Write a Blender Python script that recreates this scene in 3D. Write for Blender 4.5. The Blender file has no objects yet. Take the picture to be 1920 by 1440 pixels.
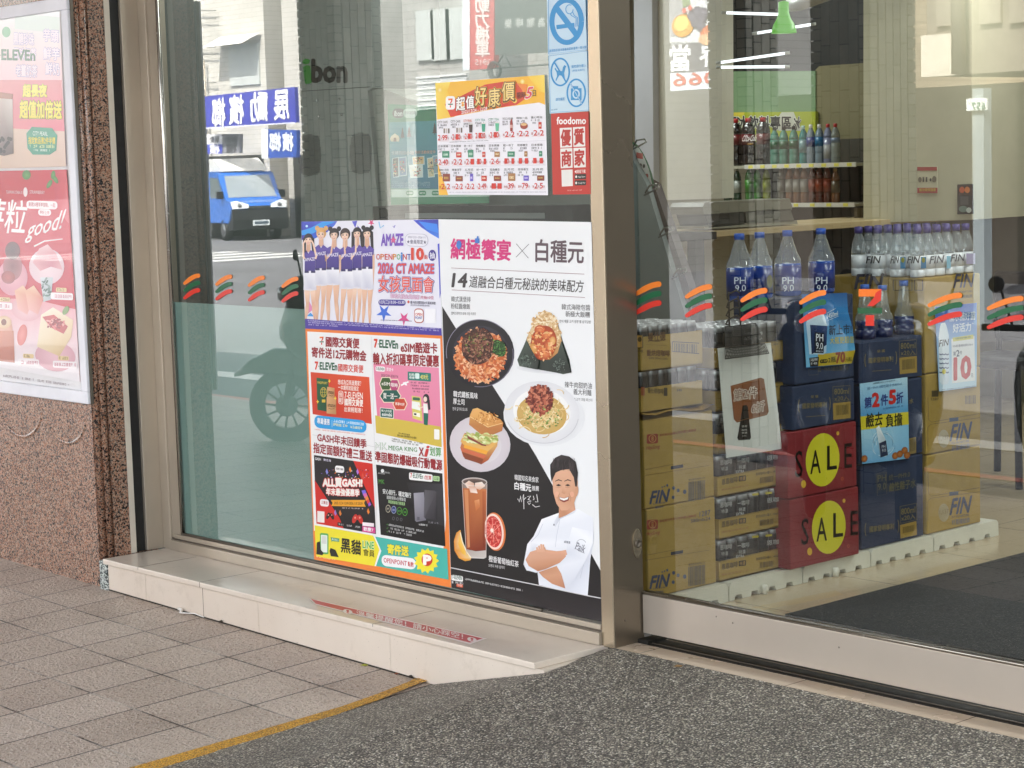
import bpy, bmesh, math, random
from mathutils import Vector, Matrix
random.seed(7)
SC = bpy.context.scene
R_ = math.radians
# ------------------------------------------------------------------ camera
CAM = Vector((4.705, -4.6, 1.604))
F_PX = 3813.7
AX_R = Vector((0.66662469, 0.74478382, -0.03014277))
AX_U = Vector((-0.06097889, 0.09479358, 0.99362757))
AX_D = Vector((-0.74289508, 0.6605386, -0.10860783))
cd = bpy.data.cameras.new('camera'); co = bpy.data.objects.new('camera', cd)
SC.collection.objects.link(co); SC.camera = co
M = Matrix((( AX_R.x, AX_U.x, -AX_D.x, CAM.x), (AX_R.y, AX_U.y, -AX_D.y, CAM.y), (AX_R.z, AX_U.z, -AX_D.z, CAM.z), (0, 0, 0, 1)))
co.matrix_world = M
cd.sensor_width = 36.0; cd.lens = 36.0 * F_PX / 1920.0; cd.clip_start = 0.05; cd.clip_end = 2000
# ------------------------------------------------------------------ light
SUN_EL, SUN_AZ = R_(52), R_(18)        # azimuth measured from +Y towards +X
W = bpy.data.worlds.new("World"); SC.world = W; W.use_nodes = True
wn = W.node_tree.nodes; sky = wn.new('ShaderNodeTexSky'); sky.sky_type = 'NISHITA'; sky.sun_disc = False
sky.sun_elevation = SUN_EL; sky.sun_rotation = SUN_AZ; sky.air_density = 1.3; sky.dust_density = 3.0
wn['Background'].inputs[1].default_value = 0.15
hs = wn.new('ShaderNodeHueSaturation'); hs.inputs['Saturation'].default_value = .28
W.node_tree.links.new(sky.outputs[0], hs.inputs['Color']); W.node_tree.links.new(hs.outputs[0], wn['Background'].inputs[0])
sl = bpy.data.lights.new('sun', 'SUN'); so = bpy.data.objects.new('sun', sl); SC.collection.objects.link(so)
sl.energy = 4.0; sl.angle = R_(0.6); sl.color = (1, .95, .87)
sd = Vector((math.sin(SUN_AZ) * math.cos(SUN_EL), math.cos(SUN_AZ) * math.cos(SUN_EL), math.sin(SUN_EL)))
so.rotation_euler = sd.to_track_quat('Z', 'Y').to_euler(); so.location = (0, 0, 30)
SC.view_settings.view_transform = 'Standard'; SC.view_settings.look = 'None'; SC.view_settings.gamma = 1
SC.view_settings.exposure = 2.92
SC.cycles.use_denoising = True
SC.cycles.max_bounces = 10; SC.cycles.transparent_max_bounces = 24; SC.cycles.glossy_bounces = 4
SC.cycles.caustics_reflective = False; SC.cycles.caustics_refractive = False
SC.cycles.sample_clamp_indirect = 6
# ------------------------------------------------------------------ measuring helpers
def ray(px, py): return AX_D * F_PX + AX_R * (px - 960) - AX_U * (py - 720)
def atX(px, py, x): v = ray(px, py); return CAM + v * ((x - CAM.x) / v.x)
def atY(px, py, y): v = ray(px, py); return CAM + v * ((y - CAM.y) / v.y)
def atZ(px, py, z): v = ray(px, py); return CAM + v * ((z - CAM.z) / v.z)
def far(px, py, d): return CAM + ray(px, py).normalized() * d
def lin(c):
    if isinstance(c, str):
        c = c.lstrip('#'); c = tuple(int(c[i:i + 2], 16) for i in (0, 2, 4))
    return tuple((x / 255 / 12.92 if x / 255 <= .04045 else ((x / 255 + .055) / 1.055) ** 2.4) for x in c[:3])
def mix(a, b, t): a = torgb(a); b = torgb(b); return tuple(a[i] + (b[i] - a[i]) * t for i in range(3))
def torgb(c):
    if isinstance(c, str): c = c.lstrip('#'); return tuple(int(c[i:i + 2], 16) for i in (0, 2, 4))
    return tuple(c[:3])
# ------------------------------------------------------------------ materials
class NT:
    def __init__(s, name):
        s.m = bpy.data.materials.new(name); s.m.use_nodes = True; s.t = s.m.node_tree; s.n = s.t.nodes
        s.b = s.n['Principled BSDF']; s.out = s.n['Material Output']
    def add(s, typ, **k):
        o = s.n.new('ShaderNode' + typ)
        for a, v in k.items():
            if a.startswith('i_'):
                key = a[2:]; key = int(key) if key.isdigit() else key.replace('_', ' ')
                o.inputs[key].default_value = v
            else: setattr(o, a, v)
        return o
    def link(s, a, b): s.t.links.new(a, b)
    def coord(s, scale=(1, 1, 1)):
        tc = s.add('TexCoord'); mp = s.add('Mapping'); mp.inputs['Scale'].default_value = scale
        s.link(tc.outputs['Object'], mp.inputs[0]); return mp.outputs[0]
    def ramp(s, fac, stops, interp='LINEAR'):
        r = s.add('ValToRGB'); r.color_ramp.interpolation = interp
        e = r.color_ramp.elements
        while len(e) < len(stops): e.new(.5)
        for i, (p, c) in enumerate(stops):
            e[i].position = p; e[i].color = (*c, 1) if len(c) == 3 else c
        s.link(fac, r.inputs[0]); return r.outputs[0]
    def mixc(s, fac, a, b, mode='MIX'):
        m = s.add('Mix', data_type='RGBA', blend_type=mode)
        if isinstance(fac, (int, float)): m.inputs[0].default_value = fac
        else: s.link(fac, m.inputs[0])
        for i, x in ((6, a), (7, b)):
            if isinstance(x, tuple): m.inputs[i].default_value = (*x[:3], 1)
            else: s.link(x, m.inputs[i])
        return m.outputs[2]
    def math(s, op, a, b=0.0):
        m = s.add('Math', operation=op)
        for i, x in ((0, a), (1, b)):
            if isinstance(x, (int, float)): m.inputs[i].default_value = x
            else: s.link(x, m.inputs[i])
        return m.outputs[0]
    def bump(s, h, strength=.3, dist=.002):
        b = s.add('Bump'); b.inputs['Strength'].default_value = strength; b.inputs['Distance'].default_value = dist
        s.link(h, b.inputs['Height']); s.link(b.outputs[0], s.b.inputs['Normal'])
MATS = {}
def simple(name, col=None, rough=.5, metal=0, noise=0, scale=8, bump=0, bscale=200, spec=.5, coat=0, stain=None):
    if name in MATS: return MATS[name]
    k = NT(name); k.b.inputs['Roughness'].default_value = rough; k.b.inputs['Metallic'].default_value = metal
    k.b.inputs['Specular IOR Level'].default_value = spec; k.b.inputs['Coat Weight'].default_value = coat
    at = k.add('Attribute', attribute_name='Col').outputs[0]
    c = at if col is None else k.mixc(1, at, lin(col), 'MULTIPLY')
    co_ = k.coord()
    if noise:
        n = k.add('TexNoise', i_Scale=scale, i_Detail=6.0, i_Roughness=.65); k.link(co_, n.inputs['Vector'])
        f = k.ramp(n.outputs[0], [(.3, (1 - noise,) * 3), (.72, (1 + noise * .35,) * 3)])
        c = k.mixc(1, c, f, 'MULTIPLY')
        rr = k.ramp(n.outputs[0], [(.3, (min(1, rough + .12),) * 3), (.7, (max(.03, rough - .08),) * 3)])
        k.link(rr, k.b.inputs['Roughness'])
    k.link(c, k.b.inputs['Base Color'])
    if bump:
        n2 = k.add('TexNoise', i_Scale=bscale, i_Detail=3.0); k.link(co_, n2.inputs['Vector']); k.bump(n2.outputs[0], bump, .002)
    MATS[name] = k.m; return k.m
def glass(name, ior=1.5, tint=(.93, .97, .95), gain=1.9, rough=0.0, haze=0.0):
    if name in MATS: return MATS[name]
    k = NT(name); k.n.remove(k.b)
    f0 = ((ior - 1) / (ior + 1)) ** 2; lw = k.add('LayerWeight'); lw.inputs[0].default_value = .5; g = k.add('BsdfGlossy'); g.inputs['Roughness'].default_value = rough
    g.inputs['Color'].default_value = (.97, .985, .98, 1)
    t = k.add('BsdfTransparent'); t.inputs[0].default_value = (*tint, 1)
    f = k.math('MINIMUM', k.math('MULTIPLY', k.math('ADD', k.math('MULTIPLY', k.math('POWER', lw.outputs['Facing'], 4.0), 1 - f0), f0), gain), 1.0)
    mx = k.add('MixShader'); k.link(f, mx.inputs[0]); k.link(t.outputs[0], mx.inputs[1]); k.link(g.outputs[0], mx.inputs[2])
    o_ = mx.outputs[0]
    if haze:
        d = k.add('BsdfDiffuse'); d.inputs[0].default_value = (.85, .9, .93, 1); m2 = k.add('MixShader'); m2.inputs[0].default_value = haze; k.link(o_, m2.inputs[1]); k.link(d.outputs[0], m2.inputs[2]); o_ = m2.outputs[0]
    k.link(o_, k.out.inputs[0]); MATS[name] = k.m; return k.m
def clear(name, tint):
    if name in MATS: return MATS[name]
    k = NT(name); k.n.remove(k.b); t = k.add('BsdfTransparent'); t.inputs[0].default_value = (*tint, 1)
    k.link(t.outputs[0], k.out.inputs[0]); MATS[name] = k.m; return k.m
def emit(name, col, s):
    if name in MATS: return MATS[name]
    k = NT(name); k.n.remove(k.b); e = k.add('Emission'); e.inputs[0].default_value = (*lin(col), 1); e.inputs[1].default_value = s
    k.link(e.outputs[0], k.out.inputs[0]); MATS[name] = k.m; return k.m

PRINT = simple('printed_paper', None, .28, noise=.0)
PRINTG = simple('printed_gloss', None, .22, noise=.05, scale=3)
VINYL = simple('sticker_vinyl', None, .35)
CARD = simple('corrugated_card', None, .75, noise=.14, scale=7, bump=.12, bscale=120)
PLASTIC = simple('moulded_plastic', None, .42, noise=.1, scale=9)
PAINT = simple('painted_surface', None, .5, noise=.08, scale=4)
MATTE = simple('matte_surface', None, .8, noise=.12, scale=5)
RUBBER = simple('black_rubber', None, .6, noise=.1, scale=20)
CHROME = simple('polished_metal', None, .18, metal=1, noise=.06, scale=20)
CARPAINT = simple('car_paint', None, .25, noise=.04, coat=.6)
MAT_GLASS = glass('window_glass_surface', 1.66, (.90, .95, .93), 1.5)
DOOR_GLASS = glass('door_glass_surface', 1.62, (.87, .92, .90), 1.8)
CASE_GLASS = glass('case_cover_surface', 1.38, (.98, .98, .98), .8)
CLEARBACK = clear('clear_back_face', (1, 1, 1))
PET = glass('clear_bottle_plastic', 1.5, (.95, .97, .98), 2.2, .04, .13)
WRAP = glass('shrink_wrap_film', 1.5, (.93, .93, .93), 2.0, .12)

def m_granite(name, dark=1.0):
    k = NT(name); c = k.coord()
    v = k.add('TexVoronoi', i_Scale=240.0, i_Randomness=1.0); k.link(c, v.inputs['Vector'])
    v2 = k.add('TexVoronoi', i_Scale=150.0); k.link(c, v2.inputs['Vector'])
    n = k.add('TexNoise', i_Scale=120.0, i_Detail=4.0); k.link(c, n.inputs['Vector'])
    sep = k.add('SeparateColor'); k.link(v.outputs['Color'], sep.inputs[0])
    sep2 = k.add('SeparateColor'); k.link(v2.outputs['Color'], sep2.inputs[0])
    base = k.ramp(sep.outputs[0], [(0, lin('7c4c36')), (.3, lin('a97b62')), (.55, lin('b99580')), (.8, lin('a08f80')), (1, lin('86503b'))])
    f = k.ramp(k.math('ADD', k.math('MULTIPLY', sep2.outputs[1], .75), k.math('MULTIPLY', n.outputs[0], .5)), [(.36, (1, 1, 1)), (.42, (0, 0, 0))])
    f2 = k.ramp(sep.outputs[2], [(.80, (0, 0, 0)), (.84, (1, 1, 1))])
    cc = k.mixc(f2, k.mixc(f, base, lin('1e1c20')), lin('46423f'))
    if dark != 1: cc = k.mixc(1, cc, (dark,) * 3, 'MULTIPLY')
    k.link(cc, k.b.inputs['Base Color']); k.b.inputs['Roughness'].default_value = .13
    big = k.add('TexNoise', i_Scale=3.0, i_Detail=3.0); k.link(c, big.inputs['Vector'])
    k.link(k.ramp(big.outputs[0], [(.35, (.10,) * 3), (.7, (.26,) * 3)]), k.b.inputs['Roughness'])
    return k.m
GRANITE = m_granite('red_granite'); 
def m_tiles():
    k = NT('sidewalk_tile_surface'); c = k.coord()
    sx = k.add('SeparateXYZ'); k.link(c, sx.inputs[0])
    def joint(v, off, w):
        a = k.math('DIVIDE', k.math('ADD', v, off), .2845); fr = k.math('FRACT', a)
        d = k.math('ABSOLUTE', k.math('SUBTRACT', fr, .5)); return k.math('GREATER_THAN', d, .5 - w)
    wob = k.add('TexNoise', i_Scale=14.0); k.link(c, wob.inputs['Vector'])
    wo = k.math('MULTIPLY', k.math('SUBTRACT', wob.outputs[0], .5), .004)
    jx = joint(k.math('ADD', sx.outputs[0], wo), 2.580 + .2845 * 40, .0135); jy = joint(k.math('ADD', sx.outputs[1], wo), .846 + .2845 * 60, .0145)
    big = k.add('TexNoise', i_Scale=2.2, i_Detail=7.0, i_Roughness=.7); k.link(c, big.inputs['Vector'])
    fine = k.add('TexNoise', i_Scale=78.0, i_Detail=2.0, i_Distortion=.6); k.link(c, fine.inputs['Vector'])
    mc = k.coord((1 / .2845, 1 / .2845, 0)); wn_ = k.add('TexWhiteNoise', noise_dimensions='2D')
    fl = k.add('VectorMath', operation='FLOOR')
    ad = k.add('VectorMath', operation='ADD'); ad.inputs[1].default_value = (2.580 / .2845 + 40, .846 / .2845 + 60, 0)
    k.link(mc, ad.inputs[0]); k.link(ad.outputs[0], fl.inputs[0]); k.link(fl.outputs[0], wn_.inputs['Vector'])
    base = k.ramp(big.outputs[0], [(.28, lin('9a897b')), (.5, lin('c2b1a3')), (.75, lin('cfc0b3'))])
    base = k.mixc(.5, base, k.ramp(wn_.outputs[0], [(0, lin('ae9d90')), (1, lin('cfc0b4'))]))
    spots = k.add('TexVoronoi', i_Scale=5.2); k.link(c, spots.inputs['Vector'])
    sn = k.add('TexNoise', i_Scale=38.0, i_Detail=4.0); k.link(c, sn.inputs['Vector'])
    sp = k.math('MULTIPLY', k.ramp(spots.outputs[0], [(.02, (1, 1, 1)), (.22, (0, 0, 0))]), k.ramp(sn.outputs[0], [(.42, (0, 0, 0)), (.62, (1, 1, 1))]))
    base = k.mixc(k.math('MULTIPLY', sp, .3), base, lin('473d36'))
    col = k.mixc(k.ramp(fine.outputs[0], [(.3, (.22,) * 3), (.5, (0, 0, 0))]), base, lin('948377'))
    col = k.mixc(jx, col, lin('2e2521')); col = k.mixc(jy, col, k.ramp(big.outputs[0], [(.46, lin('3a302b')), (.62, lin('cfc4ba'))]))
    k.link(col, k.b.inputs['Base Color']); k.b.inputs['Roughness'].default_value = .42
    k.link(k.ramp(fine.outputs[0], [(.35, (.5,) * 3), (.6, (.26,) * 3)]), k.b.inputs['Roughness'])
    h = k.math('SUBTRACT', k.math('MULTIPLY', fine.outputs[0], 1.0), k.math('MULTIPLY', k.math('MAXIMUM', jx, jy), 1.0))
    k.bump(h, 1.0, .014); return k.m
TILES = m_tiles()
def m_pebble(name, yellow=False):
    k = NT(name); c = k.coord()
    v = k.add('TexVoronoi', i_Scale=172.0); v.inputs['Randomness'].default_value = 1
    d = k.add('TexNoise', i_Scale=60.0, i_Detail=2.0); k.link(c, d.inputs['Vector'])
    ad = k.add('VectorMath', operation='MULTIPLY_ADD'); ad.inputs[1].default_value = (.006,) * 3
    k.link(d.outputs['Color'], ad.inputs[0]); k.link(c, ad.inputs[2]); k.link(ad.outputs[0], v.inputs['Vector'])
    sep = k.add('SeparateColor'); k.link(v.outputs['Color'], sep.inputs[0])
    if yellow: base = k.ramp(sep.outputs[0], [(0, lin('c98a1c')), (.5, lin('e6ab30')), (.9, lin('eab640')), (1, lin('8e661e'))])
    else: base = k.ramp(sep.outputs[0], [(0, lin('47423e')), (.3, lin('6f6963')), (.55, lin('918a80')), (.78, lin('b3ab9b')), (.93, lin('dcd5c3')), (1, lin('faf6ee'))])
    edge = k.ramp(v.outputs['Distance'], [(.4, (0, 0, 0)), (.68, (1, 1, 1))])
    big = k.add('TexNoise', i_Scale=1.9, i_Detail=6.0, i_Roughness=.65); k.link(c, big.inputs['Vector'])
    base = k.mixc(k.math('MULTIPLY', edge, .85 if not yellow else .55), base, lin('211e1d') if not yellow else lin('5a3d12'))
    base = k.mixc(1, base, k.ramp(big.outputs[0], [(.28, (.74,) * 3), (.5, (1.0,) * 3), (.7, (1.1,) * 3)]), 'MULTIPLY')
    k.link(base, k.b.inputs['Base Color']); k.b.inputs['Roughness'].default_value = .5
    k.bump(k.math('SUBTRACT', 1.0, v.outputs['Distance']), .9, .006); return k.m
PEBBLE = m_pebble('washed_pebble_surface'); YPAINT = m_pebble('yellow_painted_pebble', True)
def m_speck():
    k = NT('terrazzo_strip'); c = k.coord(); v = k.add('TexVoronoi', i_Scale=220.0); k.link(c, v.inputs['Vector'])
    sep = k.add('SeparateColor'); k.link(v.outputs['Color'], sep.inputs[0])
    k.link(k.ramp(sep.outputs[0], [(0, lin('33393a')), (.35, lin('5a6666')), (.5, lin('c9d0cc')), (1, lin('e8ebe6'))], 'CONSTANT'), k.b.inputs['Base Color']); return k.m
SPECK = m_speck()
def m_poltile(name, c1, c2, size, offx, offy, rough=.12, joint='6a5c4e', stain=False):
    k = NT(name); c = k.coord(); sx = k.add('SeparateXYZ'); k.link(c, sx.inputs[0])
    n = k.add('TexNoise', i_Scale=2.5, i_Detail=6.0); k.link(c, n.inputs['Vector'])
    b = k.ramp(n.outputs[0], [(.3, lin(c1)), (.7, lin(c2))])
    js = []
    for ax, off, sz in ((0, offx, size[0]), (1, offy, size[1])):
        fr = k.math('FRACT', k.math('DIVIDE', k.math('ADD', sx.outputs[ax], off), sz))
        js.append(k.math('GREATER_THAN', k.math('ABSOLUTE', k.math('SUBTRACT', fr, .5)), .5 - .0018 / sz))
    k.link(k.mixc(k.math('MAXIMUM', *js), b, lin(joint)), k.b.inputs['Base Color'])
    k.b.inputs['Roughness'].default_value = rough
    k.link(k.ramp(n.outputs[0], [(.35, (rough + .1,) * 3), (.65, (rough,) * 3)]), k.b.inputs['Roughness'])
    if stain:
        d = k.add('TexNoise', i_Scale=7.0, i_Detail=8.0, i_Roughness=.75); k.link(c, d.inputs['Vector']); d2 = k.add('TexNoise', i_Scale=160.0, i_Detail=2.0); k.link(c, d2.inputs['Vector'])
        old = k.b.inputs['Base Color'].links[0].from_socket
        o2 = k.mixc(k.ramp(d.outputs[0], [(.55, (0, 0, 0)), (.8, (.4,) * 3)]), old, lin('9c8c7a')); k.link(k.mixc(k.ramp(d2.outputs[0], [(.7, (0, 0, 0)), (.76, (.5,) * 3)]), o2, lin('6e5f50')), k.b.inputs['Base Color'])
    return k.m
STEPTILE = m_poltile('polished_step_tile', 'd9cbbd', 'e2d6c9', (5, 5), 2, 2, .16, stain=True)
SHOPTILE = m_poltile('polished_shop_tile', 'b8a688', 'c8b698', (.6, .6), .33, .42, .08)
BORDERTILE = m_poltile('threshold_tile', 'd3bda5', 'dccab4', (.62, 5), .51, 2, .2, stain=True)
def m_metal(name, col, rough=.32, metal=.85, streak=1):
    k = NT(name); c = k.coord((3, 3, 40) if streak else (1, 1, 1)); n = k.add('TexNoise', i_Scale=2.0, i_Detail=6.0); k.link(c, n.inputs['Vector'])
    b = k.ramp(n.outputs[0], [(.3, tuple(x * .86 for x in lin(col))), (.7, lin(col))]); k.link(b, k.b.inputs['Base Color'])
    k.b.inputs['Metallic'].default_value = metal
    k.link(k.ramp(n.outputs[0], [(.3, (rough + .1,) * 3), (.7, (rough,) * 3)]), k.b.inputs['Roughness']); return k.m
ALU = m_metal('anodised_aluminium', 'c2b6a6', .34, .55, 0)
ALUBR = m_metal('brushed_rail', 'cfc4b8', .3, .6, 0)
STEEL = m_metal('pillar_steel', 'b3a58f', .2, .75, 0)
DARKALU = m_metal('dark_gasket_metal', '6f665c', .35, .5, 0)
def m_asphalt():
    k = NT('asphalt_surface'); c = k.coord(); n = k.add('TexNoise', i_Scale=60.0, i_Detail=5.0); k.link(c, n.inputs['Vector'])
    n2 = k.add('TexNoise', i_Scale=.4, i_Detail=5.0); k.link(c, n2.inputs['Vector'])
    b = k.mixc(1, k.ramp(n.outputs[0], [(.35, lin('55565a')), (.6, lin('77777a')), (.75, lin('a0a0a0'))]), k.ramp(n2.outputs[0], [(.3, (.8,) * 3), (.7, (1.1,) * 3)]), 'MULTIPLY')
    k.link(b, k.b.inputs['Base Color']); k.b.inputs['Roughness'].default_value = .8; k.bump(n.outputs[0], .5, .004); return k.m
ASPHALT = m_asphalt()
def m_carpet():
    k = NT('entrance_mat_surface'); c = k.coord(); n = k.add('TexNoise', i_Scale=140.0, i_Detail=3.0); k.link(c, n.inputs['Vector'])
    k.link(k.ramp(n.outputs[0], [(.35, lin('0e0f11')), (.62, lin('1e2023')), (.8, lin('43474c'))]), k.b.inputs['Base Color']); k.b.inputs['Roughness'].default_value = .95
    k.bump(n.outputs[0], .8, .004); return k.m
CARPET = m_carpet()
# ------------------------------------------------------------------ mesh builder
class MB:
    def __init__(s): s.v = []; s.f = []; s.mi = []; s.fc = []; s.sm = []; s.mats = []
    def slot(s, m):
        if m not in s.mats: s.mats.append(m)
        return s.mats.index(m)
    def add(s, vs, fs, m, col='ffffff', smooth=False):
        o = len(s.v); s.v += [tuple(v) for v in vs]; i = s.slot(m)
        single = isinstance(col, str) or (len(col) == 3 and isinstance(col[0], (int, float)))
        c = lin(col) if single else [lin(x) for x in col]
        for f in fs:
            s.f.append([o + a for a in f]); s.mi.append(i); s.sm.append(smooth)
            s.fc.append([c] * len(f) if single else [c[a] for a in f])
    def box(s, a, b, m, col='ffffff', bev=0, T=None):
        x0, x1 = sorted((a[0], b[0])); y0, y1 = sorted((a[1], b[1])); z0, z1 = sorted((a[2], b[2]))
        bm = bmesh.new(); bmesh.ops.create_cube(bm, size=1)
        for v in bm.verts: v.co = ((x0 + x1) / 2 + v.co.x * (x1 - x0), (y0 + y1) / 2 + v.co.y * (y1 - y0), (z0 + z1) / 2 + v.co.z * (z1 - z0))
        if bev: bmesh.ops.bevel(bm, geom=bm.edges[:], offset=bev, segments=2, affect='EDGES', profile=.5)
        bm.verts.index_update()
        vs = [(T @ v.co if T else v.co.copy()) for v in bm.verts]; fs = [[v.index for v in f.verts] for f in bm.faces]
        s.add(vs, fs, m, col); bm.free()
    def prism(s, pts, d, m, col='ffffff'):      # polygon swept along the vector d
        n = len(pts); pts = [Vector(p) for p in pts]; d = Vector(d)
        s.add(pts + [p + d for p in pts], [list(range(n))[::-1], list(range(n, 2 * n))] + [[i, (i + 1) % n, n + (i + 1) % n, n + i] for i in range(n)], m, col)
    def lathe(s, prof, o, m, col='ffffff', seg=20, T=None, smooth=True, cap=True):
        vs, fs = [], []; o = Vector(o)
        for r, z in prof:
            for k in range(seg):
                a = 2 * math.pi * k / seg; p = Vector((r * math.cos(a), r * math.sin(a), z)); vs.append((T @ p if T else p) + o)
        n = len(prof)
        for i in range(n - 1):
            for k in range(seg):
                k2 = (k + 1) % seg; fs.append([i * seg + k, i * seg + k2, (i + 1) * seg + k2, (i + 1) * seg + k])
        if cap and prof[0][0] > 1e-5: fs.append(list(range(seg))[::-1])
        if cap and prof[-1][0] > 1e-5: fs.append(list(range((n - 1) * seg, n * seg)))
        if not isinstance(col, str) and len(col) == n and not isinstance(col[0], (int, float)): col = [c for c in col for _ in range(seg)]
        s.add(vs, fs, m, col, smooth)
    def tube(s, pts, r, m, col='ffffff', seg=8):
        pts = [Vector(p) for p in pts]; n = len(pts); vs, fs = [], []; rr = r if isinstance(r, (list, tuple)) else [r] * n
        pu = None
        for i, p in enumerate(pts):
            t = (pts[min(i + 1, n - 1)] - pts[max(i - 1, 0)]).normalized()
            if pu is None: u = t.orthogonal().normalized()
            else: u = (pu - t * pu.dot(t)).normalized()
            pu = u; w = t.cross(u)
            for k in range(seg):
                a = 2 * math.pi * k / seg; vs.append(p + (u * math.cos(a) + w * math.sin(a)) * rr[i])
        for i in range(n - 1):
            for k in range(seg):
                k2 = (k + 1) % seg; fs.append([i * seg + k, i * seg + k2, (i + 1) * seg + k2, (i + 1) * seg + k])
        fs += [list(range(seg))[::-1], list(range((n - 1) * seg, n * seg))]
        s.add(vs, fs, m, col, True)
    def build(s, name, parent=None, origin=None):
        me = bpy.data.meshes.new(name); o = Vector(origin) if origin is not None else Vector((0, 0, 0))
        me.from_pydata([Vector(v) - o for v in s.v], [], s.f)
        for m in s.mats: me.materials.append(m)
        me.polygons.foreach_set('material_index', s.mi); me.polygons.foreach_set('use_smooth', s.sm)
        ca = me.color_attributes.new('Col', 'FLOAT_COLOR', 'CORNER'); flat = []
        for cs in s.fc:
            for c in cs: flat += [c[0], c[1], c[2], 1.0]
        ca.data.foreach_set('color', flat); me.update()
        ob = bpy.data.objects.new(name, me); SC.collection.objects.link(ob); ob.location = o
        if parent is not None:
            ob.parent = parent; ob.location = o - parent.location
        return ob
def tag(o, label, cat, group=None):
    o['label'] = label; o['category'] = cat
    if group: o['group'] = group
    return o
def setting(o, kind='structure'): o['kind'] = kind; return o
def empty(name, loc, label, cat, group=None):
    o = bpy.data.objects.new(name, None); SC.collection.objects.link(o); o.location = loc; o.empty_display_size = .1
    return tag(o, label, cat, group)
def copy_thing(root, loc, rotz=None, label=None):
    r = root.copy(); SC.collection.objects.link(r); r.location = loc
    if rotz is not None: r.rotation_euler = (0, 0, rotz)
    if label: r['label'] = label
    for ch in list(root.children):
        c = ch.copy(); SC.collection.objects.link(c); c.parent = r
        for g in list(ch.children):
            d = g.copy(); SC.collection.objects.link(d); d.parent = c
    return r
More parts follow.
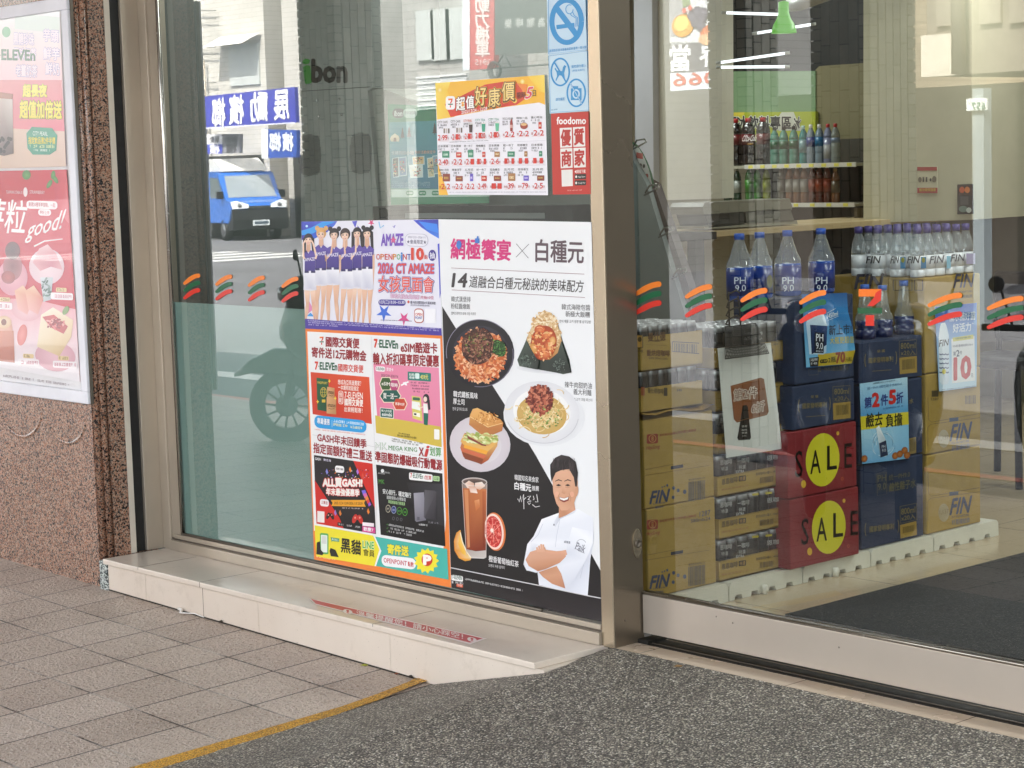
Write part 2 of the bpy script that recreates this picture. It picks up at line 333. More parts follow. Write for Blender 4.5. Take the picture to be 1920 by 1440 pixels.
# ------------------------------------------------------------------ flat printing
GLY = {}
def glyphs(txt, bold=0.0, spacing=1.0):
    key = (txt, bold, spacing)
    if key in GLY: return GLY[key]
    cu = bpy.data.curves.new('type', 'FONT'); cu.body = txt; cu.size = 1; cu.offset = bold; cu.resolution_u = 2; cu.space_character = spacing
    cu.dimensions = '2D'; cu.fill_mode = 'BOTH'; ob = bpy.data.objects.new('type', cu)
    me = bpy.data.meshes.new_from_object(ob)
    vs = [(v.co.x, v.co.y) for v in me.vertices]; fs = [list(p.vertices) for p in me.polygons]
    bpy.data.objects.remove(ob); bpy.data.curves.remove(cu); bpy.data.meshes.remove(me)
    GLY[key] = (vs, fs); return GLY[key]
class Art:
    """prints flat shapes on one plane; positions are read off the photograph and carried onto the real plane"""
    STEP = .0003
    def __init__(s, mb, plane, n, mat=None): s.mb = mb; s.pl = plane; s.n = Vector(n); s.o = (0, 0); s.k = 1.0; s.mat = mat or PRINT; s.c = 0
    def view(s, ox, oy, k): s.o = (ox, oy); s.k = k; return s
    def m(s, x, y, lay=0): return s.pl(s.o[0] + x / s.k, s.o[1] + y / s.k) + s.n * (lay * s.STEP)
    def nxt(s, lay): s.c = (s.c + 1) % 60; return lay + s.c * .012
    def poly(s, pts, col, lay=1):
        lay = s.nxt(lay); vs = [s.m(x, y, lay) for x, y in pts]; n = len(pts)
        if n <= 4: s.mb.add(vs, [list(range(n))], s.mat, col); return
        from mathutils.geometry import tessellate_polygon
        tr = tessellate_polygon([[Vector((x, y, 0)) for x, y in pts]]); s.mb.add(vs, [list(t) for t in tr], s.mat, col)
    def rect(s, x0, y0, x1, y1, col, lay=1, sl=0.0, r=0):
        f = lambda x, y: (x, y + sl * (x - x0))
        if not r: s.poly([f(x0, y0), f(x1, y0), f(x1, y1), f(x0, y1)], col, lay); return
        pts = []
        for cx, cy, a0 in ((x1 - r, y0 + r, -90), (x1 - r, y1 - r, 0), (x0 + r, y1 - r, 90), (x0 + r, y0 + r, 180)):
            for k in range(5): a = R_(a0 + k * 22.5); pts.append(f(cx + r * math.cos(a), cy + r * math.sin(a)))
        s.poly(pts, col, lay)
    def ell(s, cx, cy, rx, ry, col, lay=1, rot=0, col2=None, seg=28, a0=0, a1=360):
        lay = s.nxt(lay); ca, sa = math.cos(R_(rot)), math.sin(R_(rot)); pts = []
        full = a1 - a0 >= 360; cnt = seg if full else seg + 1
        for k in range(cnt):
            a = R_(a0 + (a1 - a0) * k / seg); x, y = rx * math.cos(a), ry * math.sin(a); pts.append((cx + x * ca - y * sa, cy + x * sa + y * ca))
        vs = [s.m(cx, cy, lay)] + [s.m(x, y, lay) for x, y in pts]
        s.mb.add(vs, [[0, k + 1, (k + 1) % cnt + 1] for k in range(cnt if full else seg)], s.mat, [col] + [col2 or col] * cnt)
    def line(s, pts, w, col, lay=2, closed=False):
        if closed: pts = list(pts) + [pts[0]]
        lay = s.nxt(lay)
        P = [Vector((x, y)) for x, y in pts]; n = len(P); L = []; Rr = []
        for i, p in enumerate(P):
            if closed and i in (0, n - 1): t = (P[1] - P[-2])
            else: t = P[min(i + 1, n - 1)] - P[max(i - 1, 0)]
            t = t.normalized() if t.length > 1e-9 else Vector((1, 0)); nn = Vector((-t.y, t.x)); ww = w[i] if isinstance(w, (list, tuple)) else w
            L.append(p + nn * ww / 2); Rr.append(p - nn * ww / 2)
        vs = [s.m(p.x, p.y, lay) for p in L + Rr]; s.mb.add(vs, [[i, i + 1, n + i + 1, n + i] for i in range(n - 1)], s.mat, col)
    def ring(s, cx, cy, rx, ry, w, col, lay=2, rot=0, a0=0, a1=360, seg=36):
        ca, sa = math.cos(R_(rot)), math.sin(R_(rot)); pts = []
        for k in range(seg + 1):
            a = R_(a0 + (a1 - a0) * k / seg); x, y = rx * math.cos(a), ry * math.sin(a); pts.append((cx + x * ca - y * sa, cy + x * sa + y * ca))
        s.line(pts, w, col, lay)
    def text(s, t, x0, y0, x1, y1, h, col, lay=3, bold=0.012, out=None, outw=.05, shear=0, spacing=1.0, mirror=False, tilt=0):
        """fits the words between (x0,y0) and (x1,y1), the middle of their left and right edge, h tall"""
        vs0, _ = glyphs(t, 0.0, spacing)
        if not vs0: return
        ax0 = min(v[0] for v in vs0); ax1 = max(v[0] for v in vs0); ay0 = min(v[1] for v in vs0); ay1 = max(v[1] for v in vs0)
        h0, h1 = (h if isinstance(h, (list, tuple)) else (h, h))
        if max(h0, h1) / s.k < 13: bold *= .45
        jobs = ([(outw, out, lay)] if out else []) + [(bold, col, lay + (1 if out else 0))]
        vs, fs = vs0, _
        for b, c, l in [(bb, cc, s.nxt(ll)) for bb, cc, ll in jobs]:
          k = 1 if abs(b) < .004 else (5 if b <= .03 else 8)
          for ci in range(k):
            q = 2 * math.pi * ci / k + .4; sx_, sy_ = (b * math.cos(q), b * math.sin(q)) if k > 1 else (0, 0); W_ = []
            for x, y in vs:
                u = (x + sx_ - ax0) / max(1e-6, ax1 - ax0); v = (y + sy_ - ay0) / max(1e-6, ay1 - ay0)
                if mirror: u = 1 - u
                hh = h0 + (h1 - h0) * u; xx = x0 + (x1 - x0) * u + shear * (v - .5) * hh; yy = y0 + (y1 - y0) * u - (v - .5) * hh
                W_.append(s.m(xx, yy, l))
            s.mb.add([p + s.n * (s.STEP * .06 * ci) for p in W_], fs, s.mat, c)
    def fuzz(s, x0, y0, x1, y1, h, col, lay=3, fill=.8):      # a row of writing too small to be read, as broken marks
        L = math.hypot(x1 - x0, y1 - y0); x = 0
        while x < L:
            w = h * random.uniform(.5, .95)
            if random.random() < fill:
                a, b = x / L, min(1, (x + w * .8) / L); ya, yb = y0 + (y1 - y0) * a, y0 + (y1 - y0) * b; xa, xb = x0 + (x1 - x0) * a, x0 + (x1 - x0) * b
                for q in (-.5, -.1, .3):
                    if random.random() < .8: s.poly([(xa, ya + h * q), (xb, yb + h * q), (xb, yb + h * (q + .2)), (xa, ya + h * (q + .2))], col, lay)
                xm = xa + (xb - xa) * random.random(); s.poly([(xm, ya - h * .5), (xm + w * .16, ya - h * .5), (xm + w * .16, ya + h * .5), (xm, ya + h * .5)], col, lay)
            x += w
    def scatter(s, cx, cy, rx, ry, n, size, cols, lay=3, asp=2.2, rot=None, rmin=0):
        for _ in range(n):
            a = random.uniform(0, 2 * math.pi); q = math.sqrt(random.uniform(rmin, 1)); x = cx + rx * q * math.cos(a); y = cy + ry * q * math.sin(a)
            sz = size * random.uniform(.6, 1.3); r = random.uniform(0, 360) if rot is None else rot + random.uniform(-25, 25)
            s.ell(x, y, sz * asp / 2, sz / 2, random.choice(cols), lay + random.randint(0, 2), r, seg=6)
def yplane(y): return lambda a, b: atY(a, b, y)
def xplane(x): return lambda a, b: atX(a, b, x)
# ================================================================== ground
def S(x, y): return -.134 - .0148 * (x + 2.717) + .035 * (y + .299)
def sw(px, py, up=.004):
    v = ray(px, py); n = Vector((.0148, -.035, 1)); k = -.134 - .0148 * 2.717 + .035 * .299 + up
    return CAM + v * ((k - n.dot(CAM)) / n.dot(v))
YE = -.585
def sheet(name, pts, m, z=None):
    b = MB(); b.add([(x, y, z(x, y) if z else 0) for x, y in pts], [list(range(len(pts)))], m); return b.build(name)
b = MB()
for p in ([(-16, -.28), (YE, -.28), (YE, -2.0), (-16, -2.0)][::-1], [(-16, -2.0), (12, -2.0), (12, -4.35), (-16, -4.35)][::-1]):
    b.add([(x, y, S(x, y)) for x, y in p], [[0, 1, 2, 3]], TILES)
setting(b.build('sidewalk'))
RAMP = lambda y: .085 * y
b = MB()
ys = [0, -.3, -.6, -.9, -1.2, -1.5]
for i in range(5):
    y0, y1 = ys[i], ys[i + 1]
    b.add([(0, y0, RAMP(y0)), (0, y1, RAMP(y1)), (12, y1, RAMP(y1)), (12, y0, RAMP(y0))], [[0, 1, 2, 3]], PEBBLE)
    b.add([(YE, y0, S(YE, y0)), (YE, y1, S(YE, y1)), (0, y1, RAMP(y1)), (0, y0, RAMP(y0))], [[0, 1, 2, 3]], PEBBLE)
b.add([(0, -1.5, RAMP(-1.5)), (YE, -1.5, S(YE, -1.5)), (YE, -2, S(YE, -2)), (0, -2, S(0, -2)), (12, -2, S(12, -2)), (12, -1.5, RAMP(-1.5))], [[0, 1, 2, 3], [0, 3, 4, 5]], PEBBLE)
setting(b.build('pebble_ramp'))
b = MB()
up = [(180, 1458), (330, 1415), (500, 1366), (640, 1325), (700, 1304), (765, 1279), (778, 1272.5), (800, 1271), (822, 1271)]
dn = [(260, 1463), (400, 1418), (540, 1373), (660, 1330), (712, 1312), (772, 1287), (788, 1281), (806, 1276), (822, 1272)]
n = len(up); b.add([sw(*q, .006) for q in up + dn], [[i, n + i, n + i + 1, i + 1] for i in range(n - 1)], YPAINT)
yl = b.build('yellow_line'); yl.location.z += .001; setting(yl)
b = MB(); b.add([(0, 0, -.001), (12, 0, -.001), (12, .106, -.001), (0, .106, -.001)], [[0, 1, 2, 3]], BORDERTILE); setting(b.build('threshold_floor'))
b = MB(); b.add([(-9, .219, 0), (12, .219, 0), (12, 12, 0), (-9, 12, 0)], [[0, 1, 2, 3]], SHOPTILE); setting(b.build('shop_floor'))
# ================================================================== step
st = empty('tiled_step', (-1.4, -.15, -.15), 'long cream tiled step running under the poster window', 'step')
b = MB(); b.box((-2.735, -.312, -.022), (-.05, .02, 0), STEPTILE, bev=.003)
for q in ((270, 1061.7), (745, 1160)):
    x = atZ(*q, 0).x; b.box((x - .0012, -.3125, -.01), (x + .0012, -.03, .0006), DARKALU, '6a6055')
b.build('tread_slab', st)
b = MB(); z0 = -.28
xs = [-2.717, atY(273, 1090, -.299).x, atY(484, 1140, -.299).x, atY(731, 1200, -.299).x, -.02]
for i in range(4): b.box((xs[i] + .001, -.299, z0), (xs[i + 1] - .001, -.1, -.0225), STEPTILE)
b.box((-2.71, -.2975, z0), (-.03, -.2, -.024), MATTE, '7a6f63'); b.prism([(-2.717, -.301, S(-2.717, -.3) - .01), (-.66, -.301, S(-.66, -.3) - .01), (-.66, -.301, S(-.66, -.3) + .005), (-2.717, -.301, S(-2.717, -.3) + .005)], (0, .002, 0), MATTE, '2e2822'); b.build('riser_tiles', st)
b = MB(); b.box((-2.78, -.306, S(-2.75, -.3) - .02), (-2.718, -.27, -.012), SPECK, bev=.006); b.build('terrazzo_edge', st)
# warning sticker on the step
b = MB(); a = Art(b, lambda x, y: atZ(x, y, .0012), (0, 0, 1), VINYL)
a.poly([(579, 1122), (604, 1127), (913, 1197), (882, 1208), (590, 1133)], 'f4ece8', 0)
a.poly([(583, 1123), (604, 1128.5), (905, 1197), (881, 1205), (592, 1132)], 'c8404f', 1)
a.text('溫馨提醒您！請小心踩空！', 668, 1149, 868, 1194, 10, 'f7efee', 2, .04)
for cx, cy in ((652, 1147), (885, 1199.5)):
    a.ell(cx, cy, 9, 4.2, 'f7efee', 2, 12); a.text('!', cx - 2, cy - .4, cx + 2, cy + .4, 6, 'c8404f', 3, .06)
tag(b.build('warning_sticker'), 'red warning strip with white characters stuck along the step edge', 'sticker')
# small litter
b = MB(); q = [sw(335, 1143), sw(341, 1148), sw(338, 1151), sw(350, 1151.5), sw(365, 1154), sw(382, 1158.5)]
b.tube([q[0] + Vector((0, 0, .004)), q[1] + Vector((0, 0, .01)), q[2] + Vector((0, 0, .004)), q[3] + Vector((0, 0, .004)), q[4] + Vector((0, 0, .008)), q[5] + Vector((0, 0, .003))], [.006, .007, .004, .0025, .0025, .002], PLASTIC, 'f2f0ec')
tag(b.build('paper_straw_wrapper'), 'twisted white wrapper lying against the foot of the step', 'litter')
def leaf(px, py, L, ang, col, label, fn=sw):
    b = MB(); o = fn(px, py); c, s_ = math.cos(ang), math.sin(ang)
    P = [(-L, 0, .004), (-L * .3, L * .3, .009), (L * .5, L * .22, .006), (L, 0, .012), (L * .4, -L * .25, .005), (-L * .4, -L * .25, .004), (0, 0, .001)]
    V = [Vector((x * c - y * s_, x * s_ + y * c, z)) + o for x, y, z in P]
    b.add(V, [[6, i, (i + 1) % 6] for i in range(6)], MATTE, col, True); tag(b.build('fallen_leaf'), label, 'leaf', 'leaves and crumbs by the step')
leaf(685, 1250, .022, .5, '9a9a3a', 'yellow green leaf at the foot of the step')
leaf(744, 1266, .014, .2, '7c4a34', 'small reddish leaf scrap near the yellow line tip')
leaf(770, 1271, .02, -.3, '2c2824', 'black rubber crumb where the yellow line meets the step')
leaf(416, 1167, .015, .3, '4a4334', 'dark crumb beside the white wrapper')
leaf(51, 1055, .02, .1, '2e2a26', 'dark crumb at the foot of the granite wall')
leaf(558, 1207, .012, .1, '5a5446', 'grey crumb midway along the foot of the step')
leaf(1274, 1252, .02, .7, '8a6c48', 'dry brown leaf on the pebble ramp', lambda x, y: atZ(x, y, -.004))
# ================================================================== left granite wall
gw = empty('granite_wall', (-4, -.1, 0), 'polished red granite wall left of the shop window', 'wall')
b = MB(); b.box((-8, -.29, -.3), (-2.80, .0, 3.4), GRANITE); b.build('face_panel', gw)
b = MB(); b.box((-2.80, -.235, -.03), (-2.757, -.161, 3.4), GRANITE); b.build('side_panel', gw)
b = MB(); sg = []
for cx, cy, r in ((-2.790, -.273, .0155), (-2.773, -.250, .0150)): b.lathe([(r, -.03), (r, 3.4)], (cx, cy, 0), GRANITE, seg=20)
b.build('corner_moulding', gw)
# raised curves on the granite, shaped in for bands of reflection and shading
b = MB()
for cx, cz, r, a0, a1 in ((-3.02, .60, .17, 180, 350), (-3.42, .62, .2, 175, 350), (-3.8, .61, .18, 180, 350)):
    b.tube([(cx + r * math.cos(R_(t)), -.2815, cz + r * .8 * math.sin(R_(t))) for t in range(a0, a1 + 1, 10)], .013, GRANITE, seg=10)
b.build('shade_band_ridges', gw)
# ================================================================== shop window
ww = empty('shop_window', (-1.4, .02, 0), 'aluminium framed shop window behind the big posters', 'window')
b = MB(); b.box((-2.757, -.16, -.001), (-2.752, -.135, 3.3), MATTE, 'ddd3c4'); b.build('sealant_strip', ww)
b = MB(); b.box((-2.77, -.135, -.001), (-2.766, -.085, 3.3), RUBBER, '141414'); b.build('dark_gap', ww)
b = MB(); b.box((-2.80, -.084, 0), (-2.75, .05, 3.3), ALU, bev=.002)
b.box((-2.75, -.004, 0), (-2.69, .05, 3.3), ALU, bev=.002); b.box((-2.69, .006, .04), (-2.62, .05, 3.3), ALU, 'd2cabd', bev=.002)
b.tube([(-2.606, .004, .075), (-2.606, .004, 3.3)], .009, CHROME, 'bdb9b2'); b.build('jamb', ww)
b = MB(); b.box((-2.69, -.012, .0005), (-.0605, .05, .043), ALU, bev=.002); b.box((-2.69, .004, .043), (-.0605, .05, .052), DARKALU)
b.box((-2.66, -.004, .052), (-.0605, .05, .070), ALU, bev=.002); b.tube([(-2.6, .0, .076), (-.35, .0, .076)], .006, DARKALU)
b.box((-2.62, .0035, .069), (-.0605, .02, .078), RUBBER, '5a554e'); b.build('sill_rail', ww)
def pane(name, parent, x0, x1, y, z0, z1, m, th=.008, dy=1):
    b = MB(); b.add([(x0, y, z0), (x1, y, z0), (x1, y, z1), (x0, y, z1)], [[0, 1, 2, 3]], m)
    b.add([(x0, y + th, z0), (x1, y + th, z0), (x1, y + th, z1), (x0, y + th, z1)], [[3, 2, 1, 0]], CLEARBACK)
    return b.build(name, parent)
pane('glass_pane', ww, -2.61, -.0605, .006, .07, 3.3, MAT_GLASS)
zt = atY(447, 573.5, .006).z
FILM = simple('frosted_film_surface', None, .55)
b = MB(); b.box((-2.61, .016, .07), (-.0605, .0175, zt), FILM, (130, 154, 148)); b.build('frosted_film', ww)
# steel pillar between window and door
SIDE_DARK = m_metal('darkened_side_steel', '857a6b', .24, .7, 0)  # side face darkened to stand in for the dark interior it mirrors
pp = empty('door_pillar', (-.03, .1, 0), 'tan steel pillar between the poster window and the glass door', 'pillar')
b = MB(); b.box((-.06, -.0, -.004), (-.0005, .14, 3.3), STEEL, bev=.0025); b.build('steel_casing', pp)
b = MB(); b.box((-.0005, .004, -.004), (.001, .14, 3.3), SIDE_DARK, bev=.0004); b.build('darkened_side', pp)
o = atX(1196, 1018, .0); o.y = .114; b = MB()
b.prism([(0.0015, o.y + .020 * math.cos(t) * (1), o.z + .05 * math.sin(t)) for t in [2 * math.pi * k / 24 for k in range(24)]], (.004, 0, 0), STEEL, 'c8c4bc')
b.lathe([(.014, 0), (.014, .006), (.008, .006), (.007, .003), (0, .003)], (.0055, o.y, o.z), DARKALU, '3c3a38', 18, Matrix.Rotation(R_(90), 3, 'Y')); b.build('lock_plate', pp)
b = MB(); b.box((.002, .108, -.003), (.05, .2, .012), RUBBER, '15130f'); b.build('floor_pivot', pp)
for q in ((1172, 1163),):
    v = atX(*q, 0); b = MB(); b.lathe([(.004, 0), (.004, .001), (0, .001)], (.0005, v.y, v.z), DARKALU, '2a2622', 10, Matrix.Rotation(R_(90), 3, 'Y')); b.build('screw', pp)
# sliding door
sd_ = empty('sliding_door', (2, .15, 0), 'glass sliding door with a wide beige metal bottom rail', 'door')
b = MB(); b.box((.006, .13, .029), (4, .172, .160), ALUBR, bev=.002)
for px, py in ((1343, 1156), (1374, 1168), (1573, 1214)): q = atY(px, py, .13); b.lathe([(.003, 0), (.002, .001), (0, .001)], (q.x, .1298, q.z), DARKALU, '3a342e', 8, Matrix.Rotation(R_(90), 3, 'X'))
b.build('bottom_rail', sd_)
b = MB(); b.tube([(.006, .137, .165), (4, .137, .165)], .0085, CHROME, 'a9a39b'); b.box((.006, .134, .1605), (4, .169, .167), DARKALU); b.build('gasket', sd_)
pane('door_glass', sd_, .003, 4, .15, .165, 3.3, DOOR_GLASS)
b = MB(); b.box((.05, .104, -.02), (6, .221, .0008), RUBBER, '16130f'); b.box((.05, .125, -.02), (6, .13, .0028), DARKALU, '3a342e'); b.box((.05, .19, -.02), (6, .196, .0028), DARKALU, '3a342e')
tag(b.build('door_track'), 'black floor track under the sliding glass door', 'track')
# stripes stuck on the glass
def stripes(px, py, w, h, yg, label, seven=False):
    b = MB(); a = Art(b, yplane(yg), (0, -1, 0), VINYL)
    if seven:
        a.poly([(px - 22, py - 29), (px + 21, py - 29), (px + 10, py - 15), (px - 22, py - 15)], 'f0771f', 1)
        a.poly([(px + 21, py - 29), (px + 20, py - 8), (px + 6, py + 3), (px - 6, py + 3), (px + 8, py - 15), (px + 10, py - 22)], 'd8301f', 2)
        a.rect(px - 24, py + 6, px + 22, py + 17, '1f5a36', 1); a.rect(px - 9, py + 20, px + 7, py + 40, 'd8301f', 1)
    else:
        for k, c in enumerate(('f0822e', '15603c', 'd9382c')):
            pts = []
            for i in range(10):
                t = i / 9; x = px - w / 2 + w * t; y = py + h * (.16 - .38 + .285 * k) - h * .30 * (math.sin(t * 1.45)) + h * .16
                pts.append((x, y))
            a.line(pts, [h * .13 * (.85 + .35 * min(1, i / 3)) * 1.1 for i in range(10)], c, 1)
            a.ell(pts[0][0], pts[0][1], h * .06, h * .06, c, 1); a.ell(pts[-1][0], pts[-1][1], h * .086, h * .086, c, 1)
    tag(b.build('glass_decal'), label, 'decal', 'orange, green and red stripe decals on the glass')
for (px, py), lb in zip(((359, 534), (419, 536), (480, 538), (543, 540)), ('at the window frame, leftmost on the poster window', 'second from the window frame', 'third from the window frame', 'beside the purple poster edge')):
    stripes(px, py, 25, 48, .0035, 'three stripe decal ' + lb)
for (px, py), lb in zip(((1214, 555), (1309, 560), (1413, 567), (1523, 571), (1771, 576), (1884, 582)), ('touching the steel pillar on the door glass', 'on the door glass beside the leaning rack', 'on the door glass over the black cans', 'on the door glass over the blue water flyer', 'on the door glass above the flyer priced 10', 'at the far right of the door glass')):
    stripes(px, py, 42 if px < 1700 else (56 if px < 1800 else 60), 62, .1475, 'three stripe decal ' + lb)
stripes(1632, 571, 0, 0, .1475, 'red numeral seven decal on the door glass with a green bar', True)
# ================================================================== posters on the window
def paper(quad, col, plane, n=(0, -1, 0), mat=None, th=.0006):
    b = MB(); a = Art(b, plane, n, mat or PRINT)
    P = [a.m(*q, 0) for q in quad]; nn = Vector(n)
    b.prism([p - nn * .00005 for p in P][::-1] if False else [p for p in P], -nn * th, a.mat, col); return b, a
SK = ('e9bfa4', 'f0cbb3', 'd9a68a')
# ---------- purple baseball poster (six girls)
b, a = paper([(565, 415.5), (822, 411), (829, 629), (572.5, 616)], 'e6e5f1', yplane(0)); a.view(560, 400, 4)
a.poly([(20, 62), (290, 58), (270, 90), (215, 140), (120, 190), (24, 200)], ['3340b8', '6f6fd8', '3f6fdc', '2a49c0', '2c62d6', '39309c'], 1)
a.poly([(24, 165), (110, 150), (200, 95), (280, 62), (180, 62), (90, 110), (22, 130)], '2f9be8', 2)
a.ell(62, 96, 9, 9, 'bfe4ff', 3)
a.poly([(860, 50), (1048, 45), (1053, 190), (985, 150), (920, 105)], ['3a46c4', '2c2f9a', '4e86ea', '2f6fe0', '3a50cc'], 1)
a.poly([(900, 60), (1040, 80), (1050, 150), (960, 120)], '3a86ea', 2)
a.poly([(1042, 230), (1056, 225), (1066, 600), (1058, 640), (1052, 420)], '4a4fc8', 1)
a.poly([(400, 60), (440, 56), (425, 110)], '5556c8', 1); a.poly([(440, 90), (468, 120), (448, 130)], '6a5fd0', 1)
for cx, cy, r, c in ((545, 70, 26, 'd8407a'), (640, 745, 60, '3f6fd8'), (790, 790, 48, 'd84a8c')):
    a.poly([(cx + (r if i % 2 == 0 else r * .36) * math.cos(i * math.pi / 5 - .9), cy + (r if i % 2 == 0 else r * .36) * math.sin(i * math.pi / 5 - .9) * 1.15) for i in range(10)], c, 1)
a.line([(602, 62), (612, 110), (640, 90)], 8, '7ab9e4', 1); a.line([(708, 95), (716, 108), (724, 88)], 6, '5a4fc0', 1)
a.poly([(55, 600), (80, 570), (75, 650), (110, 720), (60, 760)], 'e089b8', 1); a.poly([(60, 770), (120, 775), (90, 745)], '3f9be0', 1)
def girl(x, top, fw, body, hair, lean=0, side='b', cap=False, arms='up', foot=800):
    """x face centre, top of the hair, face half width, (shoulder, waist, hem, half widths)"""
    fw *= 1.42; sh, wa, he, ws, ww_ = body; fy = top + fw * 1.4; bx = x + lean
    sk = random.choice(('ecc5ac', 'f1d0ba', 'e8bda2'))
    if side == 'l': a.poly([(x - fw * 1.25, top + fw), (x - fw * .5, top + fw * .6), (x - fw * .6, top + fw * 4.6), (x - fw * 1.3, top + fw * 5.4)], hair, 2); a.poly([(x + fw * 1.25, top + fw), (x + fw * .5, top + fw * .6), (x + fw * .8, top + fw * 4.2), (x + fw * 1.35, top + fw * 4.8)], hair, 2)
    a.ell(x, fy - fw * .3, fw * 1.0, fw * 1.16, hair, 2)
    if cap: a.ell(x - fw * .8, top + fw * .1, fw * .45, fw * .5, hair, 2); a.ell(x + fw * .95, top + fw * .1, fw * .45, fw * .5, hair, 2)
    # legs
    for sgn, knee in ((-1, random.uniform(-14, 4)), (1, random.uniform(-6, 16))):
        hx = bx + sgn * ww_ * .5; kx = hx + knee; fx = kx + random.uniform(-16, 16); ky = he + (foot - he) * .45
        a.line([(hx, he - 30), (hx, he + 20), (kx, ky), (kx + (fx - kx) * .4, ky + 60), (fx, foot)], [ww_ * .98, ww_ * .92, ww_ * .56, ww_ * .6, ww_ * .3], [sk, sk, 'dcae93', 'e5bca3', 'd8a98e'] * 2, 3)
    a.poly([(bx - ww_ * .95, wa), (bx + ww_ * .95, wa), (bx + ww_ * 1.12, he), (bx + 3, he + 6), (bx, he - 16), (bx - 3, he + 4), (bx - ww_ * 1.12, he)], ['e9e9f2', 'f4f4fa', 'd6d6e4', 'e8e8f2', 'c9c9da', 'e4e4ee', 'dcdce8'], 4)
    a.poly([(x - fw * .42, fy + fw * .6), (x + fw * .42, fy + fw * .6), (x + fw * .5, sh + 8), (x - fw * .5, sh + 8)], 'dcae93', 3)
    a.poly([(bx - ws * .45, sh), (x - fw * .4, sh - 6), (x, sh + 22), (x + fw * .4, sh - 6), (bx + ws * .45, sh), (bx + ws, sh + 22), (bx + ws * .92, sh + 62), (bx + ww_ * .9, sh + 70), (bx + ww_ * .92, wa), (bx - ww_ * .92, wa), (bx - ww_ * .9, sh + 70), (bx - ws * .92, sh + 62), (bx - ws, sh + 22)],
           ['5a46a4', '65509f', '4e3c96', '6a56b0', '5a46a4', '6350ac', '43338a', '4c3a94', '3d2e80', '3a2c7c', '46358c', '4a3890', '5b47a6'], 4)
    a.rect(bx - ww_ * .92, wa - 9, bx + ww_ * .92, wa + 7, '2c2560', 5); a.rect(bx - 8, wa - 9, bx + 8, wa + 7, 'e6e4f0', 6)
    a.text('AMAZE', bx - ws * .75, sh + 66, bx + ws * .75, sh + 58, 24, 'efeaf8', 6, .02, '8a7ac4', .04)
    # arms
    if arms == 'face':
        for sg in (-1, 1): a.line([(bx + sg * ws * .85, sh + 60), (bx + sg * ws * 1.0, sh + 40), (x + sg * fw * 1.1, fy + fw * .8), (x + sg * fw * .7, fy + fw * .1)], [16, 15, 12, 11], [sk] * 8, 6)
    elif arms == 'down': a.line([(bx + ws * .9, sh + 60), (bx + ws * .95, wa - 20), (bx + ws * .75, he + 10)], [16, 14, 11], [sk] * 6, 3); a.line([(bx - ws * .9, sh + 55), (bx - ws * 1.0, wa - 10), (bx - ws * .6, wa + 30)], [16, 14, 11], [sk] * 6, 3)
    else: a.line([(bx - ws * .9, sh + 60), (bx - ws * 1.0, sh + 105), (bx - ws * .2, sh + 50), (x - fw * .2, fy + fw * 1.0)], [16, 15, 13, 11], [sk] * 8, 6); a.line([(bx + ws * .9, sh + 60), (bx + ws * .95, wa), (bx + ws * .6, wa + 60)], [16, 13, 10], [sk] * 6, 3)
    # face
    a.ell(x, fy, fw * .7, fw * 1.04, 'f4d8c6', 6, 0, 'e6bea6')
    a.poly([(x - fw * .82, fy - fw * .05), (x - fw * .74, fy - fw * .9), (x, fy - fw * 1.3), (x + fw * .74, fy - fw * .9), (x + fw * .82, fy - fw * .05), (x + fw * .58, fy - fw * .45), (x + fw * .2, fy - fw * .55), (x - fw * .5, fy - fw * .4)], hair, 7)
    for sg in (-1, 1): a.ell(x + sg * fw * .36, fy - fw * .08, fw * .17, fw * .1, '2b211f', 8); a.line([(x + sg * fw * .2, fy - fw * .32), (x + sg * fw * .56, fy - fw * .32)], 2, '5a4238', 8)
    a.poly([(x - 2, fy + fw * .1), (x + 2, fy + fw * .1), (x + 3, fy + fw * .34), (x - 3, fy + fw * .34)], 'dba68c', 8)
    a.ell(x, fy + fw * .58, fw * .27, fw * .12, 'c4544e', 8); a.ell(x, fy + fw * .55, fw * .2, fw * .05, 'fff4f0', 9)
girl(75, 152, 24, (282, 440, 575, 48, 44), '2a2228', 12, 'l', False, 'face', 795)
girl(170, 108, 26, (240, 420, 540, 52, 44), 'd9a766', -2, 'b', True, 'down', 800)
girl(440, 106, 24, (240, 420, 560, 46, 38), '231d22', 0, 'l', False, 'up', 825)
girl(268, 112, 26, (250, 415, 535, 58, 50), '2a2126', -10, 'b', True, 'up', 815)
girl(515, 104, 25, (246, 410, 570, 50, 42), '1e191e', 2, 'l', True, 'down', 825)
girl(350, 112, 27, (252, 428, 565, 54, 46), '3a2c2a', 12, 'b', False, 'up', 820)
a.text('AMAZE', 622, 200, 786, 196, 82, '7450b8', 4, .05, 'e8e4f6', .09); a.poly([(712, 170), (720, 190), (738, 192), (724, 204), (728, 224), (712, 212), (698, 224), (702, 204), (690, 192), (706, 190)], 'd85a8e', 8)
a.rect(800, 150, 972, 246, 'b8b6c8', 3, .03, 40); a.rect(803, 154, 969, 242, 'eceaf4', 4, .03, 38)
a.text('2025/12/21~2026/1/11', 822, 178, 956, 181, 15, '8a88a0', 5); a.text('★會員限定★', 814, 212, 960, 216, 32, '4c4868', 5, .02)
for t, x0, x1, c in (('O', 584, 612, 'c8372e'), ('P', 616, 642, 'd8762a'), ('E', 648, 670, 'c8372e'), ('N', 676, 704, 'd83a34'), ('P', 710, 734, 'd8902a'), ('O', 738, 764, '58b070'), ('i', 770, 778, '3d8ad8'), ('N', 784, 812, 'c8372e'), ('T', 816, 844, '3a4aa8')):
    a.text(t, x0, 326, x1, 327, 42 if t != 'i' else 62, c, 4, .035)
